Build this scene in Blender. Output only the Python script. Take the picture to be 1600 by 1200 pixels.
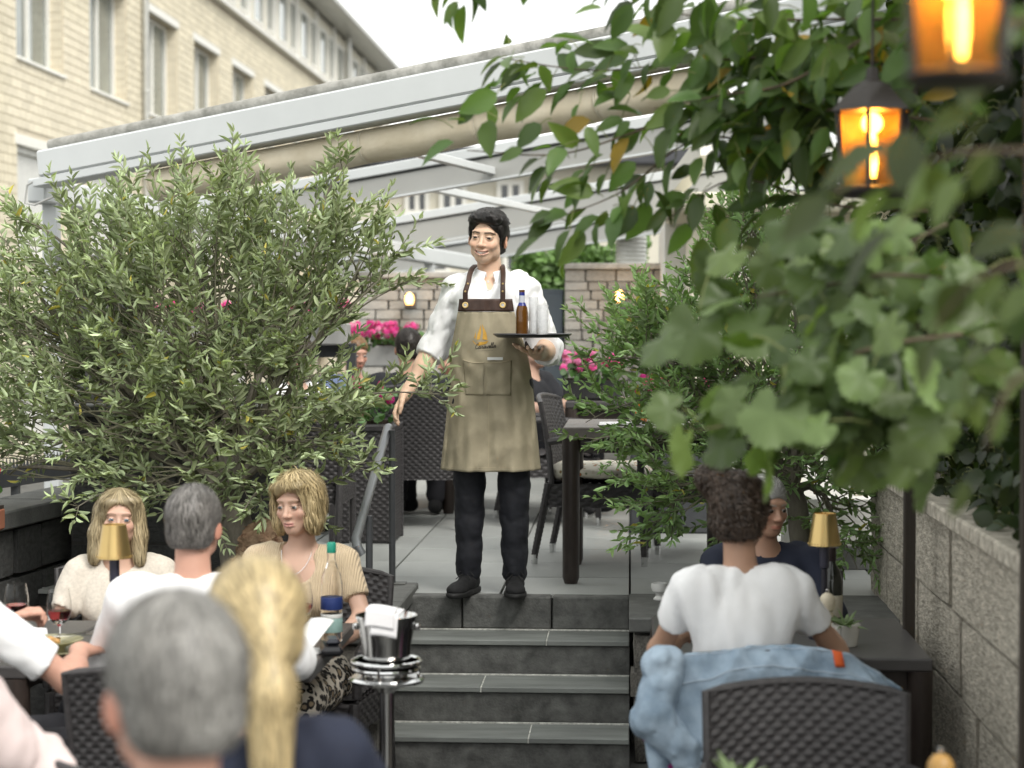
import bpy, math, random
import numpy as np
from mathutils import Vector, Matrix

for o in list(bpy.data.objects):
    bpy.data.objects.remove(o, do_unlink=True)
sc = bpy.context.scene
COL = sc.collection
rad = math.radians
random.seed(7)
RNG = np.random.default_rng(7)

# ------------------------------------------------------------------ camera
CAMZ = 1.89          # eye height above the lower dining court
TZ = 0.62            # height of the upper terrace
FPX = 3111.0         # 70 mm lens on a 36 mm sensor, in 1600 px wide units
YAW, PITCH = rad(3.4), rad(-1.84)
cam_data = bpy.data.cameras.new('camera')
cam_data.lens = 70.0
cam_data.sensor_width = 36.0
cam_data.clip_start = 0.1
cam_data.clip_end = 600.0
cam_data.dof.use_dof = True
cam_data.dof.focus_distance = 9.0
cam_data.dof.aperture_fstop = 2.4
cam_data.dof.aperture_blades = 9
cam = bpy.data.objects.new('camera', cam_data)
cam.location = (0, 0, CAMZ)
cam.rotation_euler = (math.pi / 2 + PITCH, 0, YAW)
COL.objects.link(cam)
sc.camera = cam

# ------------------------------------------------------------------ sky, sun, exposure
SUN_EL, SUN_AZ = rad(48), rad(140)      # azimuth measured from +Y towards +X
world = bpy.data.worlds.new('World')
sc.world = world
world.use_nodes = True
wn, wl = world.node_tree.nodes, world.node_tree.links
wn.clear()
w_out = wn.new('ShaderNodeOutputWorld')
w_bg = wn.new('ShaderNodeBackground')
w_sky = wn.new('ShaderNodeTexSky')
w_sky.sky_type = 'NISHITA'
w_sky.sun_disc = False
w_sky.sun_elevation = SUN_EL
w_sky.sun_rotation = SUN_AZ
w_sky.air_density = 1.0
w_sky.dust_density = 1.0
w_sky.ozone_density = 1.0
w_hsv = wn.new('ShaderNodeHueSaturation')      # thin bright overcast: nearly white
w_hsv.inputs['Saturation'].default_value = 0.12
w_bg.inputs['Strength'].default_value = 0.15
wl.new(w_sky.outputs['Color'], w_hsv.inputs['Color'])
w_tint = wn.new('ShaderNodeMix'); w_tint.data_type = 'RGBA'; w_tint.blend_type = 'MULTIPLY'
w_tint.inputs[0].default_value = 1.0
w_tint.inputs[7].default_value = (1.0, 0.995, 0.975, 1)
w_cloud = wn.new('ShaderNodeMix'); w_cloud.data_type = 'RGBA'      # an even cloud veil over the clear sky
w_cloud.inputs[0].default_value = 0.75
w_cloud.inputs[7].default_value = (5.0, 5.1, 5.05, 1)
wl.new(w_hsv.outputs['Color'], w_cloud.inputs[6])
wl.new(w_cloud.outputs[2], w_tint.inputs[6])
wl.new(w_tint.outputs[2], w_bg.inputs['Color'])
wl.new(w_bg.outputs['Background'], w_out.inputs['Surface'])

sun_data = bpy.data.lights.new('sun', 'SUN')
sun_data.energy = 1.45
sun_data.angle = rad(25)
sun_data.color = (1.0, 0.96, 0.90)
sun = bpy.data.objects.new('sun', sun_data)
sd = Vector((math.sin(SUN_AZ) * math.cos(SUN_EL), math.cos(SUN_AZ) * math.cos(SUN_EL), math.sin(SUN_EL)))
sun.rotation_euler = sd.to_track_quat('Z', 'Y').to_euler()
sun.location = (0, 0, 30)
COL.objects.link(sun)

sc.view_settings.view_transform = 'Standard'
sc.view_settings.look = 'None'
sc.view_settings.gamma = 1.0
sc.view_settings.use_curve_mapping = False
sc.view_settings.exposure = 1.15
sc.render.engine = 'CYCLES'
sc.cycles.use_denoising = True
sc.cycles.max_bounces = 8
sc.cycles.transparent_max_bounces = 12
sc.cycles.sample_clamp_indirect = 6.0
sc.cycles.caustics_reflective = False
sc.cycles.caustics_refractive = False

# ------------------------------------------------------------------ helpers
_cy, _sy, _cp, _sp = math.cos(YAW), math.sin(YAW), math.cos(PITCH), math.sin(PITCH)

def at(px, py, Y):
    """world point on the plane y = Y seen at (px, py) of the 1600 x 1200 photograph"""
    a, b = (px - 800) / FPX, (600 - py) / FPX
    fx, fy, fz = a, _cp - b * _sp, _sp + b * _cp          # camera yaw 0
    dx, dy = fx * _cy - fy * _sy, fx * _sy + fy * _cy
    t = Y / dy
    return Vector((dx * t, Y, CAMZ + fz * t))

def link(name, data=None, parent=None, loc=None, rot=None, scale=None):
    o = bpy.data.objects.new(name, data)
    COL.objects.link(o)
    if parent is not None: o.parent = parent
    if loc is not None: o.location = loc
    if rot is not None: o.rotation_euler = rot
    if scale is not None: o.scale = scale
    return o

def tag(o, label=None, cat=None, group=None, kind=None):
    if label: o['label'] = label
    if cat: o['category'] = cat
    if group: o['group'] = group
    if kind: o['kind'] = kind
    return o

def thing(name, label, cat, loc=(0, 0, 0), rz=0.0, group=None):
    return tag(link(name, None, None, loc, (0, 0, rz)), label, cat, group, 'thing')

def dup(root, loc=None, rz=None, label=None, parent=None):
    c = root.copy(); COL.objects.link(c); c.parent = parent
    if loc is not None: c.location = loc
    if rz is not None: c.rotation_euler = (0, 0, rz)
    if label: c['label'] = label
    for ch in list(root.children):
        dup(ch, parent=c)
    return c

def np_mesh(name, V, polys, col=None, smooth=True, sharp=None):
    """V (n,3) array; polys: list of (m,k) index arrays"""
    me = bpy.data.meshes.new(name)
    V = np.ascontiguousarray(V, dtype=np.float32)
    polys = [np.asarray(p, dtype=np.int32) for p in polys if len(p)]
    me.vertices.add(len(V)); me.vertices.foreach_set('co', V.ravel())
    loops = np.concatenate([p.ravel() for p in polys])
    sizes = np.concatenate([np.full(len(p), p.shape[1], np.int32) for p in polys])
    starts = np.concatenate([[0], np.cumsum(sizes)[:-1]]).astype(np.int32)
    me.loops.add(len(loops)); me.loops.foreach_set('vertex_index', loops)
    me.polygons.add(len(sizes)); me.polygons.foreach_set('loop_start', starts)
    me.polygons.foreach_set('loop_total', sizes)
    me.polygons.foreach_set('use_smooth', np.full(len(sizes), smooth))
    me.update(calc_edges=True)
    if col is not None:
        ca = me.color_attributes.new('Col', 'FLOAT_COLOR', 'POINT')
        c4 = np.ones((len(V), 4), np.float32); c4[:, :3] = col
        ca.data.foreach_set('color', c4.ravel())
    me.validate()
    if sharp is not None and smooth:
        me.set_sharp_from_angle(angle=rad(sharp))
    return me

class G:
    """collects shapes of ONE part into one mesh"""
    def __init__(s): s.v, s.f, s.c, s.cur = [], [], [], (1, 1, 1)
    def _add(s, vs, fs):
        n = len(s.v); s.v += [tuple(map(float, p)) for p in vs]; s.c += [s.cur] * len(vs)
        s.f += [tuple(i + n for i in f) for f in fs]
        return s
    def color(s, c): s.cur = c; return s
    def box(s, c, d, bev=0.0, R=None):
        x, y, z = d[0] / 2, d[1] / 2, d[2] / 2
        if bev <= 0:
            vs = [(a * x, b * y, e * z) for e in (-1, 1) for b in (-1, 1) for a in (-1, 1)]
            fs = [(0, 2, 3, 1), (4, 5, 7, 6), (0, 1, 5, 4), (2, 6, 7, 3), (0, 4, 6, 2), (1, 3, 7, 5)]
        else:
            b = min(bev, x * .9, y * .9, z * .9); vs = []; fs = []
            idx = {}
            for e in (-1, 1):
                for q in (-1, 1):
                    for a in (-1, 1):
                        for k in range(3):
                            p = [a * (x - (b if k != 0 else 0)), q * (y - (b if k != 1 else 0)), e * (z - (b if k != 2 else 0))]
                            idx[(a, q, e, k)] = len(vs); vs.append(p)
            I = lambda a, q, e, k: idx[(a, q, e, k)]
            for sgn in (-1, 1):
                fs.append(tuple(I(sgn, q, e, 0) for q, e in ((-1, -1), (1, -1), (1, 1), (-1, 1))[::sgn]))
                fs.append(tuple(I(a, sgn, e, 1) for a, e in ((-1, -1), (-1, 1), (1, 1), (1, -1))[::sgn]))
                fs.append(tuple(I(a, q, sgn, 2) for a, q in ((-1, -1), (1, -1), (1, 1), (-1, 1))[::sgn]))
            for s1 in (-1, 1):
                for s2 in (-1, 1):
                    o1 = 1 if s1 * s2 > 0 else -1
                    fs.append((I(s1, s2, -1, 0), I(s1, s2, -1, 1), I(s1, s2, 1, 1), I(s1, s2, 1, 0))[::o1])
                    fs.append((I(s1, -1, s2, 2), I(s1, -1, s2, 0), I(s1, 1, s2, 0), I(s1, 1, s2, 2))[::o1])
                    fs.append((I(-1, s1, s2, 1), I(-1, s1, s2, 2), I(1, s1, s2, 2), I(1, s1, s2, 1))[::o1])
                    for s3 in (-1, 1):
                        fs.append((I(s1, s2, s3, 0), I(s1, s2, s3, 1), I(s1, s2, s3, 2))[::(1 if s1 * s2 * s3 > 0 else -1)])
        if R is not None: vs = [R @ Vector(p) for p in vs]
        return s._add([(p[0] + c[0], p[1] + c[1], p[2] + c[2]) for p in vs], fs)
    def bar(s, a, b, w, h, bev=0.0, up=(0, 0, 1)):
        a, b = Vector(a), Vector(b); d = b - a; L = d.length; d.normalize()
        x = d.cross(Vector(up)); x.normalize(); z = x.cross(d)
        R = Matrix((x, d, z)).transposed()
        return s.box((a + b) / 2, (w, L, h), bev, R)
    def tube(s, pts, r, n=8, caps=True, flat=1.0):
        pts = [Vector(p) for p in pts]; m = len(pts)
        rs = [r] * m if not hasattr(r, '__len__') else list(r)
        vs, fs = [], []; prev = None
        for i, p in enumerate(pts):
            t = (pts[min(i + 1, m - 1)] - pts[max(i - 1, 0)]); t.normalize()
            if prev is None:
                u = t.cross(Vector((0, 0, 1)))
                if u.length < 1e-3: u = t.cross(Vector((0, 1, 0)))
            else:
                u = prev - t * prev.dot(t)
            u.normalize(); prev = u; w = t.cross(u)
            for k in range(n):
                a = 2 * math.pi * k / n
                vs.append(p + u * (math.cos(a) * rs[i]) + w * (math.sin(a) * rs[i] * flat))
        for i in range(m - 1):
            for k in range(n):
                k2 = (k + 1) % n
                fs.append((i * n + k, i * n + k2, (i + 1) * n + k2, (i + 1) * n + k))
        if caps:
            fs.append(tuple(range(n))[::-1]); fs.append(tuple((m - 1) * n + k for k in range(n)))
        return s._add(vs, fs)
    def lathe(s, prof, n=24, c=(0, 0, 0), sx=1.0, sy=1.0):
        vs, fs = [], []
        for (r, z) in prof:
            for k in range(n):
                a = 2 * math.pi * k / n
                vs.append((c[0] + r * math.cos(a) * sx, c[1] + r * math.sin(a) * sy, c[2] + z))
        for i in range(len(prof) - 1):
            for k in range(n):
                k2 = (k + 1) % n
                fs.append((i * n + k, i * n + k2, (i + 1) * n + k2, (i + 1) * n + k))
        if prof[0][0] > 1e-6: fs.append(tuple(range(n))[::-1])
        if prof[-1][0] > 1e-6: fs.append(tuple((len(prof) - 1) * n + k for k in range(n)))
        return s._add(vs, fs)
    def grid(s, fn, nu, nv, wrap=False):
        vs = [fn(i / (nu if wrap else nu - 1), j / (nv - 1)) for j in range(nv) for i in range(nu)]
        fs = []
        for j in range(nv - 1):
            for i in range(nu if wrap else nu - 1):
                i2 = (i + 1) % nu
                fs.append((j * nu + i, j * nu + i2, (j + 1) * nu + i2, (j + 1) * nu + i))
        return s._add(vs, fs)
    def sheet(s, fn, nu, nv, th):
        """grid with a real thickness: fn(u, v) -> point; offset along the numeric normal"""
        P = [[Vector(fn(i / (nu - 1), j / (nv - 1))) for i in range(nu)] for j in range(nv)]
        vs = []
        for side in (0, 1):
            for j in range(nv):
                for i in range(nu):
                    du = P[j][min(i + 1, nu - 1)] - P[j][max(i - 1, 0)]
                    dv = P[min(j + 1, nv - 1)][i] - P[max(j - 1, 0)][i]
                    n = du.cross(dv)
                    if n.length > 1e-9: n.normalize()
                    vs.append(P[j][i] + n * (th / 2 if side == 0 else -th / 2))
        N = nu * nv; fs = []
        for j in range(nv - 1):
            for i in range(nu - 1):
                a, b, c, d = j * nu + i, j * nu + i + 1, (j + 1) * nu + i + 1, (j + 1) * nu + i
                fs.append((a, b, c, d)); fs.append((N + d, N + c, N + b, N + a))
        ring = [i for i in range(nu)] + [j * nu + nu - 1 for j in range(1, nv)] + [(nv - 1) * nu + i for i in range(nu - 2, -1, -1)] + [j * nu for j in range(nv - 2, 0, -1)]
        for k in range(len(ring)):
            a, b = ring[k], ring[(k + 1) % len(ring)]
            fs.append((b, a, N + a, N + b))
        return s._add(vs, fs)
    def poly(s, pts, th, nrm=(0, -1, 0)):
        """flat outline extruded by th along nrm"""
        n = len(pts); nv = Vector(nrm) * th
        vs = [Vector(p) for p in pts] + [Vector(p) - nv for p in pts]
        fs = [tuple(range(n)), tuple(range(2 * n - 1, n - 1, -1))]
        fs += [((i + 1) % n, i, n + i, n + (i + 1) % n) for i in range(n)]
        return s._add(vs, fs)
    def data(s, name, smooth=True, sharp=35, col=False):
        me = bpy.data.meshes.new(name)
        me.from_pydata(s.v, [], s.f)
        if col:
            ca = me.color_attributes.new('Col', 'FLOAT_COLOR', 'POINT')
            c4 = np.ones((len(s.v), 4), np.float32); c4[:, :3] = np.array(s.c)
            ca.data.foreach_set('color', c4.ravel())
        if smooth:
            me.polygons.foreach_set('use_smooth', np.ones(len(me.polygons), bool))
            me.set_sharp_from_angle(angle=rad(sharp))
        me.update()
        return me
    def build(s, name, mat, parent=None, loc=None, rot=None, smooth=True, sharp=35, col=False):
        me = s.data(name, smooth, sharp, col); me.materials.append(mat)
        return link(name, me, parent, loc, rot)

# ------------------------------------------------------------------ materials
_M = {}
def mat(name, col, rough=0.6, metal=0.0, var=0.12, scale=6.0, bump=0.0, bscale=60.0, rand=0.0, attr=False,
        spec=0.5, sss=0.0, trans=0.0, emit=None, estr=0.0, alpha=1.0, col2=None, stretch=None, ior=1.45, leaf=False, coat=0.0, sheen=0.0, detail=6.0):
    if name in _M: return _M[name]
    m = bpy.data.materials.new(name); m.use_nodes = True
    N, L = m.node_tree.nodes, m.node_tree.links
    b = N['Principled BSDF']
    b.inputs['Roughness'].default_value = rough
    b.inputs['Metallic'].default_value = metal
    b.inputs['Specular IOR Level'].default_value = spec
    b.inputs['IOR'].default_value = ior
    b.inputs['Transmission Weight'].default_value = trans
    b.inputs['Coat Weight'].default_value = coat
    b.inputs['Sheen Weight'].default_value = sheen
    b.inputs['Alpha'].default_value = alpha
    if sss > 0:
        b.inputs['Subsurface Weight'].default_value = sss
        b.inputs['Subsurface Radius'].default_value = (0.012, 0.005, 0.003)
        b.inputs['Subsurface Scale'].default_value = 1.0
    if emit:
        b.inputs['Emission Color'].default_value = (*emit, 1); b.inputs['Emission Strength'].default_value = estr
    tc = N.new('ShaderNodeTexCoord'); oi = N.new('ShaderNodeObjectInfo')
    add = N.new('ShaderNodeVectorMath'); add.operation = 'ADD'
    sc_ = N.new('ShaderNodeVectorMath'); sc_.operation = 'SCALE'; sc_.inputs['Scale'].default_value = 37.0
    cb = N.new('ShaderNodeCombineXYZ')
    for k in range(3): L.new(oi.outputs['Random'], cb.inputs[k])
    L.new(cb.outputs[0], sc_.inputs[0])
    L.new(tc.outputs['Object'], add.inputs[0]); L.new(sc_.outputs[0], add.inputs[1])
    vec = add.outputs[0]
    if stretch:
        mp = N.new('ShaderNodeMapping'); mp.inputs['Scale'].default_value = stretch
        L.new(vec, mp.inputs['Vector']); vec = mp.outputs[0]
    nz = N.new('ShaderNodeTexNoise'); nz.inputs['Scale'].default_value = scale; nz.inputs['Detail'].default_value = detail
    nz.inputs['Roughness'].default_value = 0.62
    L.new(vec, nz.inputs['Vector'])
    mx = N.new('ShaderNodeMix'); mx.data_type = 'RGBA'
    c1 = tuple(max(0, c * (1 - var)) for c in col); c2 = col2 if col2 else tuple(min(1, c * (1 + var)) for c in col)
    mx.inputs[6].default_value = (*c1, 1); mx.inputs[7].default_value = (*c2, 1)
    rmp = N.new('ShaderNodeMapRange'); rmp.inputs[1].default_value = 0.3; rmp.inputs[2].default_value = 0.7
    L.new(nz.outputs['Fac'], rmp.inputs[0]); L.new(rmp.outputs[0], mx.inputs[0])
    out = mx.outputs[2]
    if attr:
        at_ = N.new('ShaderNodeAttribute'); at_.attribute_name = 'Col'
        ml = N.new('ShaderNodeMix'); ml.data_type = 'RGBA'; ml.blend_type = 'MULTIPLY'; ml.inputs[0].default_value = 1.0
        L.new(out, ml.inputs[6]); L.new(at_.outputs['Color'], ml.inputs[7]); out = ml.outputs[2]
    if rand > 0:
        hs = N.new('ShaderNodeHueSaturation')
        mr = N.new('ShaderNodeMapRange'); mr.inputs[3].default_value = 1 - rand; mr.inputs[4].default_value = 1 + rand
        L.new(oi.outputs['Random'], mr.inputs[0]); L.new(mr.outputs[0], hs.inputs['Value']); L.new(out, hs.inputs['Color']); out = hs.outputs[0]
    L.new(out, b.inputs['Base Color'])
    if bump > 0:
        n2 = N.new('ShaderNodeTexNoise'); n2.inputs['Scale'].default_value = bscale; n2.inputs['Detail'].default_value = 5
        L.new(vec, n2.inputs['Vector'])
        bp = N.new('ShaderNodeBump'); bp.inputs['Strength'].default_value = bump; bp.inputs['Distance'].default_value = 0.01
        L.new(n2.outputs['Fac'], bp.inputs['Height']); L.new(bp.outputs[0], b.inputs['Normal'])
    if leaf:
        tr = N.new('ShaderNodeBsdfTranslucent'); ms = N.new('ShaderNodeMixShader'); ms.inputs[0].default_value = 0.32
        gm = N.new('ShaderNodeMix'); gm.data_type = 'RGBA'; gm.blend_type = 'MULTIPLY'; gm.inputs[0].default_value = 1.0
        gm.inputs[7].default_value = (1.6, 1.7, 0.7, 1)
        L.new(out, gm.inputs[6]); L.new(gm.outputs[2], tr.inputs['Color'])
        L.new(b.outputs[0], ms.inputs[1]); L.new(tr.outputs[0], ms.inputs[2])
        L.new(ms.outputs[0], N['Material Output'].inputs['Surface'])
    _M[name] = m
    return m

# ------------------------------------------------------------------ implicit surfaces for bodies and cloth
A3 = lambda *v: np.array(v, dtype=np.float64)

def rotm(yaw=0, pitch=0, roll=0):
    y, p, r = rad(yaw), rad(pitch), rad(roll)
    Rz = np.array([[math.cos(y), -math.sin(y), 0], [math.sin(y), math.cos(y), 0], [0, 0, 1]])
    Rx = np.array([[1, 0, 0], [0, math.cos(p), -math.sin(p)], [0, math.sin(p), math.cos(p)]])
    Ry = np.array([[math.cos(r), 0, math.sin(r)], [0, 1, 0], [-math.sin(r), 0, math.cos(r)]])
    return Rz @ Rx @ Ry

def axis(lo, hi, step, zones=()):
    """coordinates from lo to hi with finer steps inside the zones (a, b, step)"""
    out = [lo]
    while out[-1] < hi:
        s = step
        for a, b, st in zones:
            if a - step * .5 <= out[-1] <= b: s = min(s, st)
        out.append(out[-1] + s)
    return np.array(out)

class Field:
    def __init__(s, lo, hi, step, zones=None):
        z = zones or ((), (), ())
        s.ax = [axis(lo[i], hi[i], step, z[i]) for i in range(3)]
        s.F = np.full([len(a) for a in s.ax], 1.0, np.float32)
    def _sl(s, lo, hi):
        sl = []
        for i in range(3):
            a, b = np.searchsorted(s.ax[i], lo[i]), np.searchsorted(s.ax[i], hi[i])
            if b <= a: return None, None
            sl.append(slice(a, b))
        X = [s.ax[0][sl[0]][:, None, None], s.ax[1][sl[1]][None, :, None], s.ax[2][sl[2]][None, None, :]]
        return tuple(sl), X
    def _mix(s, sl, d, k, sub):
        f = s.F[sl]
        if sub:
            d = -d
            h = np.clip(.5 - .5 * (d - f) / k, 0, 1)
            s.F[sl] = d * (1 - h) + f * h + k * h * (1 - h)
        else:
            h = np.clip(.5 + .5 * (d - f) / k, 0, 1)
            s.F[sl] = d * (1 - h) + f * h - k * h * (1 - h)
    def cone(s, a, b, ra, rb, k=.02, sub=False):
        a, b = np.asarray(a, float), np.asarray(b, float); m = max(ra, rb) + k + .03
        sl, X = s._sl(np.minimum(a, b) - m, np.maximum(a, b) + m)
        if sl is None: return
        ab = b - a; L2 = max(float(ab @ ab), 1e-9)
        q = [X[i] - a[i] for i in range(3)]
        t = np.clip((q[0] * ab[0] + q[1] * ab[1] + q[2] * ab[2]) / L2, 0, 1)
        d = np.sqrt((q[0] - t * ab[0]) ** 2 + (q[1] - t * ab[1]) ** 2 + (q[2] - t * ab[2]) ** 2) - (ra + (rb - ra) * t)
        s._mix(sl, d, k, sub)
    def ell(s, c, r, R=None, k=.02, sub=False):
        c = np.asarray(c, float); r = np.asarray(r, float); m = r.max() + k + .03
        sl, X = s._sl(c - m, c + m)
        if sl is None: return
        q = [X[i] - c[i] for i in range(3)]
        if R is not None:
            q = [R[0, j] * q[0] + R[1, j] * q[1] + R[2, j] * q[2] for j in range(3)]
        k0 = np.sqrt((q[0] / r[0]) ** 2 + (q[1] / r[1]) ** 2 + (q[2] / r[2]) ** 2)
        k1 = np.sqrt((q[0] / r[0] ** 2) ** 2 + (q[1] / r[1] ** 2) ** 2 + (q[2] / r[2] ** 2) ** 2)
        s._mix(sl, k0 * (k0 - 1) / np.maximum(k1, 1e-6), k, sub)
    def below(s, z):                      # cut away what lies under z
        s.F = np.maximum(s.F, (z - s.ax[2])[None, None, :].astype(np.float32))
    def half(s, p, n):                    # cut away what lies on the n side of the plane through p
        X = [s.ax[0][:, None, None], s.ax[1][None, :, None], s.ax[2][None, None, :]]
        s.F = np.maximum(s.F, sum((X[i] - p[i]) * n[i] for i in range(3)).astype(np.float32))
    def wrinkle(s, amp, freq, seed=0, stretch=(1, 1, 1)):
        r = np.random.default_rng(seed)
        X = [s.ax[i].reshape([-1 if j == i else 1 for j in range(3)]) * stretch[i] for i in range(3)]
        w = 0
        for o in range(4):
            d = r.normal(size=3); d /= np.linalg.norm(d); f = freq * (1.0 + .55 * o)
            d2 = r.normal(size=3); ph = r.uniform(0, 6.28, 2)
            warp = 1.1 * np.sin((X[0] * d2[0] + X[1] * d2[1] + X[2] * d2[2]) * f * .45 + ph[0])
            w = w + (1 - 2 * np.abs(np.sin((X[0] * d[0] + X[1] * d[1] + X[2] * d[2]) * f * .5 + warp + ph[1]))) / (1 + .5 * o)
        s.F = (s.F + amp * .5 * w).astype(np.float32)
    def sample(s, P):
        idx, fr = [], []
        for i in range(3):
            a = s.ax[i]; j = np.clip(np.searchsorted(a, P[:, i]) - 1, 0, len(a) - 2)
            idx.append(j); fr.append(np.clip((P[:, i] - a[j]) / (a[j + 1] - a[j]), 0, 1))
        out = 0
        for dx in (0, 1):
            for dy in (0, 1):
                for dz in (0, 1):
                    w = (fr[0] if dx else 1 - fr[0]) * (fr[1] if dy else 1 - fr[1]) * (fr[2] if dz else 1 - fr[2])
                    out = out + w * s.F[idx[0] + dx, idx[1] + dy, idx[2] + dz]
        return out
    def grad(s, P, e=.004):
        g = np.stack([s.sample(P + np.eye(3)[i] * e) - s.sample(P - np.eye(3)[i] * e) for i in range(3)], 1)
        return g / np.maximum(np.linalg.norm(g, axis=1, keepdims=True), 1e-9)
    def extract(s):
        F = s.F.copy()
        F[0] = F[-1] = 1; F[:, 0] = F[:, -1] = 1; F[:, :, 0] = F[:, :, -1] = 1
        S = F < 0
        n = [x - 1 for x in F.shape]
        cnt = np.zeros(n, np.int8)
        for dx in (0, 1):
            for dy in (0, 1):
                for dz in (0, 1):
                    cnt += S[dx:dx + n[0], dy:dy + n[1], dz:dz + n[2]]
        act = (cnt > 0) & (cnt < 8)
        I = np.nonzero(act); N = len(I[0])
        vid = np.full(n, -1, np.int32); vid[I] = np.arange(N)
        acc = np.zeros((N, 3)); num = np.zeros(N)
        for a in range(3):
            o = [q for q in range(3) if q != a]
            for u in (0, 1):
                for v in (0, 1):
                    i0 = [I[0], I[1], I[2]]; i0[o[0]] = i0[o[0]] + u; i0[o[1]] = i0[o[1]] + v
                    i1 = list(i0); i1[a] = i1[a] + 1
                    f0, f1 = F[tuple(i0)], F[tuple(i1)]
                    mk = (f0 < 0) != (f1 < 0)
                    t = np.where(mk, f0 / np.where(mk, f0 - f1, 1), 0)
                    p = np.stack([s.ax[q][i0[q]] for q in range(3)], 1)
                    p[:, a] += t * (s.ax[a][i1[a]] - s.ax[a][i0[a]])
                    acc += p * mk[:, None]; num += mk
        V = acc / num[:, None]
        Q = []
        for a in range(3):
            b, c = (a + 1) % 3, (a + 2) % 3
            lo = [slice(None)] * 3; hi = [slice(None)] * 3
            lo[a], hi[a] = slice(0, -1), slice(1, None)
            for q in (b, c): lo[q] = hi[q] = slice(1, -1)
            s0, s1 = S[tuple(lo)], S[tuple(hi)]
            E = np.nonzero(s0 != s1); fl = s0[E]
            base = [E[0], E[1], E[2]]; base[b] = base[b] + 1; base[c] = base[c] + 1
            def cell(db, dc):
                q = list(base); q[b] = q[b] - db; q[c] = q[c] - dc
                return vid[tuple(q)]
            q4 = np.stack([cell(1, 1), cell(0, 1), cell(0, 0), cell(1, 0)], 1)
            q4[~fl] = q4[~fl][:, ::-1]
            Q.append(q4)
        return V, np.concatenate(Q)

def smooth_verts(V, Q, it=1, lam=.5):
    for _ in range(it):
        S = np.zeros_like(V); c = np.zeros(len(V))
        for k in range(4):
            a, b = Q[:, k], Q[:, (k + 1) % 4]
            np.add.at(S, a, V[b]); np.add.at(c, a, 1)
            np.add.at(S, b, V[a]); np.add.at(c, b, 1)
        V = V * (1 - lam) + lam * S / np.maximum(c, 1)[:, None]
    return V

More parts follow.
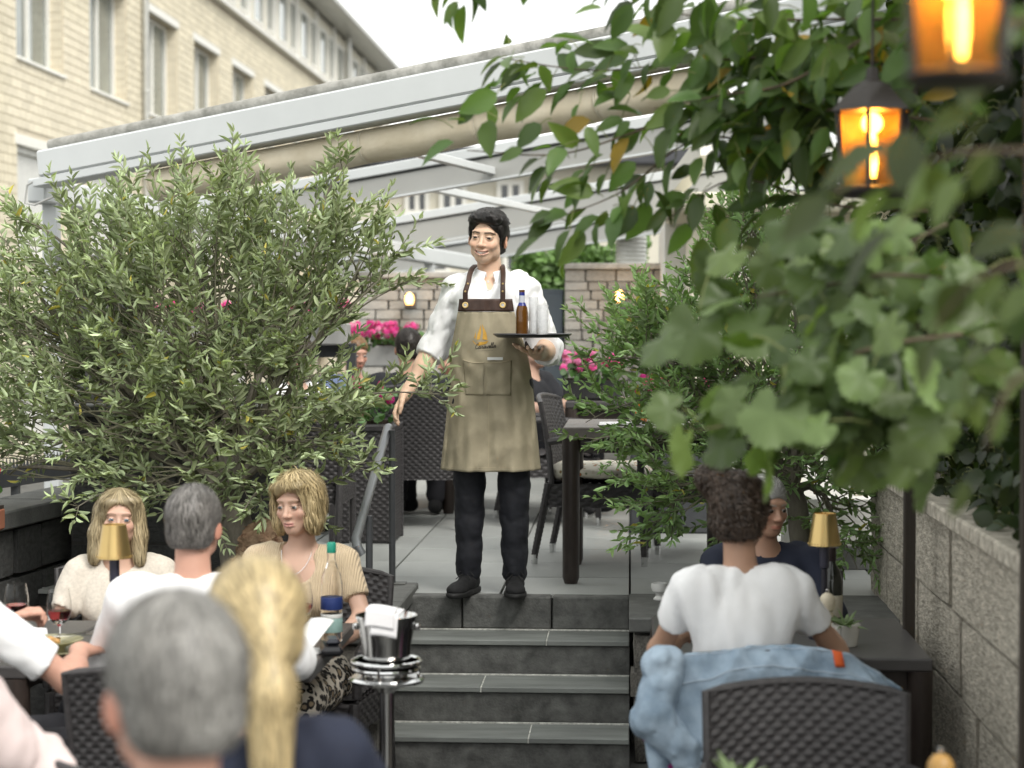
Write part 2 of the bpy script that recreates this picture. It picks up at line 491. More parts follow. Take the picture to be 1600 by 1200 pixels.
# ------------------------------------------------------------------ people
class Head:
    """head-local frame: face towards -y, origin between the ears"""
    def __init__(s, c, ang=(0, 0, 0), scale=1.0, female=False, smile=0.0, wide=1.0, eye_open=.0046):
        s.open = eye_open
        s.c, s.R, s.s, s.fem, s.smile, s.w = np.asarray(c, float), rotm(*ang), scale, female, smile, wide
    def P(s, x, y, z): return s.c + s.R @ (A3(x * s.w, y, z) * s.s)
    def local(s, V): return ((V - s.c) @ s.R) / s.s / A3(s.w, 1, 1)
    def ell(s, f, p, r, k=.012, sub=False, ang=None):
        R = s.R if ang is None else s.R @ rotm(*ang)
        f.ell(s.P(*p), A3(r[0] * s.w, r[1], r[2]) * s.s, R, k * s.s, sub)
    def cone(s, f, a, b, ra, rb, k=.012, sub=False): f.cone(s.P(*a), s.P(*b), ra * s.s, rb * s.s, k * s.s, sub)
    def add(s, f, detail=True):
        fe = s.fem
        s.ell(f, (0, .016, .036), (.074, .093, .085), .02)
        s.ell(f, (0, -.032, -.026), (.058 if fe else .0605, .060, .082), .022)
        s.ell(f, (0, -.058, -.086), (.030 if fe else .034, .028, .029), .020)          # chin and jaw
        for q in (-1, 1):
            s.ell(f, (q * (.039 if fe else .043), -.018, -.060), (.020, .032, .028), .020)                # jaw corner
            s.ell(f, (q * .041, -.060, -.024), (.020, .020, .018), .018)                # cheek bone
            s.ell(f, (q * .079, .018, -.012), (.0085, .021, .031), .006, ang=(q * 28, 0, 0))   # ear
            if detail: s.ell(f, (q * .088, .010, -.010), (.006, .010, .018), .004, True, ang=(q * 28, 0, 0))
        s.ell(f, (0, -.076, .028), (.050, .015, .014), .016)                            # brow
        if not detail:
            s.ell(f, (0, -.098, -.028), (.013, .016, .022), .015)
            for q in (-1, 1): s.ell(f, (q * .031, -.098, .003), (.018, .014, .011), .012, True)
            return
        for q in (-1, 1):
            s.ell(f, (q * .031, -.100, .003), (.020, .017, .013), .012, True)           # eye socket
            s.ell(f, (q * .031, -.0790, .002), (.0150, .0125, .0110), .004)             # lids
        s.cone(f, (0, -.084, .012), (0, -.103, -.028), .0065, .0100, .009)              # nose
        s.ell(f, (0, -.1065, -.031), (.0115, .0090, .0082), .008)
        for q in (-1, 1): s.ell(f, (q * .0130, -.095, -.0335), (.0080, .0095, .0070), .006)
        sm = s.smile
        z0 = -.064
        for t in np.linspace(-1, 1, 9):                                                   # lips follow a curve
            w = .021 + .006 * sm
            x, y = t * w, -.0935 + .014 * t * t
            zz = z0 + sm * .007 * t * t
            r = .0048 * (1 - .55 * abs(t)) + .0012
            s.ell(f, (x, y, zz + .0045 + sm * .0015), (.0055, .0060, r), .005)
            s.ell(f, (x, y + .001, zz - .0050 - sm * .0035), (.0055, .0065, r * 1.15), .005)
        for t in np.linspace(-1, 1, 11):
            w = .020 + .005 * sm
            s.ell(f, (t * w, -.100 + .014 * t * t, z0 + sm * .007 * t * t - .0006 - .001 * sm), (.005, .006 + .013 * sm, .0010 + .0052 * sm * (1 - .75 * t * t)), .0015, True)
        if sm > .3:
            for q in (-1, 1):                                                             # smile folds
                s.cone(f, (q * .019, -.098, -.034), (q * .033, -.086, -.060), .0018, .0018, .006, True)
                s.ell(f, (q * .036, -.072, -.034), (.017, .015, .013), .012)
        for q in (-1, 1):                                                                 # the eye opening between the lids
            for t in (-.6, 0, .6):
                s.ell(f, (q * .031 + t * .012, -.094 + .003 * t * t, .0022 - .001 * abs(t)), (.0065, .0085, s.open * (1 - .45 * t * t)), .0015, True)
    def colors(s, V, skin, lips, brow, browd=1.0, stubble=None, blush=None):
        p = s.local(V); C = np.tile(np.array(skin, float), (len(V), 1))
        hd = (np.linalg.norm(p / A3(.11, .14, .16), axis=1) < 1)
        def blend(m, col):
            nonlocal C
            m = np.clip(m, 0, 1)[:, None] * hd[:, None]
            C = C * (1 - m) + np.array(col) * m
        x = np.abs(p[:, 0])
        if blush is not None:
            blend(.55 * np.exp(-((x - .040) / .018) ** 2 - ((p[:, 2] + .030) / .020) ** 2) * (p[:, 1] < -.03), blush)
            blend(.45 * np.exp(-(x / .014) ** 2 - ((p[:, 2] + .035) / .012) ** 2) * (p[:, 1] < -.09), blush)
            blend(.6 * (x > .072), blush)
        if stubble is not None:
            blend(.55 * (p[:, 1] < .01) * np.clip((-.040 - p[:, 2]) / .02, 0, 1) * np.clip((p[:, 2] + .13) / .02, 0, 1), stubble)
        t = x / (.021 + .006 * s.smile)
        zl = -.064 + s.smile * (.007 * t * t - .001)
        wl = np.exp(-((p[:, 2] - zl) / (.0080 + .0035 * s.smile)) ** 6) * (t < 1.08) * (p[:, 1] < -.072)
        blend(wl * .85, lips)
        zb = .0235 + .005 * np.clip((x - .012) / .03, 0, 1) - .008 * np.clip((x - .036) / .015, 0, 1)
        blend(browd * np.exp(-((p[:, 2] - zb) / .0040) ** 4) * (x > .011) * (x < .052) * (p[:, 1] < -.05), brow)
        e = ((x - .031) / .0175) ** 2
        lid = np.exp(-((p[:, 2] - .0022 - s.open * .95) / .0022) ** 4) * (e < 1) * (p[:, 1] < -.06)
        blend(.9 * lid * (browd > 0), tuple(.5 * np.array(brow) + .08 * np.array(skin)))
        low = np.exp(-((p[:, 2] - .0022 + s.open * 1.05) / .0016) ** 4) * (e < .9) * (p[:, 1] < -.06)
        blend(.45 * low * (browd > 0), tuple(.4 * np.array(skin)))
        return C
    def eyes(s, parent, look=(0, 0), iris=(.05, .03, .02), squint=0.0):
        for q in (-1, 1):
            me = EYE_MESH(iris)
            o = link('eye', me, parent)
            M = Matrix([list(r) for r in (s.R @ rotm(look[0], look[1], 0))]).to_4x4()
            o.matrix_local = Matrix.Translation(Vector(s.P(q * .031, -.0795, .002))) @ M @ Matrix.Diagonal((1.15 * s.s, .93 * s.s, .93 * s.s, 1))

_eyes = {}
def EYE_MESH(iris):
    if iris in _eyes: return _eyes[iris]
    g = G(); R = .0115; n = 20
    rings = [(0, 1), (16, 1), (18, 2), (38, 2), (41, 3), (60, 3), (90, 3), (130, 3), (180, 3)]
    cols = {1: (.008, .008, .008), 2: iris, 3: (.36, .34, .32)}
    vs, fs = [], []
    for ang, ck in rings:
        for k in range(n):
            a = 2 * math.pi * k / n; r = R * math.sin(rad(max(ang, .01)))
            g.color(cols[ck]); g._add([(r * math.cos(a), -R * math.cos(rad(ang)), r * math.sin(a))], [])
    for i in range(len(rings) - 1):
        for k in range(n):
            g.f.append((i * n + k, i * n + (k + 1) % n, (i + 1) * n + (k + 1) % n, (i + 1) * n + k))
    me = g.data('eye', col=True, sharp=180); me.materials.append(mat('eye', (1, 1, 1), .12, var=0, attr=True))
    _eyes[iris] = me
    return me

def hand(f, W, d, n, curl=30, spread=8, s=1.0, side=1, thumb=40, k=.006):
    """palm from the wrist W along d; n = palm normal (where the fingers curl to); side = where the thumb is along d x n"""
    d = np.asarray(d, float); d /= np.linalg.norm(d)
    n = np.asarray(n, float); n = n - d * (n @ d); n /= np.linalg.norm(n)
    t = np.cross(d, n) * side
    W = np.asarray(W, float)
    for o in (-.024, -.008, .008, .024):
        f.cone(W + d * .012 * s + t * o * .7 * s, W + d * .085 * s + t * o * s, .014 * s, .011 * s, .012)
    f.cone(W - d * .02, W + d * .02, .024 * s, .022 * s, .02)
    for i, (o, L) in enumerate(((.030, .074), (.010, .083), (-.010, .078), (-.029, .060))):
        a = rad(spread) * (1.5 - i) / 1.5
        p = W + (d * .088 + t * o) * s; dr = d * math.cos(a) + t * math.sin(a); ang = rad(curl) * .6
        for j, (fr, r0, r1) in enumerate(((.46, .0098, .0088), (.30, .0088, .0080), (.24, .0080, .0066))):
            dd = dr * math.cos(ang) + n * math.sin(ang)
            q = p + dd * (L * fr * s); f.cone(p, q, r0 * s, r1 * s, k); p = q; ang += rad(curl)
    p = W + (d * .022 + t * .024) * s; a = rad(thumb)
    for L, r0, r1 in ((.045, .0145, .0115), (.032, .0112, .0098), (.026, .0098, .0078)):
        dd = d * math.cos(a) + t * math.sin(a) * .9 + n * .35; dd /= np.linalg.norm(dd)
        q = p + dd * (L * s); f.cone(p, q, r0 * s, r1 * s, k + .002); p = q; a -= rad(16)

class Body:
    """joints in the person's frame: facing -y, side a = -x, side b = +x"""
    def __init__(s, seated=True, fem=False, **kw):
        s.fem = fem; b = .92 if fem else 1.0; s.b = b
        if seated:
            s.P, s.C, s.N, s.H = A3(0, .02, .56), A3(0, .02, .87), A3(0, .02, 1.05), A3(0, -.015, 1.225)
            s.hip, s.knee, s.ank = .095, A3(.12, -.44, .53), A3(.12, -.40, .10)
        else:
            s.P, s.C, s.N, s.H = A3(0, 0, .98), A3(0, -.005, 1.30), A3(0, .02, 1.475), A3(0, -.012, 1.652)
            s.hip, s.knee, s.ank = .092, A3(.10, -.01, .52), A3(.105, .02, .10)
        s.sh = .165 if fem else .190
        s.EA, s.EB = A3(-.25, -.06, .80), A3(.25, -.06, .80)
        s.WA, s.WB = A3(-.16, -.28, .78), A3(.16, -.28, .78)
        s.hA = s.hB = None
        s.kneeA = s.kneeB = s.ankA = s.ankB = None
        s.SA = s.SB = None
        s.bulk = 1.0
        for k, v in kw.items(): setattr(s, k, v)
        sz = s.N[2] - .05
        if s.SA is None: s.SA = A3(s.N[0] - s.sh, s.N[1] + .005, sz)
        if s.SB is None: s.SB = A3(s.N[0] + s.sh, s.N[1] + .005, sz)
        m = A3(-1, 1, 1)
        if s.kneeA is None: s.kneeA = s.knee * m + A3(s.P[0], 0, 0)
        if s.kneeB is None: s.kneeB = s.knee + A3(s.P[0], 0, 0)
        if s.ankA is None: s.ankA = s.ank * m + A3(s.P[0], 0, 0)
        if s.ankB is None: s.ankB = s.ank + A3(s.P[0], 0, 0)
    def torso(s, f, o=0.0, k=.03):
        u = s.N - s.P; u = u / np.linalg.norm(u); x = A3(1, 0, 0); y = np.cross(u, x); y /= np.linalg.norm(y); x = np.cross(y, u)
        R = np.stack([x, y, u], 1); b = s.bulk * s.b
        hipw = .168 if s.fem else .155
        f.ell(s.P, A3(hipw, .112 * s.bulk, .125) + o, R, k)
        f.ell(s.P * .55 + s.C * .45, A3(.132 * b, .098 * s.bulk, .18) + o, R, k)
        f.ell(s.C, A3(.150 * b, .106 * b, .18) + o, R, k)
        for q, S in ((-1, s.SA), (1, s.SB)):
            f.cone(s.N + A3(q * .030, .012, -.020), S + A3(-q * .012, 0, 0), .040 * s.b + o, .044 * s.b + o, k)
            f.ell(s.C + x * (q * .070) - y * .045 + u * .045, A3(.068, .062, .085) * (.9 if s.fem else 1) + o, R, k)
            if s.fem: f.ell(s.C + x * (q * .070) - y * .080 - u * .005, A3(.058, .050, .060) + o, R, .03)
            f.ell(S * .75 + s.C * .25 + y * .03, A3(.05, .042, .10) * s.b + o, R, k)
    def arm(s, f, q, t0=0.0, t1=2.0, o=0.0, k=.03):
        S, E, W = (s.SA, s.EA, s.WA) if q < 0 else (s.SB, s.EB, s.WB)
        b = s.b * (.92 if s.fem else 1)
        if t1 > 0:
            t = min(t1, 1); f.cone(S, S + (E - S) * t, .046 * b + o, (.046 - .006 * t) * b + o, k)
        if t1 > 1:
            t = t1 - 1
            f.cone(E, E + (W - E) * t, .041 * b + o, (.041 - .014 * t) * b + o, k)
            if o == 0: f.cone(E + (W - E) * .15, E + (W - E) * .4, .045 * b, .040 * b, k)
    def leg(s, f, q, t1=2.0, o=0.0, k=.03):
        H = s.P + A3(q * s.hip, 0, -.03); K, N = (s.kneeA, s.ankA) if q < 0 else (s.kneeB, s.ankB)
        f.cone(H, K, .090 * s.bulk + o, .058 + o * .8, k)
        if t1 > 1:
            f.cone(K, K + (N - K) * (t1 - 1), .056 + o * .8, .040 + o, k)
            f.ell(K * .68 + N * .32 + A3(0, .018, 0), A3(.046, .048, .10) + o, None, k)
    def bounds(s, m=.14):
        pts = np.array([s.P + A3(.2, .1, 0), s.P - A3(.2, .1, .08), s.H + A3(0, 0, .16), s.EA, s.EB, s.WA, s.WB, s.SA, s.SB, s.kneeA, s.kneeB, s.ankA - A3(0, .2, .06), s.ankB - A3(0, .2, .06)])
        return pts.min(0) - m, pts.max(0) + m

SKIN = {'fair': (.56, .36, .27), 'tan': (.44, .26, .18), 'asian': (.70, .48, .345), 'ruddy': (.55, .31, .23), 'deep': (.42, .25, .17)}

def skin_mat():
    return mat('skin', (1, 1, 1), .48, var=.05, scale=30, bump=.05, bscale=400, attr=True, sss=.08, spec=.4)

def body_mesh(root, B, hd, res=.009, headres=None, zones=(), skin='fair', lips=None, brow=(.10, .07, .05), browd=.8, stubble=None, detail=True, legs=True, arms=True, feet=True):
    lo, hi = B.bounds()
    zn = [[], [], []]
    if headres:
        for i in range(3): zn[i].append((hd.c[i] - .145 * hd.s, hd.c[i] + .145 * hd.s, headres))
    for c, r, st in zones:
        for i in range(3): zn[i].append((c[i] - r, c[i] + r, st))
    f = Field(lo, hi, res, zn)
    B.torso(f)
    f.cone(B.N + A3(0, .008, -.03), hd.P(0, .022, -.055), .060 * B.b, .053 * B.b, .03)
    hd.add(f, detail)
    for q in (-1, 1):
        if arms:
            B.arm(f, q)
            h = B.hA if q < 0 else B.hB
            W = B.WA if q < 0 else B.WB
            E = B.EA if q < 0 else B.EB
            if h is not None: hand(f, W, s=.92 if B.fem else 1.0, **h)
        if legs:
            B.leg(f, q)
            if feet:
                K = B.ankA if q < 0 else B.ankB
                f.cone(K + A3(0, .02, -.04), K + A3(q * .01, -.15, -.065), .034, .026, .03)
    V, Q = f.extract()
    sk = SKIN[skin]
    C = hd.colors(V, sk, lips or tuple(np.array(sk) * A3(.95, .62, .62)), brow, browd, stubble, tuple(np.array(sk) * A3(1.02, .78, .74)))
    me = np_mesh('body', V, [Q], C); me.materials.append(skin_mat())
    return link('body', me, root)

def cloth(root, name, f, m, sm=1, label=None):
    V, Q = f.extract()
    if sm: V = smooth_verts(V, Q, sm)
    me = np_mesh(name, V, [Q]); me.materials.append(m)
    o = link(name, me, root)
    if label: o['label'] = label
    return o

def shirt(root, B, hd, m, sleeve=.75, off=.014, neck='crew', res=.009, hem=None, wr=.006, freq=28, seed=1, name='shirt', cuff=True, loose=.0, fold=(1, 1, .42), fine=0.0):
    lo, hi = B.bounds()
    lo = lo.copy(); lo[2] = (B.P[2] - .12) if hem is None else hem - .05
    for i in (0, 1):
        pass
    f = Field(lo, hi, res)
    B.torso(f, off + loose)
    for q in (-1, 1):
        B.arm(f, q, t1=sleeve, o=off + .006 + loose)
        S, E, W = (B.SA, B.EA, B.WA) if q < 0 else (B.SB, B.EB, B.WB)
        def pt(t): return S + (E - S) * min(t, 1) + ((W - E) * (t - 1) if t > 1 else 0)
        d = pt(sleeve) - pt(sleeve - .1); d /= np.linalg.norm(d)
        # cut the sleeve end square
        sl, X = f._sl(pt(sleeve) - .14, pt(sleeve) + .14)
        if sl is not None:
            pl = sum((X[i] - pt(sleeve)[i]) * d[i] for i in range(3))
            far = np.sqrt(sum((X[i] - pt(sleeve)[i]) ** 2 for i in range(3)))
            f.F[sl] = np.where((far < .11), np.maximum(f.F[sl], pl), f.F[sl])
    f.below((B.P[2] - .07) if hem is None else hem)
    f.wrinkle(wr, freq * 1.15, seed, fold)
    if fine: f.wrinkle(fine, freq * 2.2, seed + 50)
    if cuff:
        for q in (-1, 1):
            S, E, W = (B.SA, B.EA, B.WA) if q < 0 else (B.SB, B.EB, B.WB)
            def pt(t): return S + (E - S) * min(t, 1) + ((W - E) * (t - 1) if t > 1 else 0)
            r = (.046 - .006 * min(sleeve, 1)) * B.b + off + .009 + loose if sleeve <= 1 else (.041 - .014 * (sleeve - 1)) * B.b + off + .012 + loose
            if sleeve > 1.05: f.cone(pt(sleeve - .22), pt(sleeve), r, r - .002, .006)
            if sleeve > 1.05:
                d = pt(sleeve) - pt(sleeve - .1); d /= np.linalg.norm(d)
                sl, X = f._sl(pt(sleeve) - .09, pt(sleeve) + .09)
                pl = sum((X[i] - pt(sleeve)[i]) * d[i] for i in range(3))
                f.F[sl] = np.maximum(f.F[sl], pl)
    # neck opening
    nb = B.N + A3(0, -.01, 0)
    if neck == 'crew':
        f.cone(nb + A3(0, -.012, .012), hd.P(0, .02, -.02), .066, .075, .004, True)
        f.ell(nb + A3(0, -.06, .03), A3(.075, .06, .05), None, .006, True)
    elif neck == 'v':
        f.cone(nb + A3(0, -.012, .012), hd.P(0, .02, -.02), .066, .075, .004, True)
        f.cone(nb + A3(0, -.08, .03), nb + A3(0, -.15, -.13), .075, .012, .006, True)
    elif neck == 'scoop':
        f.cone(nb + A3(0, -.012, .015), hd.P(0, .02, -.02), .072, .08, .004, True)
        f.ell(nb + A3(0, -.13, -.02), A3(.105, .12, .115), None, .006, True)
    else:
        f.cone(nb + A3(0, -.004, .006), hd.P(0, .02, -.02), .060, .066, .004, True)
        if neck == 'open': f.cone(nb + A3(0, -.07, .02), nb + A3(0, -.14, -.09), .03, .008, .006, True)
    return cloth(root, name, f, m), f

def trousers(root, B, m, off=.014, res=.011, seed=2, end=1.92, wr=.006, name='trousers', freq=24):
    lo, hi = B.bounds()
    hi = hi.copy(); hi[2] = B.P[2] + .22
    f = Field(lo, hi, res)
    f.ell(B.P, A3(.175, .13, .135) + off * .5, None, .05)
    for q in (-1, 1): B.leg(f, q, end, off + .004, .02)
    f.wrinkle(wr, freq, seed, (1, 1, 1.5))
    return cloth(root, name, f, m)

# ------------------------------------------------------------------ hair
def hair_mat(name, c, c2=None):
    return mat('hair_' + name, c, .38, var=.35, scale=9, bump=.0, attr=True, spec=.45, stretch=(1, 1, .25), col2=c2)

def hair(root, hd, style, m, n=1600, res=.005, L=.05, wd=.0016, seed=3, lift=.004, detail=6, curl=.0, dark=.6, light=1.35, build=None, flow=None, cut=None, name='hair', fluff=.0):
    c = hd.c; r = .26 * hd.s
    lo, hi = c - A3(r, r, r), c + A3(r, r, r * .85)
    if style in ('long', 'pony'): lo[2] -= .22
    f = Field(lo, hi, res)
    if style in ('short', 'quiff', 'thin', 'bun', 'pony', 'buzz'):
        t = {'short': .010, 'quiff': .008, 'thin': .006, 'bun': .009, 'pony': .014, 'buzz': .003}[style]
        hd.ell(f, (0, .018, .038), (.076 + t, .095 + t, .087 + t), .01)
        hd.ell(f, (0, .055, -.025), (.066 + t * .7, .045 + t, .055), .02)
        if style == 'quiff':
            hd.ell(f, (.002, -.012, .092), (.060, .076, .030), .02)
            hd.ell(f, (-.026, -.064, .086), (.040, .026, .024), .010)
            hd.ell(f, (.012, -.068, .091), (.034, .026, .024), .010)
            hd.ell(f, (.044, -.050, .084), (.028, .032, .025), .010)
            hd.ell(f, (.066, .000, .064), (.022, .036, .038), .012)
            hd.ell(f, (-.060, -.020, .068), (.020, .040, .034), .012)
        if style == 'bun':
            hd.ell(f, (.078, .040, .118), (.048, .050, .042), .010)
            hd.ell(f, (.02, .035, .085), (.068, .072, .046), .02)
        if style == 'pony':
            hd.ell(f, (0, .105, .0), (.04, .03, .04), .02)
            hd.cone(f, (0, .115, -.01), (0, .128, -.10), .034, .045, .02)
            hd.cone(f, (0, .128, -.10), (.0, .13, -.31), .045, .028, .02)
        # face, nape and ears stay free
        hd.ell(f, (0, -.142 if style == 'quiff' else -.150, .002), (.084, .124 if style == 'quiff' else .118, .075 if style == 'quiff' else .060), .006, True)
        if style in ('quiff', 'short', 'thin', 'buzz'): hd.ell(f, (0, -.035, -.095), (.12, .072, .078), .01, True)
        hd.ell(f, (0, -.115, -.030), (.074, .075, .094), .008, True)
        if style in ('quiff', 'short', 'thin', 'buzz'):
            for q in (-1, 1): hd.ell(f, (q * .068, -.072, -.03), (.035, .050, .085), .008, True)
        hd.ell(f, (0, .02, -.135), (.14, .16, .078 if style not in ('pony',) else .05), .012, True) if style != 'pony' else hd.ell(f, (0, -.06, -.14), (.14, .13, .09), .012, True)
        for q in (-1, 1): hd.ell(f, (q * .090, .012, -.018), (.022, .028, .034), .006, True)
    elif style == 'bob':
        hd.ell(f, (0, .014, .046), (.088, .106, .090), .01)
        hd.ell(f, (0, .055, -.015), (.080, .058, .088), .03)
        for q in (-1, 1):
            hd.ell(f, (q * .074, .0, -.012), (.024, .050, .085), .02)
            hd.ell(f, (q * .069, -.022, -.062), (.020, .034, .040), .02)
        hd.ell(f, (0, -.142, .0), (.076, .124, .078), .006, True)
        hd.ell(f, (0, -.125, -.045), (.062, .090, .095), .008, True)
        hd.ell(f, (.020, -.074, .080), (.052, .026, .020), .012)
        hd.ell(f, (-.040, -.066, .068), (.030, .024, .024), .012)
        hd.ell(f, (.058, -.050, .060), (.020, .024, .026), .012)
        hd.ell(f, (0, .0, -.155), (.12, .15, .055), .01, True)
    elif style == 'long':
        hd.ell(f, (0, .016, .044), (.086, .104, .090), .01)
        hd.ell(f, (0, .06, -.05), (.084, .052, .12), .03)
        for q in (-1, 1):
            hd.cone(f, (q * .070, -.004, .04), (q * .084, .002, -.06), .026, .028, .02)
            hd.cone(f, (q * .084, .002, -.06), (q * .092, -.004, -.165), .028, .018, .02)
        hd.ell(f, (0, -.142, .0), (.074, .124, .082), .006, True)
        hd.ell(f, (0, -.130, -.05), (.066, .105, .12), .008, True)
        hd.ell(f, (.036, -.060, .082), (.042, .024, .020), .012)
        hd.ell(f, (-.044, -.058, .074), (.034, .024, .022), .012)
    if build: build(f, hd)
    if fluff: f.wrinkle(fluff, 70, seed)
    V, Q = f.extract()
    V = smooth_verts(V, Q, 1)
    me = np_mesh(name, V, [Q], np.full((len(V), 3), .62)); me.materials.append(m)
    o = link(name, me, root)
    # strands
    r_ = np.random.default_rng(seed)
    P = V[r_.integers(0, len(V), n)] + r_.normal(size=(n, 3)) * res * .4
    p0 = hd.local(P)
    keep = (p0[:, 1] > -.075) | (p0[:, 2] > .05) | (np.abs(p0[:, 0]) > .05)
    P = P[keep]; n = len(P); p0 = p0[keep]
    jit = r_.normal(size=(n, 3)) * .12
    Ls = L * r_.uniform(.6, 1.3, n)
    lf = lift * r_.uniform(.2, 1.5, n)
    pts = [P]; nrm = []
    for k in range(detail):
        q = hd.local(pts[-1])
        if flow: v = flow(q, k / detail)
        elif style in ('bob', 'long'):
            v = np.stack([q[:, 0] * 1.2, q[:, 1] * .8 - .01, -np.ones(n) * .10 + 0 * q[:, 0]], 1) * np.where(q[:, 2:3] > .08, A3(1, 1, .3), A3(.15, .1, 1))
        elif style == 'pony':
            v = np.where(q[:, 2:3] > -.03, A3(0, 1, -.55) + q * A3(-2, 0, 0), A3(0, .06, -1))
        elif style == 'quiff':
            v = np.where(q[:, 2:3] > .065, np.where(q[:, 1:2] < -.06, A3(-.55, .35, .9), A3(-.35, .95, .1)), A3(.0, .45, -.9))
        elif style == 'bun':
            v = A3(.5, .5, .6) - q * 3
        else:
            v = np.stack([q[:, 0] * 1.5, .10 + 0 * q[:, 0], -.02 - np.clip(q[:, 1], 0, 1) * 1.6], 1)
        v = v / np.maximum(np.linalg.norm(v, axis=1, keepdims=True), 1e-9) + jit
        if curl: v = v + curl * np.stack([np.sin(k * 1.9 + jit[:, 0] * 50), np.cos(k * 1.7 + jit[:, 1] * 50), np.sin(k * 2.3 + jit[:, 2] * 50)], 1)
        v = v @ hd.R.T
        g = f.grad(pts[-1])
        v = v - g * np.sum(v * g, 1, keepdims=True)
        v /= np.maximum(np.linalg.norm(v, axis=1, keepdims=True), 1e-9)
        nrm.append(g)
        q = pts[-1] + v * (Ls / detail)[:, None]
        d = f.sample(q); g2 = f.grad(q)
        q = q - g2 * np.clip(d - lf * math.sin(math.pi * (k + 1) / (detail + 1)), -.02, .02)[:, None]
        pts.append(q)
    nrm.append(g2)
    T = np.stack(pts, 1); Nn = np.stack(nrm, 1)
    ql = hd.local(T.reshape(-1, 3)).reshape(T.shape)
    zf = .072 if style == 'quiff' else .060 if style in ('short', 'thin', 'buzz', 'bun', 'pony') else .056
    bad = ((ql[..., 1] < -.062) & (ql[..., 2] < zf) & (np.abs(ql[..., 0]) < .056)).any(1) & (hd.R is not None)
    T, Nn = T[~bad], Nn[~bad]; n = len(T)
    dT = np.gradient(T, axis=1); W = np.cross(dT, Nn); W /= np.maximum(np.linalg.norm(W, axis=2, keepdims=True), 1e-9)
    prof = np.array([.6] + [1.0] * (detail - 1) + [.12])[None, :, None] * wd
    A, Bv = T + W * prof, T - W * prof
    VV = np.stack([A, Bv], 2).reshape(-1, 3)
    k = np.arange(detail); base = (np.arange(n) * (detail + 1) * 2)[:, None]
    q0 = base + k * 2
    QQ = np.stack([q0, q0 + 1, q0 + 3, q0 + 2], 2).reshape(-1, 4)
    cc = np.repeat(r_.uniform(dark, light, n), (detail + 1) * 2)
    me2 = np_mesh('hair_strands', VV, [QQ], np.stack([cc, cc, cc], 1)); me2.materials.append(m)
    st = link('hair_strands', me2, o)
    st['kind'] = 'stuff'
    return o, f

# ------------------------------------------------------------------ setting: grounds, stairs, walls
M_GROUND = mat('court_paving', (.10, .10, .095), .8, var=.3, scale=3, bump=.3, bscale=30)
M_SLATE = mat('grey_porcelain', (.33, .34, .325), .5, var=.14, scale=2.2, bump=.08, bscale=60, rand=.06, stretch=(1, .35, 1))
M_BASALT = mat('basalt', (.060, .060, .058), .8, var=.45, scale=9, bump=.55, bscale=45, rand=.18)
M_TREAD = mat('tread_slate', (.20, .212, .20), .6, var=.28, scale=5, bump=.15, bscale=60, rand=.07, stretch=(.5, 2, 1))
M_RISER = mat('riser_stone', (.115, .116, .110), .85, var=.45, scale=14, bump=.4, bscale=90, rand=.12)
M_CAP = mat('cap_stone', (.11, .112, .106), .75, var=.28, scale=10, bump=.25, bscale=80, rand=.1)
M_RUBBLE = mat('split_stone', (.19, .18, .16), .9, var=.5, scale=11, bump=.9, bscale=30, rand=.35)
M_MORTAR = mat('mortar', (.085, .082, .075), .95, var=.25, scale=20, bump=.4, bscale=90)
M_WHITEGROUT = mat('white_grout', (.55, .55, .51), .9, var=.45, scale=40)
M_STEEL_DK = mat('dark_painted_steel', (.055, .058, .062), .42, var=.12, scale=20, spec=.5)

gr = G().grid(lambda u, v: (-220 + 440 * u, -60 + 420 * v, 0), 3, 3).build('ground', M_GROUND)
tag(gr, kind='structure')

def stone_meshes(name, m, n=5, seg=3, amp=.10, seed=1):
    """irregular split-faced unit blocks (1 x 1 x 1, centred), proud faces uneven"""
    r = np.random.default_rng(seed); out = []
    for q in range(n):
        import itertools
        vs, idx, fs = [], {}, []
        def vid(i, j, k):
            if (i, j, k) not in idx:
                p = np.array([i, j, k]) / seg - .5
                edge = np.abs(p).max()
                p = p * (1 - .02 * (np.abs(p) > .45).sum()) + r.normal(size=3) * amp * np.array([.25, 1, .25]) * (.55 if (np.abs(p) > .45).sum() > 1 else 1)
                idx[(i, j, k)] = len(vs); vs.append(np.clip(p, -.53, .53) if False else p)
            return idx[(i, j, k)]
        for a, b in itertools.product(range(seg), repeat=2):
            fs.append((vid(a, 0, b), vid(a + 1, 0, b), vid(a + 1, 0, b + 1), vid(a, 0, b + 1)))
        for a in range(seg):
            fs.append((vid(a, 0, seg), vid(a + 1, 0, seg), vid(a + 1, seg, seg), vid(a, seg, seg)))
            fs.append((vid(a + 1, 0, 0), vid(a, 0, 0), vid(a, seg, 0), vid(a + 1, seg, 0)))
            fs.append((vid(0, 0, a), vid(0, 0, a + 1), vid(0, seg, a + 1), vid(0, seg, a)))
            fs.append((vid(seg, 0, a + 1), vid(seg, 0, a), vid(seg, seg, a), vid(seg, seg, a + 1)))
        me = bpy.data.meshes.new(name); me.from_pydata([tuple(v) for v in vs], [], fs)
        me.polygons.foreach_set('use_smooth', np.ones(len(me.polygons), bool)); me.set_sharp_from_angle(angle=rad(28))
        me.update(); me.materials.append(m); out.append(me)
    return out

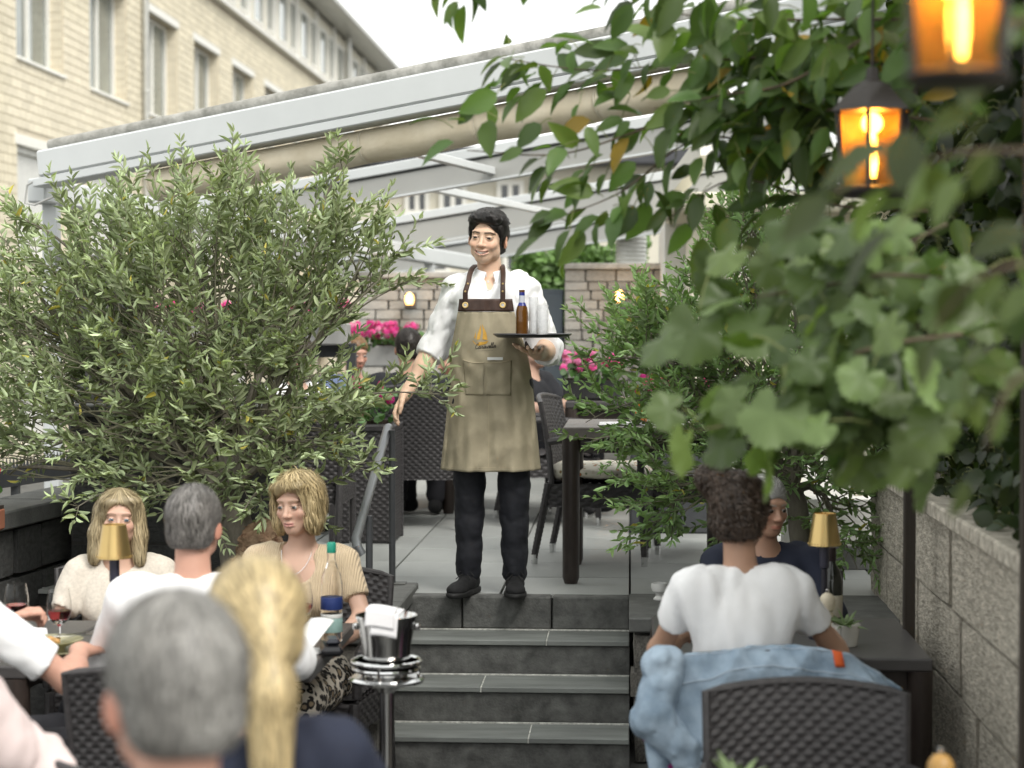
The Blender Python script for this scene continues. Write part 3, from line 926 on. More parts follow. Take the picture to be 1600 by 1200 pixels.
def course_wall(parent, meshes, p0, ud, length, z0, z1, ch, ln, depth, rnd, joint=.008, jit=.012, name='stone', zlim=None):
    """lay stones along the unit vector ud from p0; faces look towards ud x z"""
    ud = Vector(ud).normalized(); nrm = ud.cross(Vector((0, 0, 1)))
    ang = math.atan2(ud.y, ud.x); z = z0; row = 0
    while z < z1 - .02:
        h = min(ch * rnd.uniform(.85, 1.15), z1 - z)
        if z1 - z - h < .04: h = z1 - z
        s = -rnd.uniform(0, ln * .6)
        while s < length:
            L = ln * rnd.uniform(.6, 1.5)
            a, b = max(s, 0), min(s + L, length)
            if length - b < .05: b = length
            if b - a > .03:
                c = Vector(p0) + ud * ((a + b) / 2) + nrm * (rnd.uniform(-jit, jit) - depth / 2 + .015)
                c.z = z + h / 2
                if zlim is None or zlim((a + b) / 2, z + h / 2):
                    link(name, rnd.choice(meshes), parent, c, (0, 0, ang), (b - a - joint, depth, h - joint))
            s += L
            if b >= length: break
        z += h; row += 1

rnd = random.Random(3)
STONE_DK = stone_meshes('stone', M_RUBBLE, 5, 3, .05, 2)
STONE_BAS = stone_meshes('stone', M_BASALT, 5, 3, .03, 3)

# ---- upper terrace: sub-base and single tiles
SX0, SX1, SY = -1.005, 0.0, 9.10
base = G().box((-.95, 14.2, TZ / 2 - .012), (5.6, 9.96, TZ - .024)).build('terrace', mat('dark_joint', (.03, .03, .028), .95, var=.2))
tag(base, kind='structure')
tile_me = [G().box((0, 0, 0), (.590, .590, .02), .002).data('tile') for _ in range(1)]
for t in tile_me: t.materials.append(M_SLATE)
for i in range(-6, 3):
    for j in range(0, 14):
        x, y = i * .6 + .3, SY + .10 + j * .6 + .3
        if x < -3.6 or x > 1.8: continue
        link('tile', tile_me[0], base, (x, y, TZ - .0105 + rnd.uniform(-.0008, .0008)), (0, 0, rnd.choice((0, math.pi))))
# ---- steps
steps = tag(link('stairs'), kind='structure')
G().box(((SX0 + SX1) / 2, SY + .35, .0 + TZ / 2 - .06), (1.03, .55, TZ - .13)).build('stair_core', M_MORTAR, steps)
R_, T_ = .155, .30
for i, (a, b) in enumerate(((-1.03, -.775), (-.768, -.362), (-.354, -.002))):
    G().box(((a + b) / 2, SY + .055, TZ - R_ / 2 + .002), (b - a, .11, R_ - .008), .006).build('curb_block', M_RISER, steps)
for k in range(1, 4):
    z = TZ - k * R_; y0 = SY - k * T_; cut = (-.37, -.64, -.42)[k - 1]
    G().box((-.51, y0 + .05 + .02, z - R_ / 2 - .012), (1.02, .10, R_ - .026), .003).build('riser', M_RISER, steps)
    for a, b in ((-1.02, cut - .003), (cut + .003, -.002)):
        G().box(((a + b) / 2, y0 + T_ / 2 + .001, z - .0115), (b - a, T_ - .006, .023), .003).build('tread', M_TREAD, steps)
    G().bar((-1.02, y0 + T_ - .001, z + .002), (-.002, y0 + T_ - .001, z + .002), .014, .007).build('grout_line', M_WHITEGROUT, steps)
    G().box((cut, y0 + T_ / 2 + .001, z - .0125), (.006, T_ - .008, .020)).build('grout_line', M_WHITEGROUT, steps)
    G().box((-.51, y0 + .21, z - R_ / 2 - .05), (1.0, .18, R_ - .0)).build('stair_core', M_MORTAR, steps)

# ---- left of the steps: side wall with cap and raised bed
lw = thing('stair_wall', 'low split-stone wall with slate cap left of the steps', 'wall')
G().box((-1.21, 8.62, .29), (.30, 1.30, .58)).build('wall_core', M_MORTAR, lw)
course_wall(lw, STONE_DK, (-1.045, 8.0, 0), (0, 1, 0), 1.1, 0, .58, .13, .26, .05, rnd, joint=.014)
course_wall(lw, STONE_DK, (-1.35, 7.97, 0), (1, 0, 0), .30, 0, .58, .13, .20, .05, rnd, joint=.014)
for a, b in ((7.93, 8.70), (8.708, 9.36)):
    G().box((-1.20, (a + b) / 2, .615), (.40, b - a, .065), .006).build('cap_slab', M_CAP, lw)
bed = thing('raised_bed', 'raised stone planting bed under the big olive tree', 'planter')
G().box((-2.05, 8.72, .30), (1.36, .60, .54)).build('soil', mat('soil', (.035, .025, .018), .95, var=.4, scale=30, bump=.8, bscale=60), bed)
course_wall(bed, STONE_BAS, (-2.74, 8.40, 0), (1, 0, 0), 1.36, 0, .62, .15, .32, .06, rnd, joint=.010)

# ---- left boundary wall with coping, running back to the pillar
bw = thing('boundary_wall', 'dark stone boundary wall with wide sloping-away coping at the far left', 'wall')
p0, p1 = Vector((-3.02, 7.2, 0)), Vector((-2.70, 10.15, 0)); ud = (p1 - p0).normalized(); nn = ud.cross(Vector((0, 0, 1)))
Lw = (p1 - p0).length
G().bar(p0 - nn * .14 + Vector((0, 0, .47)), p1 - nn * .14 + Vector((0, 0, .47)), .22, .94).build('wall_core', M_MORTAR, bw)
course_wall(bw, STONE_BAS, p0, ud, Lw, 0, .94, .20, .46, .06, rnd, joint=.012)
for i in range(4):
    a, b = p0 + ud * (Lw * i / 4 + .004), p0 + ud * (Lw * (i + 1) / 4 - .004)
    G().bar(a - nn * .12 + Vector((0, 0, .985)), b - nn * .12 + Vector((0, 0, .985)), .34, .085, .008).build('coping_slab', M_CAP, bw)
pil = thing('stone_pillar', 'square grey stone gate pillar with slab cap behind the olive tree', 'pillar', (-2.78, 10.42, 0))
G().box((0, 0, 1.0), (.26, .26, 2.0)).build('pillar_core', M_MORTAR, pil)
z = .92
for i in range(7):
    h = (.16, .20, .17, .19, .16, .2, .17)[i]
    link('stone', STONE_BAS[i % 5], pil, (0, 0, z + h / 2), (0, 0, 0), (.33, .33, h - .008)); z += h
G().box((0, 0, z + .03), (.42, .42, .06), .008).build('cap_slab', M_CAP, pil)
pp = thing('parapet_wall', 'dark basalt parapet on the terrace edge behind the big olive', 'wall')
G().box((-2.17, 9.62, 1.02), (1.10, .16, .80)).build('wall_core', M_MORTAR, pp)
course_wall(pp, STONE_BAS, (-2.72, 9.54, 0), (1, 0, 0), 1.10, TZ, 1.42, .16, .34, .06, rnd, joint=.010)
G().box((-2.17, 9.61, 1.45), (1.16, .26, .055), .006).build('cap_slab', M_CAP, pp)
# dark rail with a toothed strip on the outer side
ra = thing('toothed_rail', 'dark metal rail topped with a row of small bird spikes beyond the coping', 'railing')
q0, q1 = Vector((-3.55, 9.2, 1.06)), Vector((-2.98, 11.6, 1.06))
G().bar(q0, q1, .05, .10).build('rail', M_STEEL_DK, ra)
G().bar(q0 + Vector((0, 0, -.16)), q1 + Vector((0, 0, -.16)), .04, .04).build('rail', M_STEEL_DK, ra)
g = G()
for i in range(70):
    c = q0.lerp(q1, (i + .5) / 70) + Vector((0, 0, .048)); g.tube([c, c + Vector((0, 0, .055))], [.009, .002], 4)
g.build('spike_strip', M_STEEL_DK, ra)
for t in (.05, .5, .95):
    c = q0.lerp(q1, t); G().bar((c.x, c.y, 0), (c.x, c.y, 1.02), .04, .04, up=(0, 1, 0)).build('post', M_STEEL_DK, ra)

# ---- right of the steps: cap, stub wall, table-side wall
rw = thing('stub_wall', 'split-stone wall stub with broad slate cap right of the steps', 'wall')
G().box((.60, 8.80, .28), (1.16, .68, .56)).build('wall_core', M_MORTAR, rw)
course_wall(rw, STONE_DK, (.03, 9.1, 0), (0, -1, 0), .66, 0, .56, .14, .26, .05, rnd, joint=.014)
course_wall(rw, STONE_DK, (.02, 8.45, 0), (1, 0, 0), 1.16, 0, .56, .15, .24, .06, rnd, joint=.014)
for a, b in ((-.004, .62), (.626, 1.16)):
    G().box(((a + b) / 2, 8.775, .60), (b - a, .76, .062), .006).build('cap_slab', M_CAP, rw)

# ---- long rough wall on the right
M_ROUGH = mat('rough_stone_render', (.46, .42, .34), .95, var=.55, scale=17, bump=1.0, bscale=34, rand=.03, col2=(.62, .57, .48))
STONE_RT = stone_meshes('stone', M_ROUGH, 6, 4, .03, 5)
lwall = thing('garden_wall', 'long rough beige stone wall running along the right side', 'wall')
G().box((1.30, 5.2, .58), (.30, 8.6, 1.16)).build('wall_core', M_ROUGH, lwall)
course_wall(lwall, STONE_RT, (1.145, 9.45, 0), (0, -1, 0), 8.0, 0, 1.17, .29, .95, .06, rnd, joint=-.004, jit=.003)
for i in range(7):
    a = 9.45 - i * 1.15
    G().box((1.27, a - .57, 1.20), (.36, 1.14, .06), .008).build('coping_slab', M_ROUGH, lwall)

# ---- pale lower wall behind the right-hand olive
M_CREAM = mat('cream_paint', (.66, .62, .50), .6, var=.05, scale=3, bump=.05, bscale=60)
M_PALE = mat('pale_render', (.66, .65, .61), .85, var=.06, scale=4, bump=.2, bscale=120)

# ------------------------------------------------------------------ office building on the left
M_BRICK = mat('cream_brick', (.66, .60, .47), .85, var=.10, scale=8, bump=.25, bscale=80, rand=.07, attr=True)
M_JOINT = mat('cream_joint', (.55, .49, .38), .95, var=.12, scale=10)
M_TRIMW = mat('white_trim', (.70, .69, .64), .6, var=.05)
M_GLASS = mat('window_glass', (.20, .22, .20), .06, var=.35, scale=1.2, spec=.9, metal=.15)
M_SHUT = mat('shutter_white', (.66, .66, .63), .6, var=.04)
M_ZINC = mat('zinc', (.48, .48, .45), .42, metal=.4, var=.12)
FX = -7.5
def facade():
    b = thing('office_building', 'long cream brick building with deep-set windows receding on the left', 'building', (FX, 20, 0))
    Y0, Y1, ZT = 20.6, 62.0, 7.62
    rows = [(5.12, 6.72), (2.66, 4.06), (.35, 1.15)]
    wins = [24.05 + i * 3.32 for i in range(-1, 11)]
    W = 1.98
    def loc(x, y, z): return (x - FX, y - 20, z)
    g = G(); RD = .24
    zs = [0] + sorted([q for r in rows for q in r]) + [ZT]
    for i in range(len(zs) - 1):
        za, zb = zs[i], zs[i + 1]; mid = (za + zb) / 2
        isw = any(r[0] < mid < r[1] for r in rows)
        if not isw:
            g.box(loc(FX - RD / 2, (Y0 + Y1) / 2, mid), (RD, Y1 - Y0, zb - za))
        else:
            edges = [Y0] + [e for w in wins for e in (w, w + W)] + [Y1]
            for k in range(0, len(edges), 2):
                if edges[k + 1] > edges[k]: g.box(loc(FX - RD / 2, (edges[k] + edges[k + 1]) / 2, mid), (RD, edges[k + 1] - edges[k], zb - za))
    g.box(loc(FX - RD - 3.2, (Y0 + Y1) / 2, 4.7), (6, Y1 - Y0, 9.4))
    g.build('wall', M_JOINT, b, smooth=False)
    # bricks: thin slips laid in running bond, one by one; the ones that show largest are objects
    ch, bl = .118, .36
    proto = G().box((0, 0, 0), (.016, bl - .010, ch - .010), .003)
    pm = proto.data('brick', col=True); pm.materials.append(M_BRICK)
    half = G().box((0, 0, 0), (.016, bl / 2 - .010, ch - .010), .003).data('brick', col=True); half.materials.append(M_BRICK)
    rr = np.random.default_rng(4)
    far_v, n_obj = [], 0
    cands = []
    nz = int(ZT / ch)
    for r in range(nz):
        z = r * ch + ch / 2
        y = Y0 + (0 if r % 2 == 0 else -bl / 2)
        while y < Y1:
            a, c = max(y, Y0), min(y + bl, Y1); y += bl
            segs = [(a, c)]
            for (q0, q1) in rows:
                if z + ch / 2 > q0 - .02 and z - ch / 2 < q1 + .10:
                    ns = []
                    for (s0, s1) in segs:
                        w0 = [(w - .03, w + W + .03) for w in wins if w - .03 < s1 and w + W + .03 > s0]
                        if not w0: ns.append((s0, s1)); continue
                        w = w0[0]
                        if s0 < w[0] - .02: ns.append((s0, w[0]))
                        if s1 > w[1] + .02: ns.append((w[1], s1))
                    segs = ns
            for s0, s1 in segs:
                if s1 - s0 > .04: cands.append((s0, s1, z))
    cands.sort(key=lambda t: t[0])
    vis = [t for t in cands if 23.5 < t[0] < 29.0 and 1.89 + (t[2] - 1.89) > 4.15 and t[2] < 5.95]
    vis = vis[:300]; vs_ = set(vis)
    for s0, s1, z in vis:
        L = s1 - s0
        o = link('brick', pm, b, loc(FX + .006, (s0 + s1) / 2, z), None, (1, (L - .010) / (bl - .010), 1))
    rest = [t for t in cands if t not in vs_]
    A = np.array(rest); n = len(A)
    hx = .008; ya, yb, zz = A[:, 0] + .005, A[:, 1] - .005, A[:, 2]
    V = np.zeros((n, 8, 3))
    for i, (sx, sy, sz) in enumerate([(a, c, e) for e in (-1, 1) for c in (0, 1) for a in (-1, 1)]):
        V[:, i, 0] = .006 + hx * sx; V[:, i, 1] = np.where(sy == 0, ya, yb) - 20; V[:, i, 2] = zz + sz * (ch / 2 - .005)
    Fq = np.array([(4, 5, 7, 6), (0, 1, 5, 4), (2, 6, 7, 3), (1, 3, 7, 5), (0, 2, 3, 1)])
    Q = (Fq[None] + (np.arange(n) * 8)[:, None, None]).reshape(-1, 4)
    cc = np.repeat(rr.uniform(.9, 1.08, n), 8)
    me = np_mesh('bricks', V.reshape(-1, 3), [Q], np.stack([cc, cc, cc * .98], 1), smooth=False); me.materials.append(M_BRICK)
    o = link('brickwork', me, b); o['kind'] = 'stuff'
    # reveal bricks on the far jamb of each opening
    g = G()
    for (q0, q1) in rows[:2]:
        for w in wins[:8]:
            z = q0
            while z < q1 - .02:
                h = min(ch, q1 - z)
                g.box(loc(FX - RD / 2 + .004, w + W + .0, z + h / 2), (RD - .012, .012, h - .010)); z += ch
    for i in range(len(g.v)): pass
    g.build('reveal_bricks', M_BRICK, b, smooth=False, col=True)['kind'] = 'stuff'
    # windows
    for ri, (q0, q1) in enumerate(rows):
        for wi, w in enumerate(wins[:9] if ri == 0 else wins[:6]):
            xb = FX - RD + .02; c = w + W / 2
            fr = G()
            for yy in (w + .035, w + W - .035, w + W * .52): fr.box(loc(xb + .03, yy, (q0 + q1) / 2), (.06, .07, q1 - q0 - .01), .004)
            for z in (q0 + .035, q1 - .035): fr.box(loc(xb + .03, c, z), (.058, W - .08, .068), .004)
            wo = fr.build('window', M_TRIMW, b)
            G().box(loc(xb + .012, c, (q0 + q1) / 2), (.012, W - .1, q1 - q0 - .1)).build('pane', M_GLASS, wo)
            if ri == 1:
                g = G(); z = q0 + .02
                while z < q1 - .12: g.box(loc(FX - .10, c, z + .021), (.014, W - .04, .040), .004); z += .043
                g.build('roller_shutter', M_SHUT, wo)
                G().box(loc(FX - .10, c, q1 - .055), (.10, W - .03, .10), .01).build('shutter_box', M_ZINC, wo)
            if ri == 2:
                G().sheet(lambda u, v: loc(xb + .05 + .018 * math.sin(u * 60), w + .1 + (W - .2) * u, q0 + .05 + (q1 - q0 - .1) * v), 60, 2, .002).build('curtain', mat('net_curtain', (.5, .5, .48), .9), wo)
            G().box(loc(FX - .01, c, q1 + .045), (.075, W + .24, .13), .006).build('lintel', M_TRIMW, b)
            G().box(loc(FX - .02, c, q0 - .025), (.14, W + .10, .045), .006).build('sill', M_TRIMW, b)
    # clerestory band above a ledge
    G().box(loc(FX + .04, (Y0 + Y1) / 2, ZT + .06), (.22, Y1 - Y0, .10), .01).build('ledge', M_TRIMW, b)
    G().box(loc(FX - .10, (Y0 + Y1) / 2, 8.45), (.10, Y1 - Y0, 1.65)).build('band_wall', M_CREAM, b)
    y = 31.0
    while y < 61:
        w0 = G()
        for yy in (y + .03, y + 1.05): w0.box(loc(FX - .03, yy, 8.42), (.07, .06, 1.10), .004)
        for z in (7.90, 8.95): w0.box(loc(FX - .03, y + .54, z), (.068, 1.0, .06), .004)
        wo = w0.build('window', M_TRIMW, b)
        G().box(loc(FX - .045, y + .54, 8.42), (.02, .98, 1.0)).build('pane', M_GLASS, wo)
        y += 1.42
    for i in range(12):
        y = 30.3 + i * 2.84
        G().box(loc(FX - .01, y, 8.45), (.12, .14, 1.6), .01).build('pilaster', M_TRIMW, b)
    rf = G().box(loc(FX - 1.2, (Y0 + Y1) / 2, 9.42), (3.4, Y1 - Y0, .16), .02).build('roof', M_ZINC, b)
    G().bar(loc(FX + .56, Y0, 9.38), loc(FX + .56, Y1, 9.38), .14, .16, .03).build('gutter', M_ZINC, rf)
    d = G(); d.tube([loc(FX + .07, 30.3, 0), loc(FX + .07, 30.3, 7.4), loc(FX + .25, 30.3, 7.9), loc(FX + .5, 30.3, 9.2)], .055, 12)
    for z in (3.4, 5.4, 7.1): d.lathe([(.062, -.03), (.066, 0), (.062, .03)], 12, loc(FX + .07, 30.3, z))
    d.build('downpipe', M_ZINC, b)
    d = G(); d.tube([loc(FX + .1, 52.2, 7.7), loc(FX + .1, 52.2, 9.3)], .07, 10); d.build('downpipe', M_ZINC, b)
facade()

# ------------------------------------------------------------------ house seen through the canopy
M_SLATEROOF = mat('slate_roof', (.06, .062, .07), .6, var=.2, scale=8)
def back_house():
    Y = 30.0
    a, c = at(560, 262, Y), at(1130, 560, Y)
    h = thing('town_house', 'pale town house with white framed windows seen through the open canopy', 'building', (0, Y, 0))
    G().box(((a.x + c.x) / 2, 3.0, a.z / 2), (c.x - a.x, 6, a.z)).build('wall', mat('house_render', (.60, .57, .48), .9, var=.05, scale=2), h)
    rf = G().box(((a.x + c.x) / 2, 2.9, a.z + .14), (c.x - a.x + .5, 6.6, .28), .03).build('roof', M_SLATEROOF, h)
    for (x0, x1, y0, y1) in ((636, 668, 294, 332), (690, 726, 292, 334), (780, 815, 286, 330), (832, 870, 284, 328), (640, 700, 372, 425), (790, 850, 372, 425)):
        p, q = at(x0, y0, Y), at(x1, y1, Y); w, hh = q.x - p.x, p.z - q.z
        g = G()
        for xx in (p.x, q.x, (p.x + q.x) / 2): g.box((xx, -.02, (p.z + q.z) / 2), (.07, .08, hh + .07))
        for zz in (p.z, q.z): g.box(((p.x + q.x) / 2, -.018, zz), (w - .07, .074, .07))
        wo = g.build('window', M_TRIMW, h)
        G().box(((p.x + q.x) / 2, -.005, (p.z + q.z) / 2), (w, .012, hh)).build('pane', mat('dark_glass', (.045, .05, .055), .05, var=.3, scale=1, spec=.9), wo)
        G().box(((p.x + q.x) / 2, -.05, q.z - .07), (w + .2, .14, .06), .01).build('sill', M_TRIMW, h)
back_house()

# ------------------------------------------------------------------ back of the terrace: stone walls, door, hedge, vent
M_GSTONE = mat('grey_ashlar', (.38, .37, .345), .9, var=.25, scale=12, bump=.6, bscale=50, rand=.14)
M_MORTL = mat('light_mortar', (.24, .235, .22), .95, var=.2, scale=20)
STONE_GR = stone_meshes('stone', M_GSTONE, 5, 3, .04, 8)
def sconce(name_label, px, py, Y):
    c = at(px, py, Y)
    s = thing('wall_lamp', name_label, 'lamp', (c.x, Y - .02, c.z))
    g = G().box((0, -.01, 0), (.10, .02, .14), .004); g.tube([(0, -.02, .02), (0, -.08, .05)], .008, 6); g.build('bracket', M_STEEL_DK, s)
    G().lathe([(.03, -.045), (.042, -.01), (.036, .035), (.012, .06)], 14, (0, -.09, .01)).build('glass', mat('amber_lit', (.9, .6, .25), .4, emit=(1.0, .50, .15), estr=1.5, var=0), s)
    l = bpy.data.lights.new('lamp_glow', 'POINT'); l.energy = 1.2; l.color = (1, .62, .28); l.shadow_soft_size = .05
    link('lamp_glow', l, s, (0, -.16, .02))
def back_wall(label, x0, x1, ytop, Y, seed):
    a, c = at(x0, ytop, Y), at(x1, ytop, Y)
    w = thing('garden_screen_wall', label, 'wall', (0, 0, 0))
    G().box(((a.x + c.x) / 2, Y + .16, (TZ + a.z) / 2), (c.x - a.x, .25, a.z - TZ)).build('wall_core', M_MORTL, w)
    course_wall(w, STONE_GR, (a.x, Y, 0), (1, 0, 0), c.x - a.x, TZ, a.z - .03, .085, .24, .06, random.Random(seed), joint=.005, jit=.008)
    G().box(((a.x + c.x) / 2, Y + .12, a.z), (c.x - a.x + .06, .36, .05), .006).build('cap_slab', M_GSTONE, w)
    return a, c
back_wall('grey coursed stone wall with a lit lamp right of the grey door', 882, 1056, 416, 17.0, 1)
back_wall('grey stone wall behind the guests to the left of the waiter', 560, 724, 430, 17.0, 2)
sconce('small lit amber lamp on the stone wall right of the door', 968, 466, 16.92)
sconce('small lit amber lamp on the stone wall above the petunia trough', 642, 470, 16.92)
dr = thing('back_entrance', 'dark blue-grey panel door with steel lever handle', 'door', (0, 17.05, 0))
p, q = at(730, 452, 17.05), at(880, 610, 17.05); cx, w = (p.x + q.x) / 2, q.x - p.x
Md = mat('door_paint', (.060, .075, .090), .5, var=.08)
G().box((cx, .03, (TZ + p.z) / 2), (w, .06, p.z - TZ), .004).build('leaf', Md, dr)
for i in range(5):
    G().box((cx - w / 2 + (i + .5) * w / 5, -.006, (TZ + p.z) / 2), (w / 5 - .012, .018, p.z - TZ - .1), .003).build('board', Md, dr)
hp = at(868, 552, 17.0)
g = G(); g.box((hp.x + .02, -.022, hp.z), (.035, .012, .20), .003); g.tube([(hp.x + .02, -.03, hp.z + .05), (hp.x + .02, -.065, hp.z + .05), (hp.x - .10, -.065, hp.z + .05)], .009, 8)
g.build('handle', mat('brushed_steel', (.55, .55, .54), .3, metal=1), dr)

vt = thing('vent_stack', 'ribbed metal exhaust pipe on a pale roof box behind the stone wall', 'vent')
c = at(986, 392, 19.0)
g = G()
prof = []
for i in range(14): prof += [(.145, i * .04), (.155, i * .04 + .015), (.145, i * .04 + .03)]
g.lathe(prof, 20, (c.x, 19.2, c.z - .25)); g.build('pipe', M_ZINC, vt)
G().box((c.x, 19.2, c.z - .23), (.62, .5, .10), .01).build('box_lid', M_TRIMW, vt)
G().box((c.x, 19.2, (c.z - .28) / 2), (.55, .45, c.z - .28), .01).build('box', M_TRIMW, vt)

# ------------------------------------------------------------------ cream garden house on the right
def garden_house():
    Y = 13.2
    h = thing('garden_house', 'cream panelled timber garden house behind the small olive', 'building', (0, Y, 0))
    a = at(1082, 300, Y); x0 = a.x; x1 = x0 + 3.0; zt = at(1100, 332, Y).z
    G().box(((x0 + x1) / 2, 1.6, (TZ + zt) / 2), (x1 - x0, 3.0, zt - TZ)).build('wall', M_CREAM, h)
    for px0, px1 in ((1080, 1106), (1222, 1240), (1350, 1368)):
        p, q = at(px0, 340, Y), at(px1, 340, Y)
        G().box(((p.x + q.x) / 2, .07, (TZ + zt) / 2), (q.x - p.x, .12, zt - TZ), .006).build('pilaster', M_CREAM, h)
    for px0, px1 in ((1110, 1219), (1244, 1347)):
        for py0, py1 in ((346, 440), (452, 560), (572, 690), (702, 800)):
            p, q = at(px0, py0, Y), at(px1, py1, Y); c = ((p.x + q.x) / 2, .085, (p.z + q.z) / 2)
            g = G()
            for xx in (p.x + .02, q.x - .02): g.box((xx, .085, c[2]), (.04, .05, p.z - q.z), .004)
            for zz in (p.z - .02, q.z + .02): g.box((c[0], .086, zz), (q.x - p.x - .08, .048, .04), .004)
            fr = g.build('panel_frame', M_CREAM, h)
            G().box(c, (q.x - p.x - .08, .012, p.z - q.z - .08)).build('panel', M_PALE, fr)
    G().box(((x0 + x1) / 2, 1.5, zt + .06), (x1 - x0 + .3, 3.5, .12), .02).build('roof_edge', M_CREAM, h)
    # white end wall seen left of the corner pilaster
    p = at(1032, 345, 15.0)
    G().box((p.x + .28, 3.2, (TZ + p.z) / 2), (.5, 3.2, p.z - TZ)).build('end_wall', M_PALE, h)
    rf = G(); rf.bar((p.x - .05, 1.4, p.z + .03), (x0 + .1, .2, p.z + .42), .10, .14); rf.build('verge_board', M_TRIMW, h)
garden_house()
pw = thing('white_plinth_wall', 'white rendered low wall with grey base beside the right garden wall', 'wall')
p, q = at(1225, 780, 10.2), at(1372, 915, 10.2)
G().box(((p.x + q.x) / 2, 10.3, (TZ + p.z) / 2 + .06), (q.x - p.x, .2, p.z - TZ - .12)).build('render', M_PALE, pw)
G().box(((p.x + q.x) / 2, 10.29, TZ + .06), (q.x - p.x + .02, .22, .12), .004).build('base_course', M_CAP, pw)

# ------------------------------------------------------------------ canopy over the terrace
M_ALU = mat('white_aluminium', (.58, .60, .60), .45, var=.04, scale=3, spec=.5)
M_ALUG = mat('grey_aluminium', (.36, .36, .34), .5, var=.05, scale=3)
M_MOSS = mat('weathered_cover', (.30, .30, .26), .9, var=.5, scale=9, bump=.5, bscale=60, col2=(.42, .41, .38), stretch=(1, 1, 1))
M_CANVAS = mat('beige_canvas', (.70, .60, .43), .85, var=.14, scale=3.0, bump=.25, bscale=40, col2=(.78, .71, .57))
def canopy():
    c = thing('terrace_canopy', 'white sloping awning frame with beige canvas roll over the terrace', 'awning')
    U = Vector((-.922, .388, -.122)).normalized(); Nh = Vector((.388, .922, 0)).normalized()
    up = U.cross(Nh); up = up if up.z > 0 else -up
    A = at(600, 187, 10.4)                                      # a point on the lower front edge of the gable beam
    def pt(s, n=0.0, h=0.0): return A + U * s + Nh * n + up * h
    def s_at(px, Y0=10.4):
        best = min((abs(_px(pt(s / 50.0)) - px), s / 50.0) for s in range(-150, 200)); return best[1]
    sL, sR = s_at(62), s_at(1400)
    def beam(name, s0, s1, n, h, w, t, m, bev=.006, par=c):
        g = G(); a, b = pt(s0, n, h), pt(s1, n, h); d = (b - a).normalized()
        R = Matrix((Nh, d, up)).transposed(); R = Matrix(((Nh.x, d.x, up.x), (Nh.y, d.y, up.y), (Nh.z, d.z, up.z)))
        g.box((a + b) / 2, (w, (b - a).length, t), bev, R); return g.build(name, m, par)
    # gable beam: upper box, lower lip, weathered tube on top
    gb = beam('cassette', sL, sR, .10, .128, .20, .150, M_ALU, .010)
    beam('cassette_lip', sL + .05, sR, .085, .026, .16, .050, M_ALU, .006, gb)
    G().tube([pt(sL - .02, .12, .24), pt(sR, .12, .24)], .036, 14).build('cover_tube', M_MOSS, c)
    beam('tube_rail', sL, sR, .12, .208, .06, .012, M_ALUG, .002)
    # wire loop at the left end
    G().tube([pt(sL, .02, .05), pt(sL + .10, .02, .02), pt(sL + .13, .02, -.08), pt(sL + .06, .02, -.10), pt(sL - .3, .05, -.02)], .006, 6).build('cable', mat('cable_grey', (.4, .4, .38), .5), c)
    # canvas roll hanging below, in panels between seams
    s0, s1 = s_at(215), s_at(1120); n = 5
    for i in range(n):
        a, b = s0 + (s1 - s0) * i / n, s0 + (s1 - s0) * (i + 1) / n
        def sec(s, v, u=.5, i=i, k=1.0):
            th = rad(-8 + 205 * v)
            rr_ = 1 + .07 * math.sin(3 * u + i * 2) + .03 * math.sin(13 * u + 7 * v + i)
            sag = .010 * math.sin(u * math.pi)
            return pt(s, .18 - .105 * math.sin(th) * rr_ * k, -.004 - (.088 + sag / 2) * (1 - math.cos(th)))
        def cv(u, v, a=a, b=b, i=i, sec=sec): return sec(a + .003 + (b - a - .006) * u, v, u)
        G().sheet(cv, 22, 18, .004).build('canvas_panel', M_CANVAS, c, sharp=180)
        g = G(); g.tube([sec(a, v, 0, i, 1.03) for v in np.linspace(.03, .97, 16)], .008, 6, flat=.5)
        g.build('canvas_seam', mat('canvas_tape', (.62, .56, .44), .8), c)
    # rafters further back
    for i, (n_, s1_, t) in enumerate(((3.05, sL + .2, .15), (6.1, sL + 1.2, .19), (8.4, sL + 2.0, .17))):
        r = beam('rafter', s1_ + 1.2, sR - 4.0, n_, .09, .10, t, M_ALUG, .006)
        beam('rafter_cap', s1_ + 1.2, sR - 4.0, n_, .09 + t / 2 + .045, .14, .07, M_ALU, .006, r)
        beam('gasket', s1_ + 1.2, sR - 4.0, n_ - .052, .09 + t / 2 + .004, .012, .014, mat('black_gasket', (.01, .012, .011), .5), .0, r)
        beam('rafter_edge', s1_ + 1.2, sR - 4.0, n_ - .04, .09 - t / 2 - .008, .06, .016, M_ALU, .002, r)
    # purlins between the rafters
    for s_, n0, n1 in ((.55, .2, 3.0), (1.5, 3.1, 6.0), (-2.3, .2, 3.0), (-1.2, 3.1, 6.0), (.6, 6.2, 8.3)):
        g = G(); g.bar(pt(s_, n0, .07), pt(s_ + (n1 - n0) * .12, n1, .07), .06, .05, .004); g.build('purlin', M_ALU, c)
    # left gutter beam and posts
    a, b = pt(sL + .12, .12, .0), pt(sL + 1.5, 8.6, -.05)
    G().bar(a, b, .12, .14, .01).build('eaves_beam', M_ALU, c)
    for t in (.02, .40, .8):
        p = a.lerp(b, t)
        G().bar((p.x, p.y, 0.0), (p.x, p.y, p.z - .06), .09, .09, .006, up=(0, 1, 0)).build('post', M_ALU, c)
    # right end: wall plate carried by a post at the garden house
    p = pt(sR - .05, .10, .05)
    G().bar((p.x, p.y, 0.0), (p.x, p.y, p.z), .10, .10, .006, up=(0, 1, 0)).build('post', M_ALU, c)
    for n_ in (3.05, 6.1, 8.4):
        p = pt(sR - 4.05, n_, .05); G().bar((p.x, p.y, .5), (p.x, p.y, p.z), .09, .09, .006, up=(0, 1, 0)).build('post', M_ALU, c)
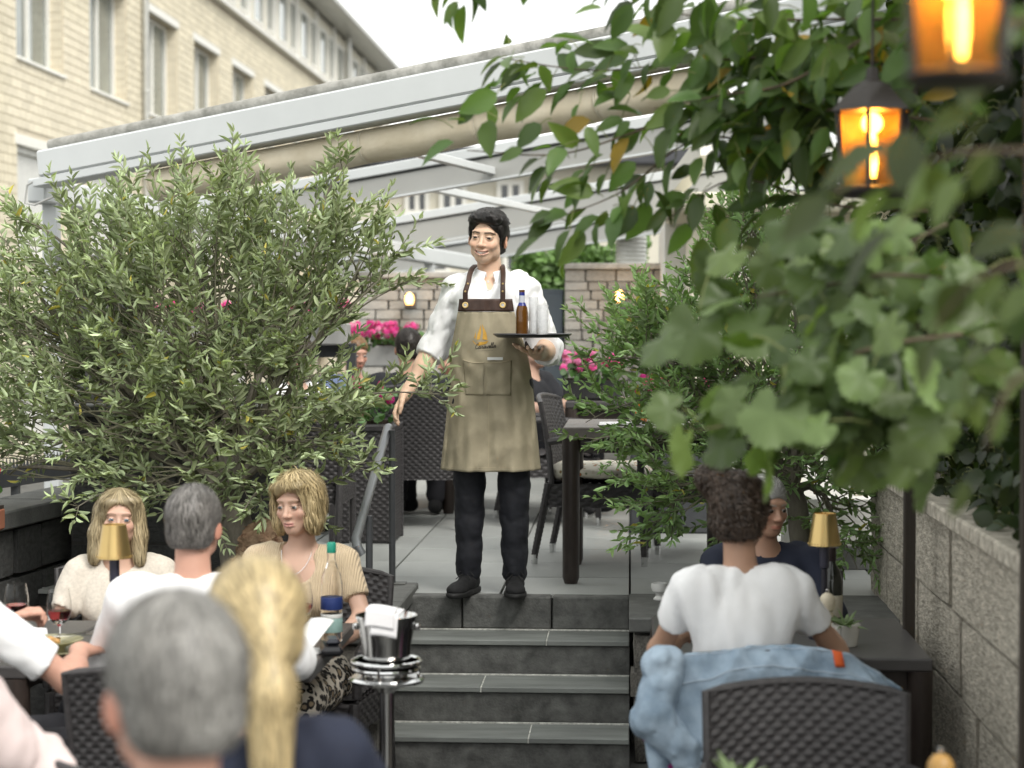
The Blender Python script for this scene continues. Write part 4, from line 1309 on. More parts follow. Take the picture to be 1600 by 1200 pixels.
def _px(p):
    v = cam.matrix_world.inverted() @ p if False else Vector(p) - Vector((0, 0, CAMZ))
    x = v.x * _cy + v.y * _sy; y = -v.x * _sy + v.y * _cy
    f = y * _cp + v.z * _sp
    return 800 + FPX * x / f
canopy()

# ------------------------------------------------------------------ the waiter
M_WHITE = mat('white_cotton', (.83, .83, .835), .8, var=.04, scale=14, bump=.12, bscale=500, sheen=.1)
M_NAVYBLK = mat('black_denim', (.012, .013, .018), .75, var=.3, scale=40, bump=.15, bscale=600)
M_APRON = mat('khaki_canvas', (.355, .31, .215), .85, var=.07, scale=25, bump=.2, bscale=900)
M_LEATHER = mat('brown_leather', (.050, .026, .018), .5, var=.3, scale=30, bump=.15, bscale=200)
M_BRASS = mat('brass', (.62, .45, .20), .28, metal=1.0, var=.08)
M_SHOE = mat('black_knit', (.010, .010, .011), .7, var=.3, scale=60, bump=.4, bscale=700)
M_SOLE = mat('black_rubber', (.016, .016, .016), .65, var=.2)

def stroke_text(word):
    Lt = {'C': ([(.95, .85), (.8, 1.08), (.5, 1.0), (.2, .6), (.18, .2), (.42, 0), (.75, .05), (1.0, .25)], 1.0),
          'a': ([(.55, .42), (.3, .52), (.06, .26), (.18, .0), (.42, .14), (.56, .5), (.54, .12), (.66, 0), (.82, .16)], .82),
          'r': ([(0, .14), (.18, .5), (.25, .38), (.42, .45), (.38, .2), (.48, 0), (.64, .14)], .64),
          'v': ([(0, .36), (.12, .46), (.18, .1), (.28, 0), (.46, .2), (.5, .52), (.66, .4)], .66),
          'e': ([(0, .16), (.3, .24), (.36, .45), (.2, .52), (.05, .25), (.2, 0), (.46, .13)], .46),
          'l': ([(0, .14), (.3, .7), (.3, 1.1), (.17, 1.04), (.12, .3), (.22, 0), (.4, .14)], .4)}
    out, x = [], 0
    for ch in word:
        p, w = Lt[ch]
        out.append([(x + a + b * .25, b) for a, b in p]); x += w
    return out, x

def make_waiter():
    o = at(765, 932, 9.12)
    root = thing('person', 'smiling waiter in white shirt and khaki apron standing atop the steps with a tray', 'person', (o.x, 9.2, TZ))
    B = Body(seated=False, sh=.158, N=A3(0, .022, 1.455), C=A3(0, -.0, 1.30),
             EA=A3(-.268, .03, 1.140), WA=A3(-.385, -.07, .935), EB=A3(.262, .045, 1.130), WB=A3(.225, -.185, 1.118),
             ankA=A3(-.103, .0, .10), ankB=A3(.113, .0, .10), kneeA=A3(-.098, -.01, .52), kneeB=A3(.108, -.01, .52),
             hA=dict(d=(-.45, -.35, -.85), n=(.75, -.2, -.45), curl=22, side=1, thumb=30),
             hB=dict(d=(-.12, -1, .12), n=(0, .1, 1), curl=10, spread=22, side=1, thumb=65))
    hd = Head(A3(-.014, -.012, 1.648), (-12, 3, 5), 1.02, smile=1.0, wide=1.03, eye_open=.0034)
    body_mesh(root, B, hd, .0095, .0034, zones=[(A3(.215, -.25, 1.13), .10, .005), (A3(-.43, -.10, .87), .09, .006)], skin='asian',
              brow=(.02, .015, .012), browd=.95, lips=(.58, .32, .26), feet=False)
    hd.eyes(root, (-2, 2), (.018, .012, .010))
    # teeth
    g = G()
    for j in range(2):
        for i in range(9):
            t = (i - 4) / 4.6
            p = [hd.P(t * .021 + a * .0021, -.0890 + .013 * t * t, -.0640 + .007 * t * t + b) for a, b in ((-1, -.0050), (1, -.0050), (1, .0040), (-1, .0040))]
            if j == 0: g._add(p, [(0, 1, 2, 3)])
    g.build('teeth', mat('teeth', (.90, .88, .83), .25, var=.02), root)
    hair(root, hd, 'quiff', hair_mat('black', (.012, .011, .011), (.03, .027, .025)), n=2600, res=.004, L=.060, wd=.0015, lift=.005, dark=.5, light=2.2, fluff=.005)
    # shirt with rolled sleeves
    lo = .93
    _, fs = shirt(root, B, hd, M_WHITE, sleeve=1.22, off=.011, neck='open', res=.007, hem=.95, wr=.012, freq=34, seed=5, loose=.0, fold=(1, 1, .7), fine=.004)
    # collar
    g = G()
    for q in (-1, 1):
        def col(u, v, q=q):
            ph = rad(14 + u * 166)                        # from the front gap to the back
            fr = (1 - u) ** 2
            z0 = 1.490 + .030 * u - .010 * fr
            if v < .4:
                w = v / .4; r = .063 + .004 * w; z = z0 - .022 * (1 - w) + .010
            else:
                w = (v - .4) / .6; r = .067 + (.026 + .014 * fr) * w; z = z0 + .012 - (.044 + .040 * fr) * w
            sp = .018 * fr * max(0, v - .4)
            return (q * (math.sin(ph) * r * .98 + sp), .012 - math.cos(ph) * r * 1.02 - .008 * fr, z)
        g.sheet(col, 18, 9, .003)
    g.build('collar', M_WHITE, root, sharp=60)
    g = G()
    for z in (1.445, 1.405):
        g.lathe([(0, 0), (.0055, 0), (.0055, .002), (0, .0025)], 12, (0, 0, 0))
        for i in range(len(g.v) - 48, len(g.v)):
            x, y, zz = g.v[i]; g.v[i] = (x - .002, -.158 + (1.47 - z) * -.06 - zz + (.012 if z < 1.44 else .018), y + z)
    g.build('shirt_buttons', mat('button', (.7, .7, .68), .3, var=.02), root)
    trousers(root, B, M_NAVYBLK, off=.012, res=.009, seed=4, end=1.99, wr=.007, freq=32)
    # ---- apron
    Z = [1.365, 1.31, 1.24, 1.17, 1.10, 1.03, .92, .80, .68, .578]
    HW = [.121, .128, .142, .163, .178, .187, .197, .208, .220, .232]
    TH = [50, 50, 54, 62, 72, 78, 80, 80, 80, 80]
    DF = [.160, .163, .165, .163, .158, .156, .162, .166, .172, .178]
    YE = [-.130, -.126, -.112, -.085, -.055, -.03, -.02, -.015, -.01, -.01]
    CX = [-.013, -.013, -.012, -.008, -.004, 0, .002, .002, .001, 0]
    def row(z):
        f = lambda a: float(np.interp(-z, [-q for q in Z], a))
        return f(HW), rad(f(TH)), f(DF), f(YE), f(CX)
    def surf(s, z, off=0.0):
        hw, th, df, ye, cx = row(z)
        x = hw * math.sin(s * th) / math.sin(th)
        c = (math.cos(s * th) - math.cos(th)) / (1 - math.cos(th))
        low = max(0, min(1, (1.08 - z) / .4))
        fold = low * (.0095 * math.sin(9 * s + 7 * z) + .0075 * math.sin(17 * s - 11 * z + 1) + .004 * math.sin(31 * s + 6 * z))
        for k, (a1, a2, a3) in enumerate(((4.2, 13, .4), (-5.1, 17, 2.0), (2.8, -21, 4.0), (7.0, 9, 1.1))):     # sharp creases across the lap
            fold += (.35 + .65 * low) * .0032 * (1 - 2 * abs(math.sin(a1 * s + a2 * z + a3 + .6 * math.sin(5 * s + 8 * z + k))))
        fold += .0025 * math.sin(14 * z + 5 * s) * (1 - abs(s)) + .0022 * math.sin(23 * z - 19 * s + 2)
        if .95 < z < 1.16: fold += .004 * math.sin(60 * (z + .25 * s)) * (1 - abs(z - 1.05) / .11)
        return Vector((cx + x, ye + (-df - ye) * c - fold - off, z))
    def sx(x, z):
        hw, th, df, ye, cx = row(z)
        return math.asin(max(-1, min(1, (x - cx) * math.sin(th) / hw))) / th
    def on(x, z, off): return surf(sx(x, z), z, off)
    ap = G().sheet(lambda u, v: surf(-1 + 2 * u, 1.308 - v * .73), 56, 72, .004).build('apron', M_APRON, root, sharp=180)
    bd = G().sheet(lambda u, v: surf(-1 + 2 * u, 1.366 - v * .056, .0035), 30, 8, .004).build('leather_band', M_LEATHER, ap, sharp=180)
    # seams
    g = G()
    for path in ([(0.001, 1.02 - i * .03) for i in range(15)],):
        g.tube([on(x, z, .0015) for x, z in path], .0018, 5)
    for zz in (.598,):
        g.tube([surf(-1 + 2 * i / 40, zz, .0016) for i in range(41)], .0012, 5)
    for s_ in (-.975, .975):
        g.tube([surf(s_, 1.30 - i * .018, .0016) for i in range(40)], .0014, 5)
    g.build('seam', mat('khaki_thread', (.40, .34, .23), .8, var=.05), ap)
    # pockets
    for i, (x0, x1) in enumerate(((-.118, -.020), (-.012, .104))):
        def pk(u, v, x0=x0, x1=x1, i=i):
            z = 1.088 - v * .160
            bow = .016 * math.sin(math.pi * u) * (1 - v) * (1 if i == 0 else .5)
            xa, xb = x0 + (.014 * v if i == 0 else 0), x1 - (.0 if i == 0 else .002 * v)
            z -= .006 * math.sin(math.pi * u) * (1 - v) - .012 * (1 - v) * (u if i == 0 else 1 - u) * -1
            return on(xa + (xb - xa) * u, z, .004 + bow * .6 + .002 * math.sin(9 * v + 5 * u))
        p = G().sheet(pk, 16, 18, .0035).build('pocket', M_APRON, ap, sharp=180)
        G().tube([Vector(pk(u / 12, .0)) + Vector((0, -.002, .0)) for u in range(13)], .0026, 6).build('pocket_hem', mat('khaki_thread', (.4, .34, .23), .8), p)
    G().sheet(lambda u, v: on(-.004 + .070 * u, 1.101 - .013 * v, .008), 6, 3, .002).build('order_pad', mat('paper', (.8, .8, .78), .8, var=.03), ap)
    # straps and eyelets
    for q, xe, xt in ((-1, -.105, -.092), (1, .066, .066)):
        pts = [on(xe, 1.338, .006), on(xe, 1.36, .008), Vector((xe * .97 + xt * .03, -.158, 1.40)), Vector((xt, -.148, 1.44)), Vector((xt * .98, -.098, 1.478)), Vector((xt * .9, -.045, 1.508)), Vector((xt * .78, .02, 1.524)), Vector((xt * .5, .07, 1.524)), Vector((0, .085, 1.52))]
        def st(u, v, pts=pts, q=q):
            k = u * (len(pts) - 1); i = min(int(k), len(pts) - 2); p = pts[i].lerp(pts[i + 1], k - i)
            return p + Vector((.0115 * (2 * v - 1), 0, .0 + (.004 * q * (2 * v - 1) * u)))
        s_ = G().sheet(st, 24, 4, .003).build('strap', M_LEATHER, ap, sharp=180)
        for zr in (1.385, 1.425):
            k = (1.40 - 1.338); c = Vector(st(.25 if zr < 1.4 else .36, .5))
            g = G().lathe([(0, .0035), (.0040, .003), (.005, 0)], 12); M4 = Matrix.Rotation(rad(90), 4, 'X')
            ob = g.build('stud', M_BRASS, s_, c + Vector((0, -.002, 0)), (rad(90), 0, 0))
        prof = [(.0105 + .0045 * math.cos(a), .003 * math.sin(a)) for a in np.linspace(0, 2 * math.pi, 9)]
        g = G().lathe(prof, 20)
        c = on(xe, 1.338, .009); g.build('eyelet', M_BRASS, ap, c, (rad(84), 0, 0))
        G().lathe([(0, 0), (.009, 0)], 16).build('eyelet_hole', M_WHITE, ap, on(xe, 1.338, .0105), (rad(84), 0, 0))
    # the printed sailing ship and lettering
    M_GOLD = mat('gold_print', (.55, .31, .05), .6, var=.15, scale=60)
    M_INK = mat('dark_print', (.02, .018, .02), .7, var=.1)
    def P2(px, py): return ((px - 765) / 340.0, (932 - py) / 340.0)
    sails = [[(754, 507), (748, 523), (747, 531), (752, 530), (754, 520)], [(755.5, 506), (757, 520), (756, 530), (764, 531), (762, 520)],
             [(740, 532), (747, 534), (757, 534), (766, 532), (762, 537), (750, 540), (744, 537)], [(746, 517), (743, 528), (745.5, 529)]]
    g = G()
    for sl in sails:
        c = np.mean(np.array(sl), 0); n = len(sl)
        vs = [on(*P2(*c), .0036)] + [on(*P2(*p), .0036) for p in sl]
        g._add(vs, [(0, 1 + (i + 1) % n, 1 + i) for i in range(n)])
    g.build('ship_print', M_GOLD, ap, smooth=False)
    g = G(); strokes, W = stroke_text('Caravella')
    for stp in strokes:
        pts = []
        for i in range(len(stp) - 1):
            for t in (0, .34, .67): pts.append((stp[i][0] + (stp[i + 1][0] - stp[i][0]) * t, stp[i][1] + (stp[i + 1][1] - stp[i][1]) * t))
        pts.append(stp[-1])
        g.tube([on(*P2(744 + 33 * x / W, 545 - 7.5 * y - 2.5 * x / W), .0042) for x, y in pts], .0011, 5)
    g.build('lettering_print', M_INK, ap)
    g = G()
    for i in range(11): g.tube([on(*P2(749 + i * 2.2, 548.0 - i * .12), .0042), on(*P2(750.4 + i * 2.2, 548.0 - i * .12), .0042)], .0006, 4)
    g.build('small_lettering_print', M_INK, ap)
    # shoes
    for q, K in ((-1, B.ankA), (1, B.ankB)):
        yaw = rad(-16 if q < 0 else 4)
        f = Field((-.09, -.26, -.01), (.09, .14, .15), .0055)
        f.cone((0, .045, .045), (0, -.02, .050), .036, .040, .02)
        f.cone((0, -.02, .048), (0, -.13, .034), .040, .034, .02)
        f.ell((0, -.15, .034), (.046, .066, .032), None, .02)
        f.cone((0, .03, .06), (0, .02, .115), .040, .041, .02)
        f.ell((0, .02, .15), (.034, .040, .045), None, .01, True)
        f.below(.012)
        sh = cloth(root, 'shoe', f, M_SHOE)
        f2 = Field((-.09, -.27, -.02), (.09, .14, .06), .005)
        f2.ell((0, .03, .014), (.043, .075, .030), None, .02); f2.ell((0, -.12, .014), (.052, .108, .030), None, .03); f2.cone((0, .04, .014), (0, -.12, .014), .036, .042, .02)
        f2.below(.0); f2.half((0, 0, .026), (0, 0, 1))
        so = cloth(sh, 'sole', f2, M_SOLE)
        g = G()
        for i in range(4):
            y = -.035 - i * .024; z = .094 - i * .011
            g.tube([(-.030, y - .004, z - .022), (-.012, y - .002, z - .004), (.012, y, z - .004), (.030, y - .006, z - .022)], .0028, 5)
        for w in (-1, 1):
            g.tube([(0, -.03, .098), (w * .026, -.045, .104), (w * .040, -.040, .088), (w * .018, -.034, .094), (0, -.03, .098)], .0024, 5)
            g.tube([(0, -.03, .098), (w * .02, -.06, .088), (w * .035, -.075, .072)], .0022, 5)
        g.build('laces', mat('black_lace', (.018, .018, .018), .8), sh)
        sh.location = (K[0], -.008, .002); sh.rotation_euler = (0, 0, yaw)
    return root, B

waiter, WB_ = make_waiter()

# ------------------------------------------------------------------ furniture
M_WICKER = mat('dark_wicker', (.040, .037, .038), .45, var=.35, scale=60, bump=.2, bscale=300, spec=.5)
M_CHROME = mat('chrome', (.72, .72, .72), .12, metal=1.0, var=.03)
M_STEEL = mat('polished_steel', (.58, .58, .57), .16, metal=1.0, var=.06, scale=12)
M_TOP = mat('dark_tabletop', (.070, .066, .066), .38, var=.15, scale=8, bump=.08, bscale=80, stretch=(1, 6, 1))
M_WOODDK = mat('dark_brown_frame', (.035, .026, .022), .45, var=.25, scale=14, stretch=(4, 1, 1))

def weave_panel(fn, cols, rows, amp, name, parent, m, th=.016):
    """two woven faces, back to back, over the surface fn(u, v)"""
    nu, nv = cols * 4 + 1, rows * 3 + 1
    U, Vv = np.meshgrid(np.linspace(0, 1, nu), np.linspace(0, 1, nv))
    P = np.array([[fn(u, v) for u in np.linspace(0, 1, nu)] for v in np.linspace(0, 1, nv)], float)
    du = np.gradient(P, axis=1); dv = np.gradient(P, axis=0)
    N = np.cross(du, dv); N /= np.maximum(np.linalg.norm(N, axis=2, keepdims=True), 1e-9)
    row = np.floor(np.clip(Vv * rows, 0, rows - 1e-6))
    cs = np.cos(np.pi * cols * U + np.pi * row)
    h = amp * np.sign(cs) * np.abs(cs) ** .45 * np.sqrt(np.abs(np.sin(np.pi * rows * Vv)) + .001) - amp * .8 * (np.abs(np.sin(np.pi * rows * Vv)) < .2)
    F_ = P + N * (h + th / 2)[..., None]; B_ = P + N * (h - th / 2)[..., None]
    V = np.concatenate([F_.reshape(-1, 3), B_.reshape(-1, 3)])
    i, j = np.meshgrid(np.arange(nu - 1), np.arange(nv - 1)); a = (j * nu + i).ravel(); n = nu * nv
    q = np.stack([a, a + 1, a + nu + 1, a + nu], 1)
    me = np_mesh(name, V, [q, q[:, ::-1] + n]); me.materials.append(m)
    o = link(name, me, parent); o['kind'] = 'stuff'
    return o

def make_chair(label, loc, rz):
    c = thing('wicker_chair', label, 'chair', loc, rz, 'dark wicker armchairs')
    W, D = .27, .26
    def back(u, v):
        x = (2 * u - 1) * (W - .004 + .012 * v); z = .30 + (.54 + .030 * math.cos((2 * u - 1) * 1.4)) * v
        return (x, D - .005 + .065 * v * v - .05 * (2 * u - 1) ** 2 * 1.0, z)
    weave_panel(back, 25, 30, .0038, 'woven_back', c, M_WICKER)
    weave_panel(lambda u, v: ((2 * u - 1) * W, -D + .02 + v * (2 * D - .04), .425 + .01 * math.sin(math.pi * v)), 14, 20, .0035, 'woven_seat', c, M_WICKER)
    for s in (-1, 1):
        weave_panel(lambda u, v, s=s: (s * (W + .004), -D + .01 + u * (2 * D - .04), .30 + .12 * v), 14, 6, .0035, 'woven_side', c, M_WICKER)
    weave_panel(lambda u, v: ((2 * u - 1) * W, -D + .006, .30 + .115 * v), 14, 6, .0035, 'woven_front', c, M_WICKER)
    edge = [back(u, 1) for u in np.linspace(0, 1, 13)]
    G().tube([back(0, .02), back(0, .5), *edge, back(1, .5), back(1, .02)], .014, 8).build('back_rim', M_WICKER, c)
    for s in (-1, 1):
        pts = [Vector(back(0 if s < 0 else 1, .62)), Vector((s * .285, .10, .655)), Vector((s * .292, -.08, .65)), Vector((s * .290, -.21, .632)), Vector((s * .284, -.252, .58)), Vector((s * .278, -.25, .44))]
        def cr(t):
            k = t * (len(pts) - 1); i = min(int(k), len(pts) - 2); f = k - i
            p0, p1, p2, p3 = pts[max(i - 1, 0)], pts[i], pts[i + 1], pts[min(i + 2, len(pts) - 1)]
            return .5 * ((2 * p1) + (p2 - p0) * f + (2 * p0 - 5 * p1 + 4 * p2 - p3) * f * f + (3 * p1 - p0 - 3 * p2 + p3) * f ** 3)
        n = 60
        G().tube([cr(i / n) for i in range(n + 1)], [.019 + .0022 * (i % 2) for i in range(n + 1)], 8).build('armrest', M_WICKER, c)
        for y0, y1 in ((-D + .005, -D - .012), (D - .03, D + .045)):
            lp = [(s * .272, y0, .42), (s * .272, (y0 + y1) / 2, .22), (s * .268, y1, .045)]
            n = 34
            lg = G().tube([tuple(np.array(lp[0]) * (1 - t) ** 2 + 2 * np.array(lp[1]) * t * (1 - t) + np.array(lp[2]) * t * t) for t in np.linspace(0, 1, n)], [.021 + .002 * (i % 2) - .004 * i / n for i in range(n)], 8).build('leg', M_WICKER, c)
            G().tube([(s * .268, y1, .05), (s * .268, y1, .0)], [.019, .017], 10).build('foot_cap', M_CHROME, lg)
    return c

cx = lambda px, Y: at(px, 800, Y).x
chair0 = make_chair('empty dark wicker armchair facing the camera at the bottom right', (cx(1262, 5.55), 5.32, 0), 0)
def chair(label, px, Y, deg, z=0.0): return dup(chair0, (cx(px, Y), Y, z), rad(deg), label)
chair('dark wicker armchair under the woman in the white T-shirt, denim jacket on its back', 1195, 6.42, 180)
chair('dark wicker armchair of the man in navy at the far side of the right table', 1215, 8.05, 0)
chair('dark wicker armchair of the woman in the beige ribbed top', 478, 7.82, -8)
chair('dark wicker armchair of the long-haired blonde woman by the dark stone wall', 190, 8.0, 12)
chair('dark wicker armchair of the grey-haired man in the white shirt', 285, 6.02, 176)
chair('dark wicker armchair half in frame at the lower left beside the pink shirt', 118, 4.9, 150)
chair('dark wicker armchair of the man in black seen from behind on the terrace', 655, 12.25, 180, TZ)
chair('dark wicker armchair with floral cushion drawn up to the terrace table', 938, 10.55, 82, TZ)
chair('dark wicker armchair in the shade right of the terrace table', 1095, 10.9, -95, TZ)
chair('dark wicker armchair behind the waiter, to the right of his apron', 858, 12.5, 100, TZ)
chair('dark wicker armchair of the bearded man behind the olive twigs', 548, 14.0, 20, TZ)
chair('dark wicker armchair of the red-haired man next to the waiter', 712, 13.9, -60, TZ)
chair('dark wicker armchair of the guest in white hidden behind the olive', 465, 12.1, 40, TZ)
chair('dark wicker armchair of the guest in black at the right rear table', 838, 13.35, 60, TZ)

chair('dark wicker armchair seen from behind next to the olive trunk', 462, 10.6, 180, TZ)
def table(label, x0, x1, y0, y1, z, floor, m=M_TOP, leg=.07, th=.045, planks=0, inset=0.0):
    t = thing('table', label, 'table', ((x0 + x1) / 2, (y0 + y1) / 2, floor))
    w, d, h = x1 - x0, y1 - y0, z - floor
    if planks:
        for i in range(planks):
            G().box((0, -d / 2 + (i + .5) * d / planks, h - th / 2), (w, d / planks - .004, th), .005).build('top_plank', m, t)
    else:
        G().box((0, 0, h - th / 2), (w, d, th), .006).build('tabletop', m, t)
    G().box((0, 0, h - th - .035), (w - .10 - 2 * inset, d - .10, .07)).build('apron_frame', M_WOODDK, t)
    for sx in (-1, 1):
        for sy in (-1, 1):
            lx, ly = sx * (w / 2 - leg * .55 - inset), sy * (d / 2 - leg * .55)
            G().tube([(lx, ly, h - th), (lx, ly, .03), (lx, ly, .0)], [leg * .62, leg * .58, leg * .45], 12).build('leg', M_WOODDK, t)
    return t
c0 = at(558, 965, 7.5)
table('dark grey dining table end where the woman in beige sits', -1.98, c0.x, 6.42, 7.42, .75, 0, inset=.26)
table('dark grey dining table where the long-haired blonde woman sits', -2.95, -1.99, 6.42, 7.42, .75, 0)
table('dark grey dining table in front of the woman in the white T-shirt', at(1022, 1000, 6.8).x, 1.02, 6.74, 7.66, .75, 0)
tl = at(880, 668, 9.6)
table('dark brown wooden table on the terrace right of the waiter', tl.x, tl.x + .80, 9.54, 10.36, TZ + .755, TZ, mat('weathered_top', (.16, .14, .125), .5, var=.2, scale=10, stretch=(1, 5, 1)), .07, .055, planks=6)
table('dark terrace table behind the waiter among the seated guests', -2.05, -1.15, 12.95, 13.75, TZ + .75, TZ)
table('dark terrace table at the rear right under the pink geraniums', at(885, 650, 12.7).x, at(885, 650, 12.7).x + .9, 12.5, 13.3, TZ + .76, TZ)
table('dark table just below the picture edge carrying the pepper mill', .22, 1.02, 4.05, 4.85, .76, 0)

# cushion on the terrace chair
M_FLORAL = mat('floral_cotton', (.72, .68, .58), .85, var=.05)
nt = M_FLORAL.node_tree; bs = nt.nodes['Principled BSDF']
vo = nt.nodes.new('ShaderNodeTexVoronoi'); vo.inputs['Scale'].default_value = 26
tcn = nt.nodes.new('ShaderNodeTexCoord'); nt.links.new(tcn.outputs['Object'], vo.inputs['Vector'])
cr_ = nt.nodes.new('ShaderNodeValToRGB'); el = cr_.color_ramp.elements
el[0].position, el[0].color = 0.0, (.45, .03, .05, 1); el[1].position, el[1].color = .36, (.72, .68, .58, 1)
e = el.new(.14); e.color = (.62, .20, .06, 1); e = el.new(.22); e.color = (.10, .16, .07, 1); e = el.new(.28); e.color = (.66, .60, .48, 1)
nt.links.new(vo.outputs['Distance'], cr_.inputs[0]); nt.links.new(cr_.outputs[0], bs.inputs['Base Color'])
f = Field((-.3, -.3, -.06), (.3, .3, .08), .012)
f.ell((0, 0, .0), (.30, .28, .045), None, .02); f.cone((-.2, -.18, 0), (.2, -.18, 0), .035, .035, .05); f.cone((-.2, .18, 0), (.2, .18, 0), .035, .035, .05); f.wrinkle(.006, 30, 4)
cu = cloth(None, 'seat_cushion', f, M_FLORAL); cu.location = (cx(938, 10.55) + .0, 10.55, TZ + .475); cu.rotation_euler = (0, 0, rad(82))
tag(cu, 'cream floral seat cushion on the terrace chair beside the wooden table', 'cushion', kind='thing')

# ------------------------------------------------------------------ handrail beside the steps
hr = thing('handrail', 'grey steel handrail with round bar sloping down beside the steps', 'handrail')
a, b = at(613, 913, 9.30), at(577, 872, 8.62)
G().tube([(a.x, 9.30, .645), (a.x, 9.30, at(613, 672, 9.3).z)], .0155, 12).build('post', M_STEEL_DK, hr)
G().tube([(b.x, 8.62, .645), (b.x, 8.62, at(577, 806, 8.62).z)], .0155, 12).build('post', M_STEEL_DK, hr)
p, q = at(607, 676, 9.34), at(562, 832, 8.5)
x = (a.x + b.x) / 2
p, q = Vector((a.x - .028, 9.36, p.z + .02)), Vector((b.x - .028, 8.40, q.z - .02))
G().tube([p + Vector((0, .04, .0)), p, q, q + Vector((.012, -.04, -.03)), q + Vector((.03, -.035, -.06))], .021, 14).build('round_bar', mat('rail_steel', (.20, .21, .22), .35, metal=.6, var=.08), hr)
for c in ((a.x, 9.30), (b.x, 8.62)):
    G().box((c[0], c[1], .651), (.13, .09, .006), .002).build('base_plate', M_CAP, hr)

# ------------------------------------------------------------------ ice bucket on its stand
bx = at(604, 1000, 6.3)
st = thing('bucket_stand', 'chrome wine cooler stand with double ring in front of the steps', 'stand', (bx.x, 6.3, 0))
G().lathe([(.0, 0), (.15, 0), (.15, .012), (.03, .03), (.024, .05), (.024, .70), (.05, .72), (.118, .735), (.122, .745), (.112, .752), (0, .752)], 32).build('pole', M_CHROME, st)
for z, r in ((.80, .108), (.778, .104)):
    G().lathe([(r + .008 * math.cos(t), z + .008 * math.sin(t)) for t in np.linspace(0, 2 * math.pi, 10)], 36).build('ring', M_CHROME, st)
for k in range(3):
    t = k * 2.1 + .4; G().tube([(.106 * math.cos(t), .106 * math.sin(t), .745), (.108 * math.cos(t), .108 * math.sin(t), .80)], .006, 6).build('strut', M_CHROME, st)
bk = thing('ice_bucket', 'flared steel wine bucket standing in the chrome ring', 'bucket', (bx.x, 6.3, .753))
zt = at(604, 962, 6.3).z - .753
G().lathe([(0, 0), (.066, 0), (.072, .006), (.080, zt * .55), (.092, zt - .02), (.100, zt), (.0985, zt + .003), (.090, zt - .022), (.077, zt * .55), (.069, .010), (0, .010)], 40).build('bowl', M_STEEL, bk)
for s in (-1, 1): G().lathe([(0, -.012), (.010, -.010), (.012, 0), (.010, .010), (0, .012)], 12, (s * .098, 0, zt * .82)).build('knob', M_CHROME, bk)
nz_ = zt + .012
nap = thing('napkin', 'white cloth napkin folded over the bucket rim', 'napkin', (bx.x, 6.3, .753))
M_LINEN = mat('white_linen', (.80, .79, .80), .85, var=.03, bump=.1, bscale=300)
def np1(u, v):
    t = v * 1.0
    yy = .03 - .135 * min(t / .55, 1); zz = nz_ + .012 * math.sin(u * 3 + 1) * .5
    if t > .55: zz -= (t - .55) * .16; yy -= .012 * (t - .55)
    return (-.040 + .085 * u + .01 * (1 - t), yy, zz + .008)
G().sheet(np1, 12, 16, .004).build('cloth_fold', M_LINEN, nap, sharp=180)
def np2(u, v):
    x, y, z = np1(u, .25 + v * .62); return (x * 1.08 - .014, y - .004, z + .014 - .006 * v)
G().sheet(np2, 12, 16, .004).build('cloth_fold', M_LINEN, nap, sharp=180)

# ------------------------------------------------------------------ things on the tables
M_CLEAR = mat('clear_glass', (1, 1, 1), .02, var=0, trans=1.0, ior=1.22, spec=.35)
M_ROSE = mat('rose_wine', (.80, .10, .12), .06, var=.03, trans=.6, ior=1.2)
M_GOLDL = mat('brushed_gold', (.50, .36, .15), .30, metal=.85, var=.06, scale=3)
M_PORC = mat('porcelain', (.72, .70, .64), .25, var=.04, coat=.3)
def on_table(px, Y, z=.75): p = at(px, 900, Y); return (p.x, Y, z + .001)

def wine_glass(label, px, Y, fill=.0, s=1.0, z=.75):
    t = thing('wine_glass', label, 'glass', on_table(px, Y, z), 0, 'wine glasses on the left tables'); t.scale = (s, s, s)
    G().lathe([(0, 0), (.036, .001), (.034, .004), (.005, .010), (.0042, .085), (.012, .092), (.034, .108), (.043, .135), (.042, .170), (.034, .215), (.0332, .215), (.0410, .170), (.0418, .135), (.033, .110), (.010, .096), (0, .095)], 28).build('bowl', M_CLEAR, t)
    if fill: G().lathe([(0, .097), (.010, .0985), (.0325, .112), (.0405, .134), (.0402, .128 + fill), (0, .128 + fill)], 28).build('wine', M_ROSE, t)
    return t
wine_glass('wine glass with a sip of rosé in front of the woman in beige', 470, 6.92, .012, 1.0)
wine_glass('wine glass with rosé beside the folded napkin at far left', 25, 6.85, .012, 1.0)
wine_glass('wine glass with rosé between the plate and the gold lamp', 92, 6.72, .012, 1.0)
wine_glass('empty water glass in front of the grey-haired man in white', 408, 7.15, 0, .8)

def gold_lamp(label, px, Y):
    t = thing('table_lamp', label, 'lamp', on_table(px, Y), 0, 'gold cordless table lamps')
    G().lathe([(0, 0), (.055, 0), (.055, .012), (.012, .018), (.011, .25)], 24).build('base', mat('lamp_black', (.02, .02, .03), .4), t)
    G().lathe([(.011, .25), (.017, .255), (.017, .335), (.0, .338)], 20).build('stem', mat('lamp_stem', (.03, .03, .05), .35), t)
    G().lathe([(.059, .335), (.0585, .337), (.040, .448), (.039, .449), (.0385, .447), (.0575, .335), (.059, .335)], 36).build('shade', M_GOLDL, t)
    G().lathe([(0, .40), (.046, .40)], 24).build('diffuser', mat('lamp_diffuser', (.85, .78, .62), .6, emit=(1, .8, .5), estr=.4), t)
    g = G()
    for k in range(30): 
        a = 2 * math.pi * k / 30; g.lathe([(0, -.003), (.0025, 0), (0, .003)], 5, (.0585 * math.cos(a), .0585 * math.sin(a), .341))
    g.build('rim_beads', M_GOLDL, t)
gold_lamp('gold table lamp in front of the long-haired blonde woman', 179, 6.62)
gold_lamp('gold table lamp beside the woman in the white T-shirt', 1288, 7.15)

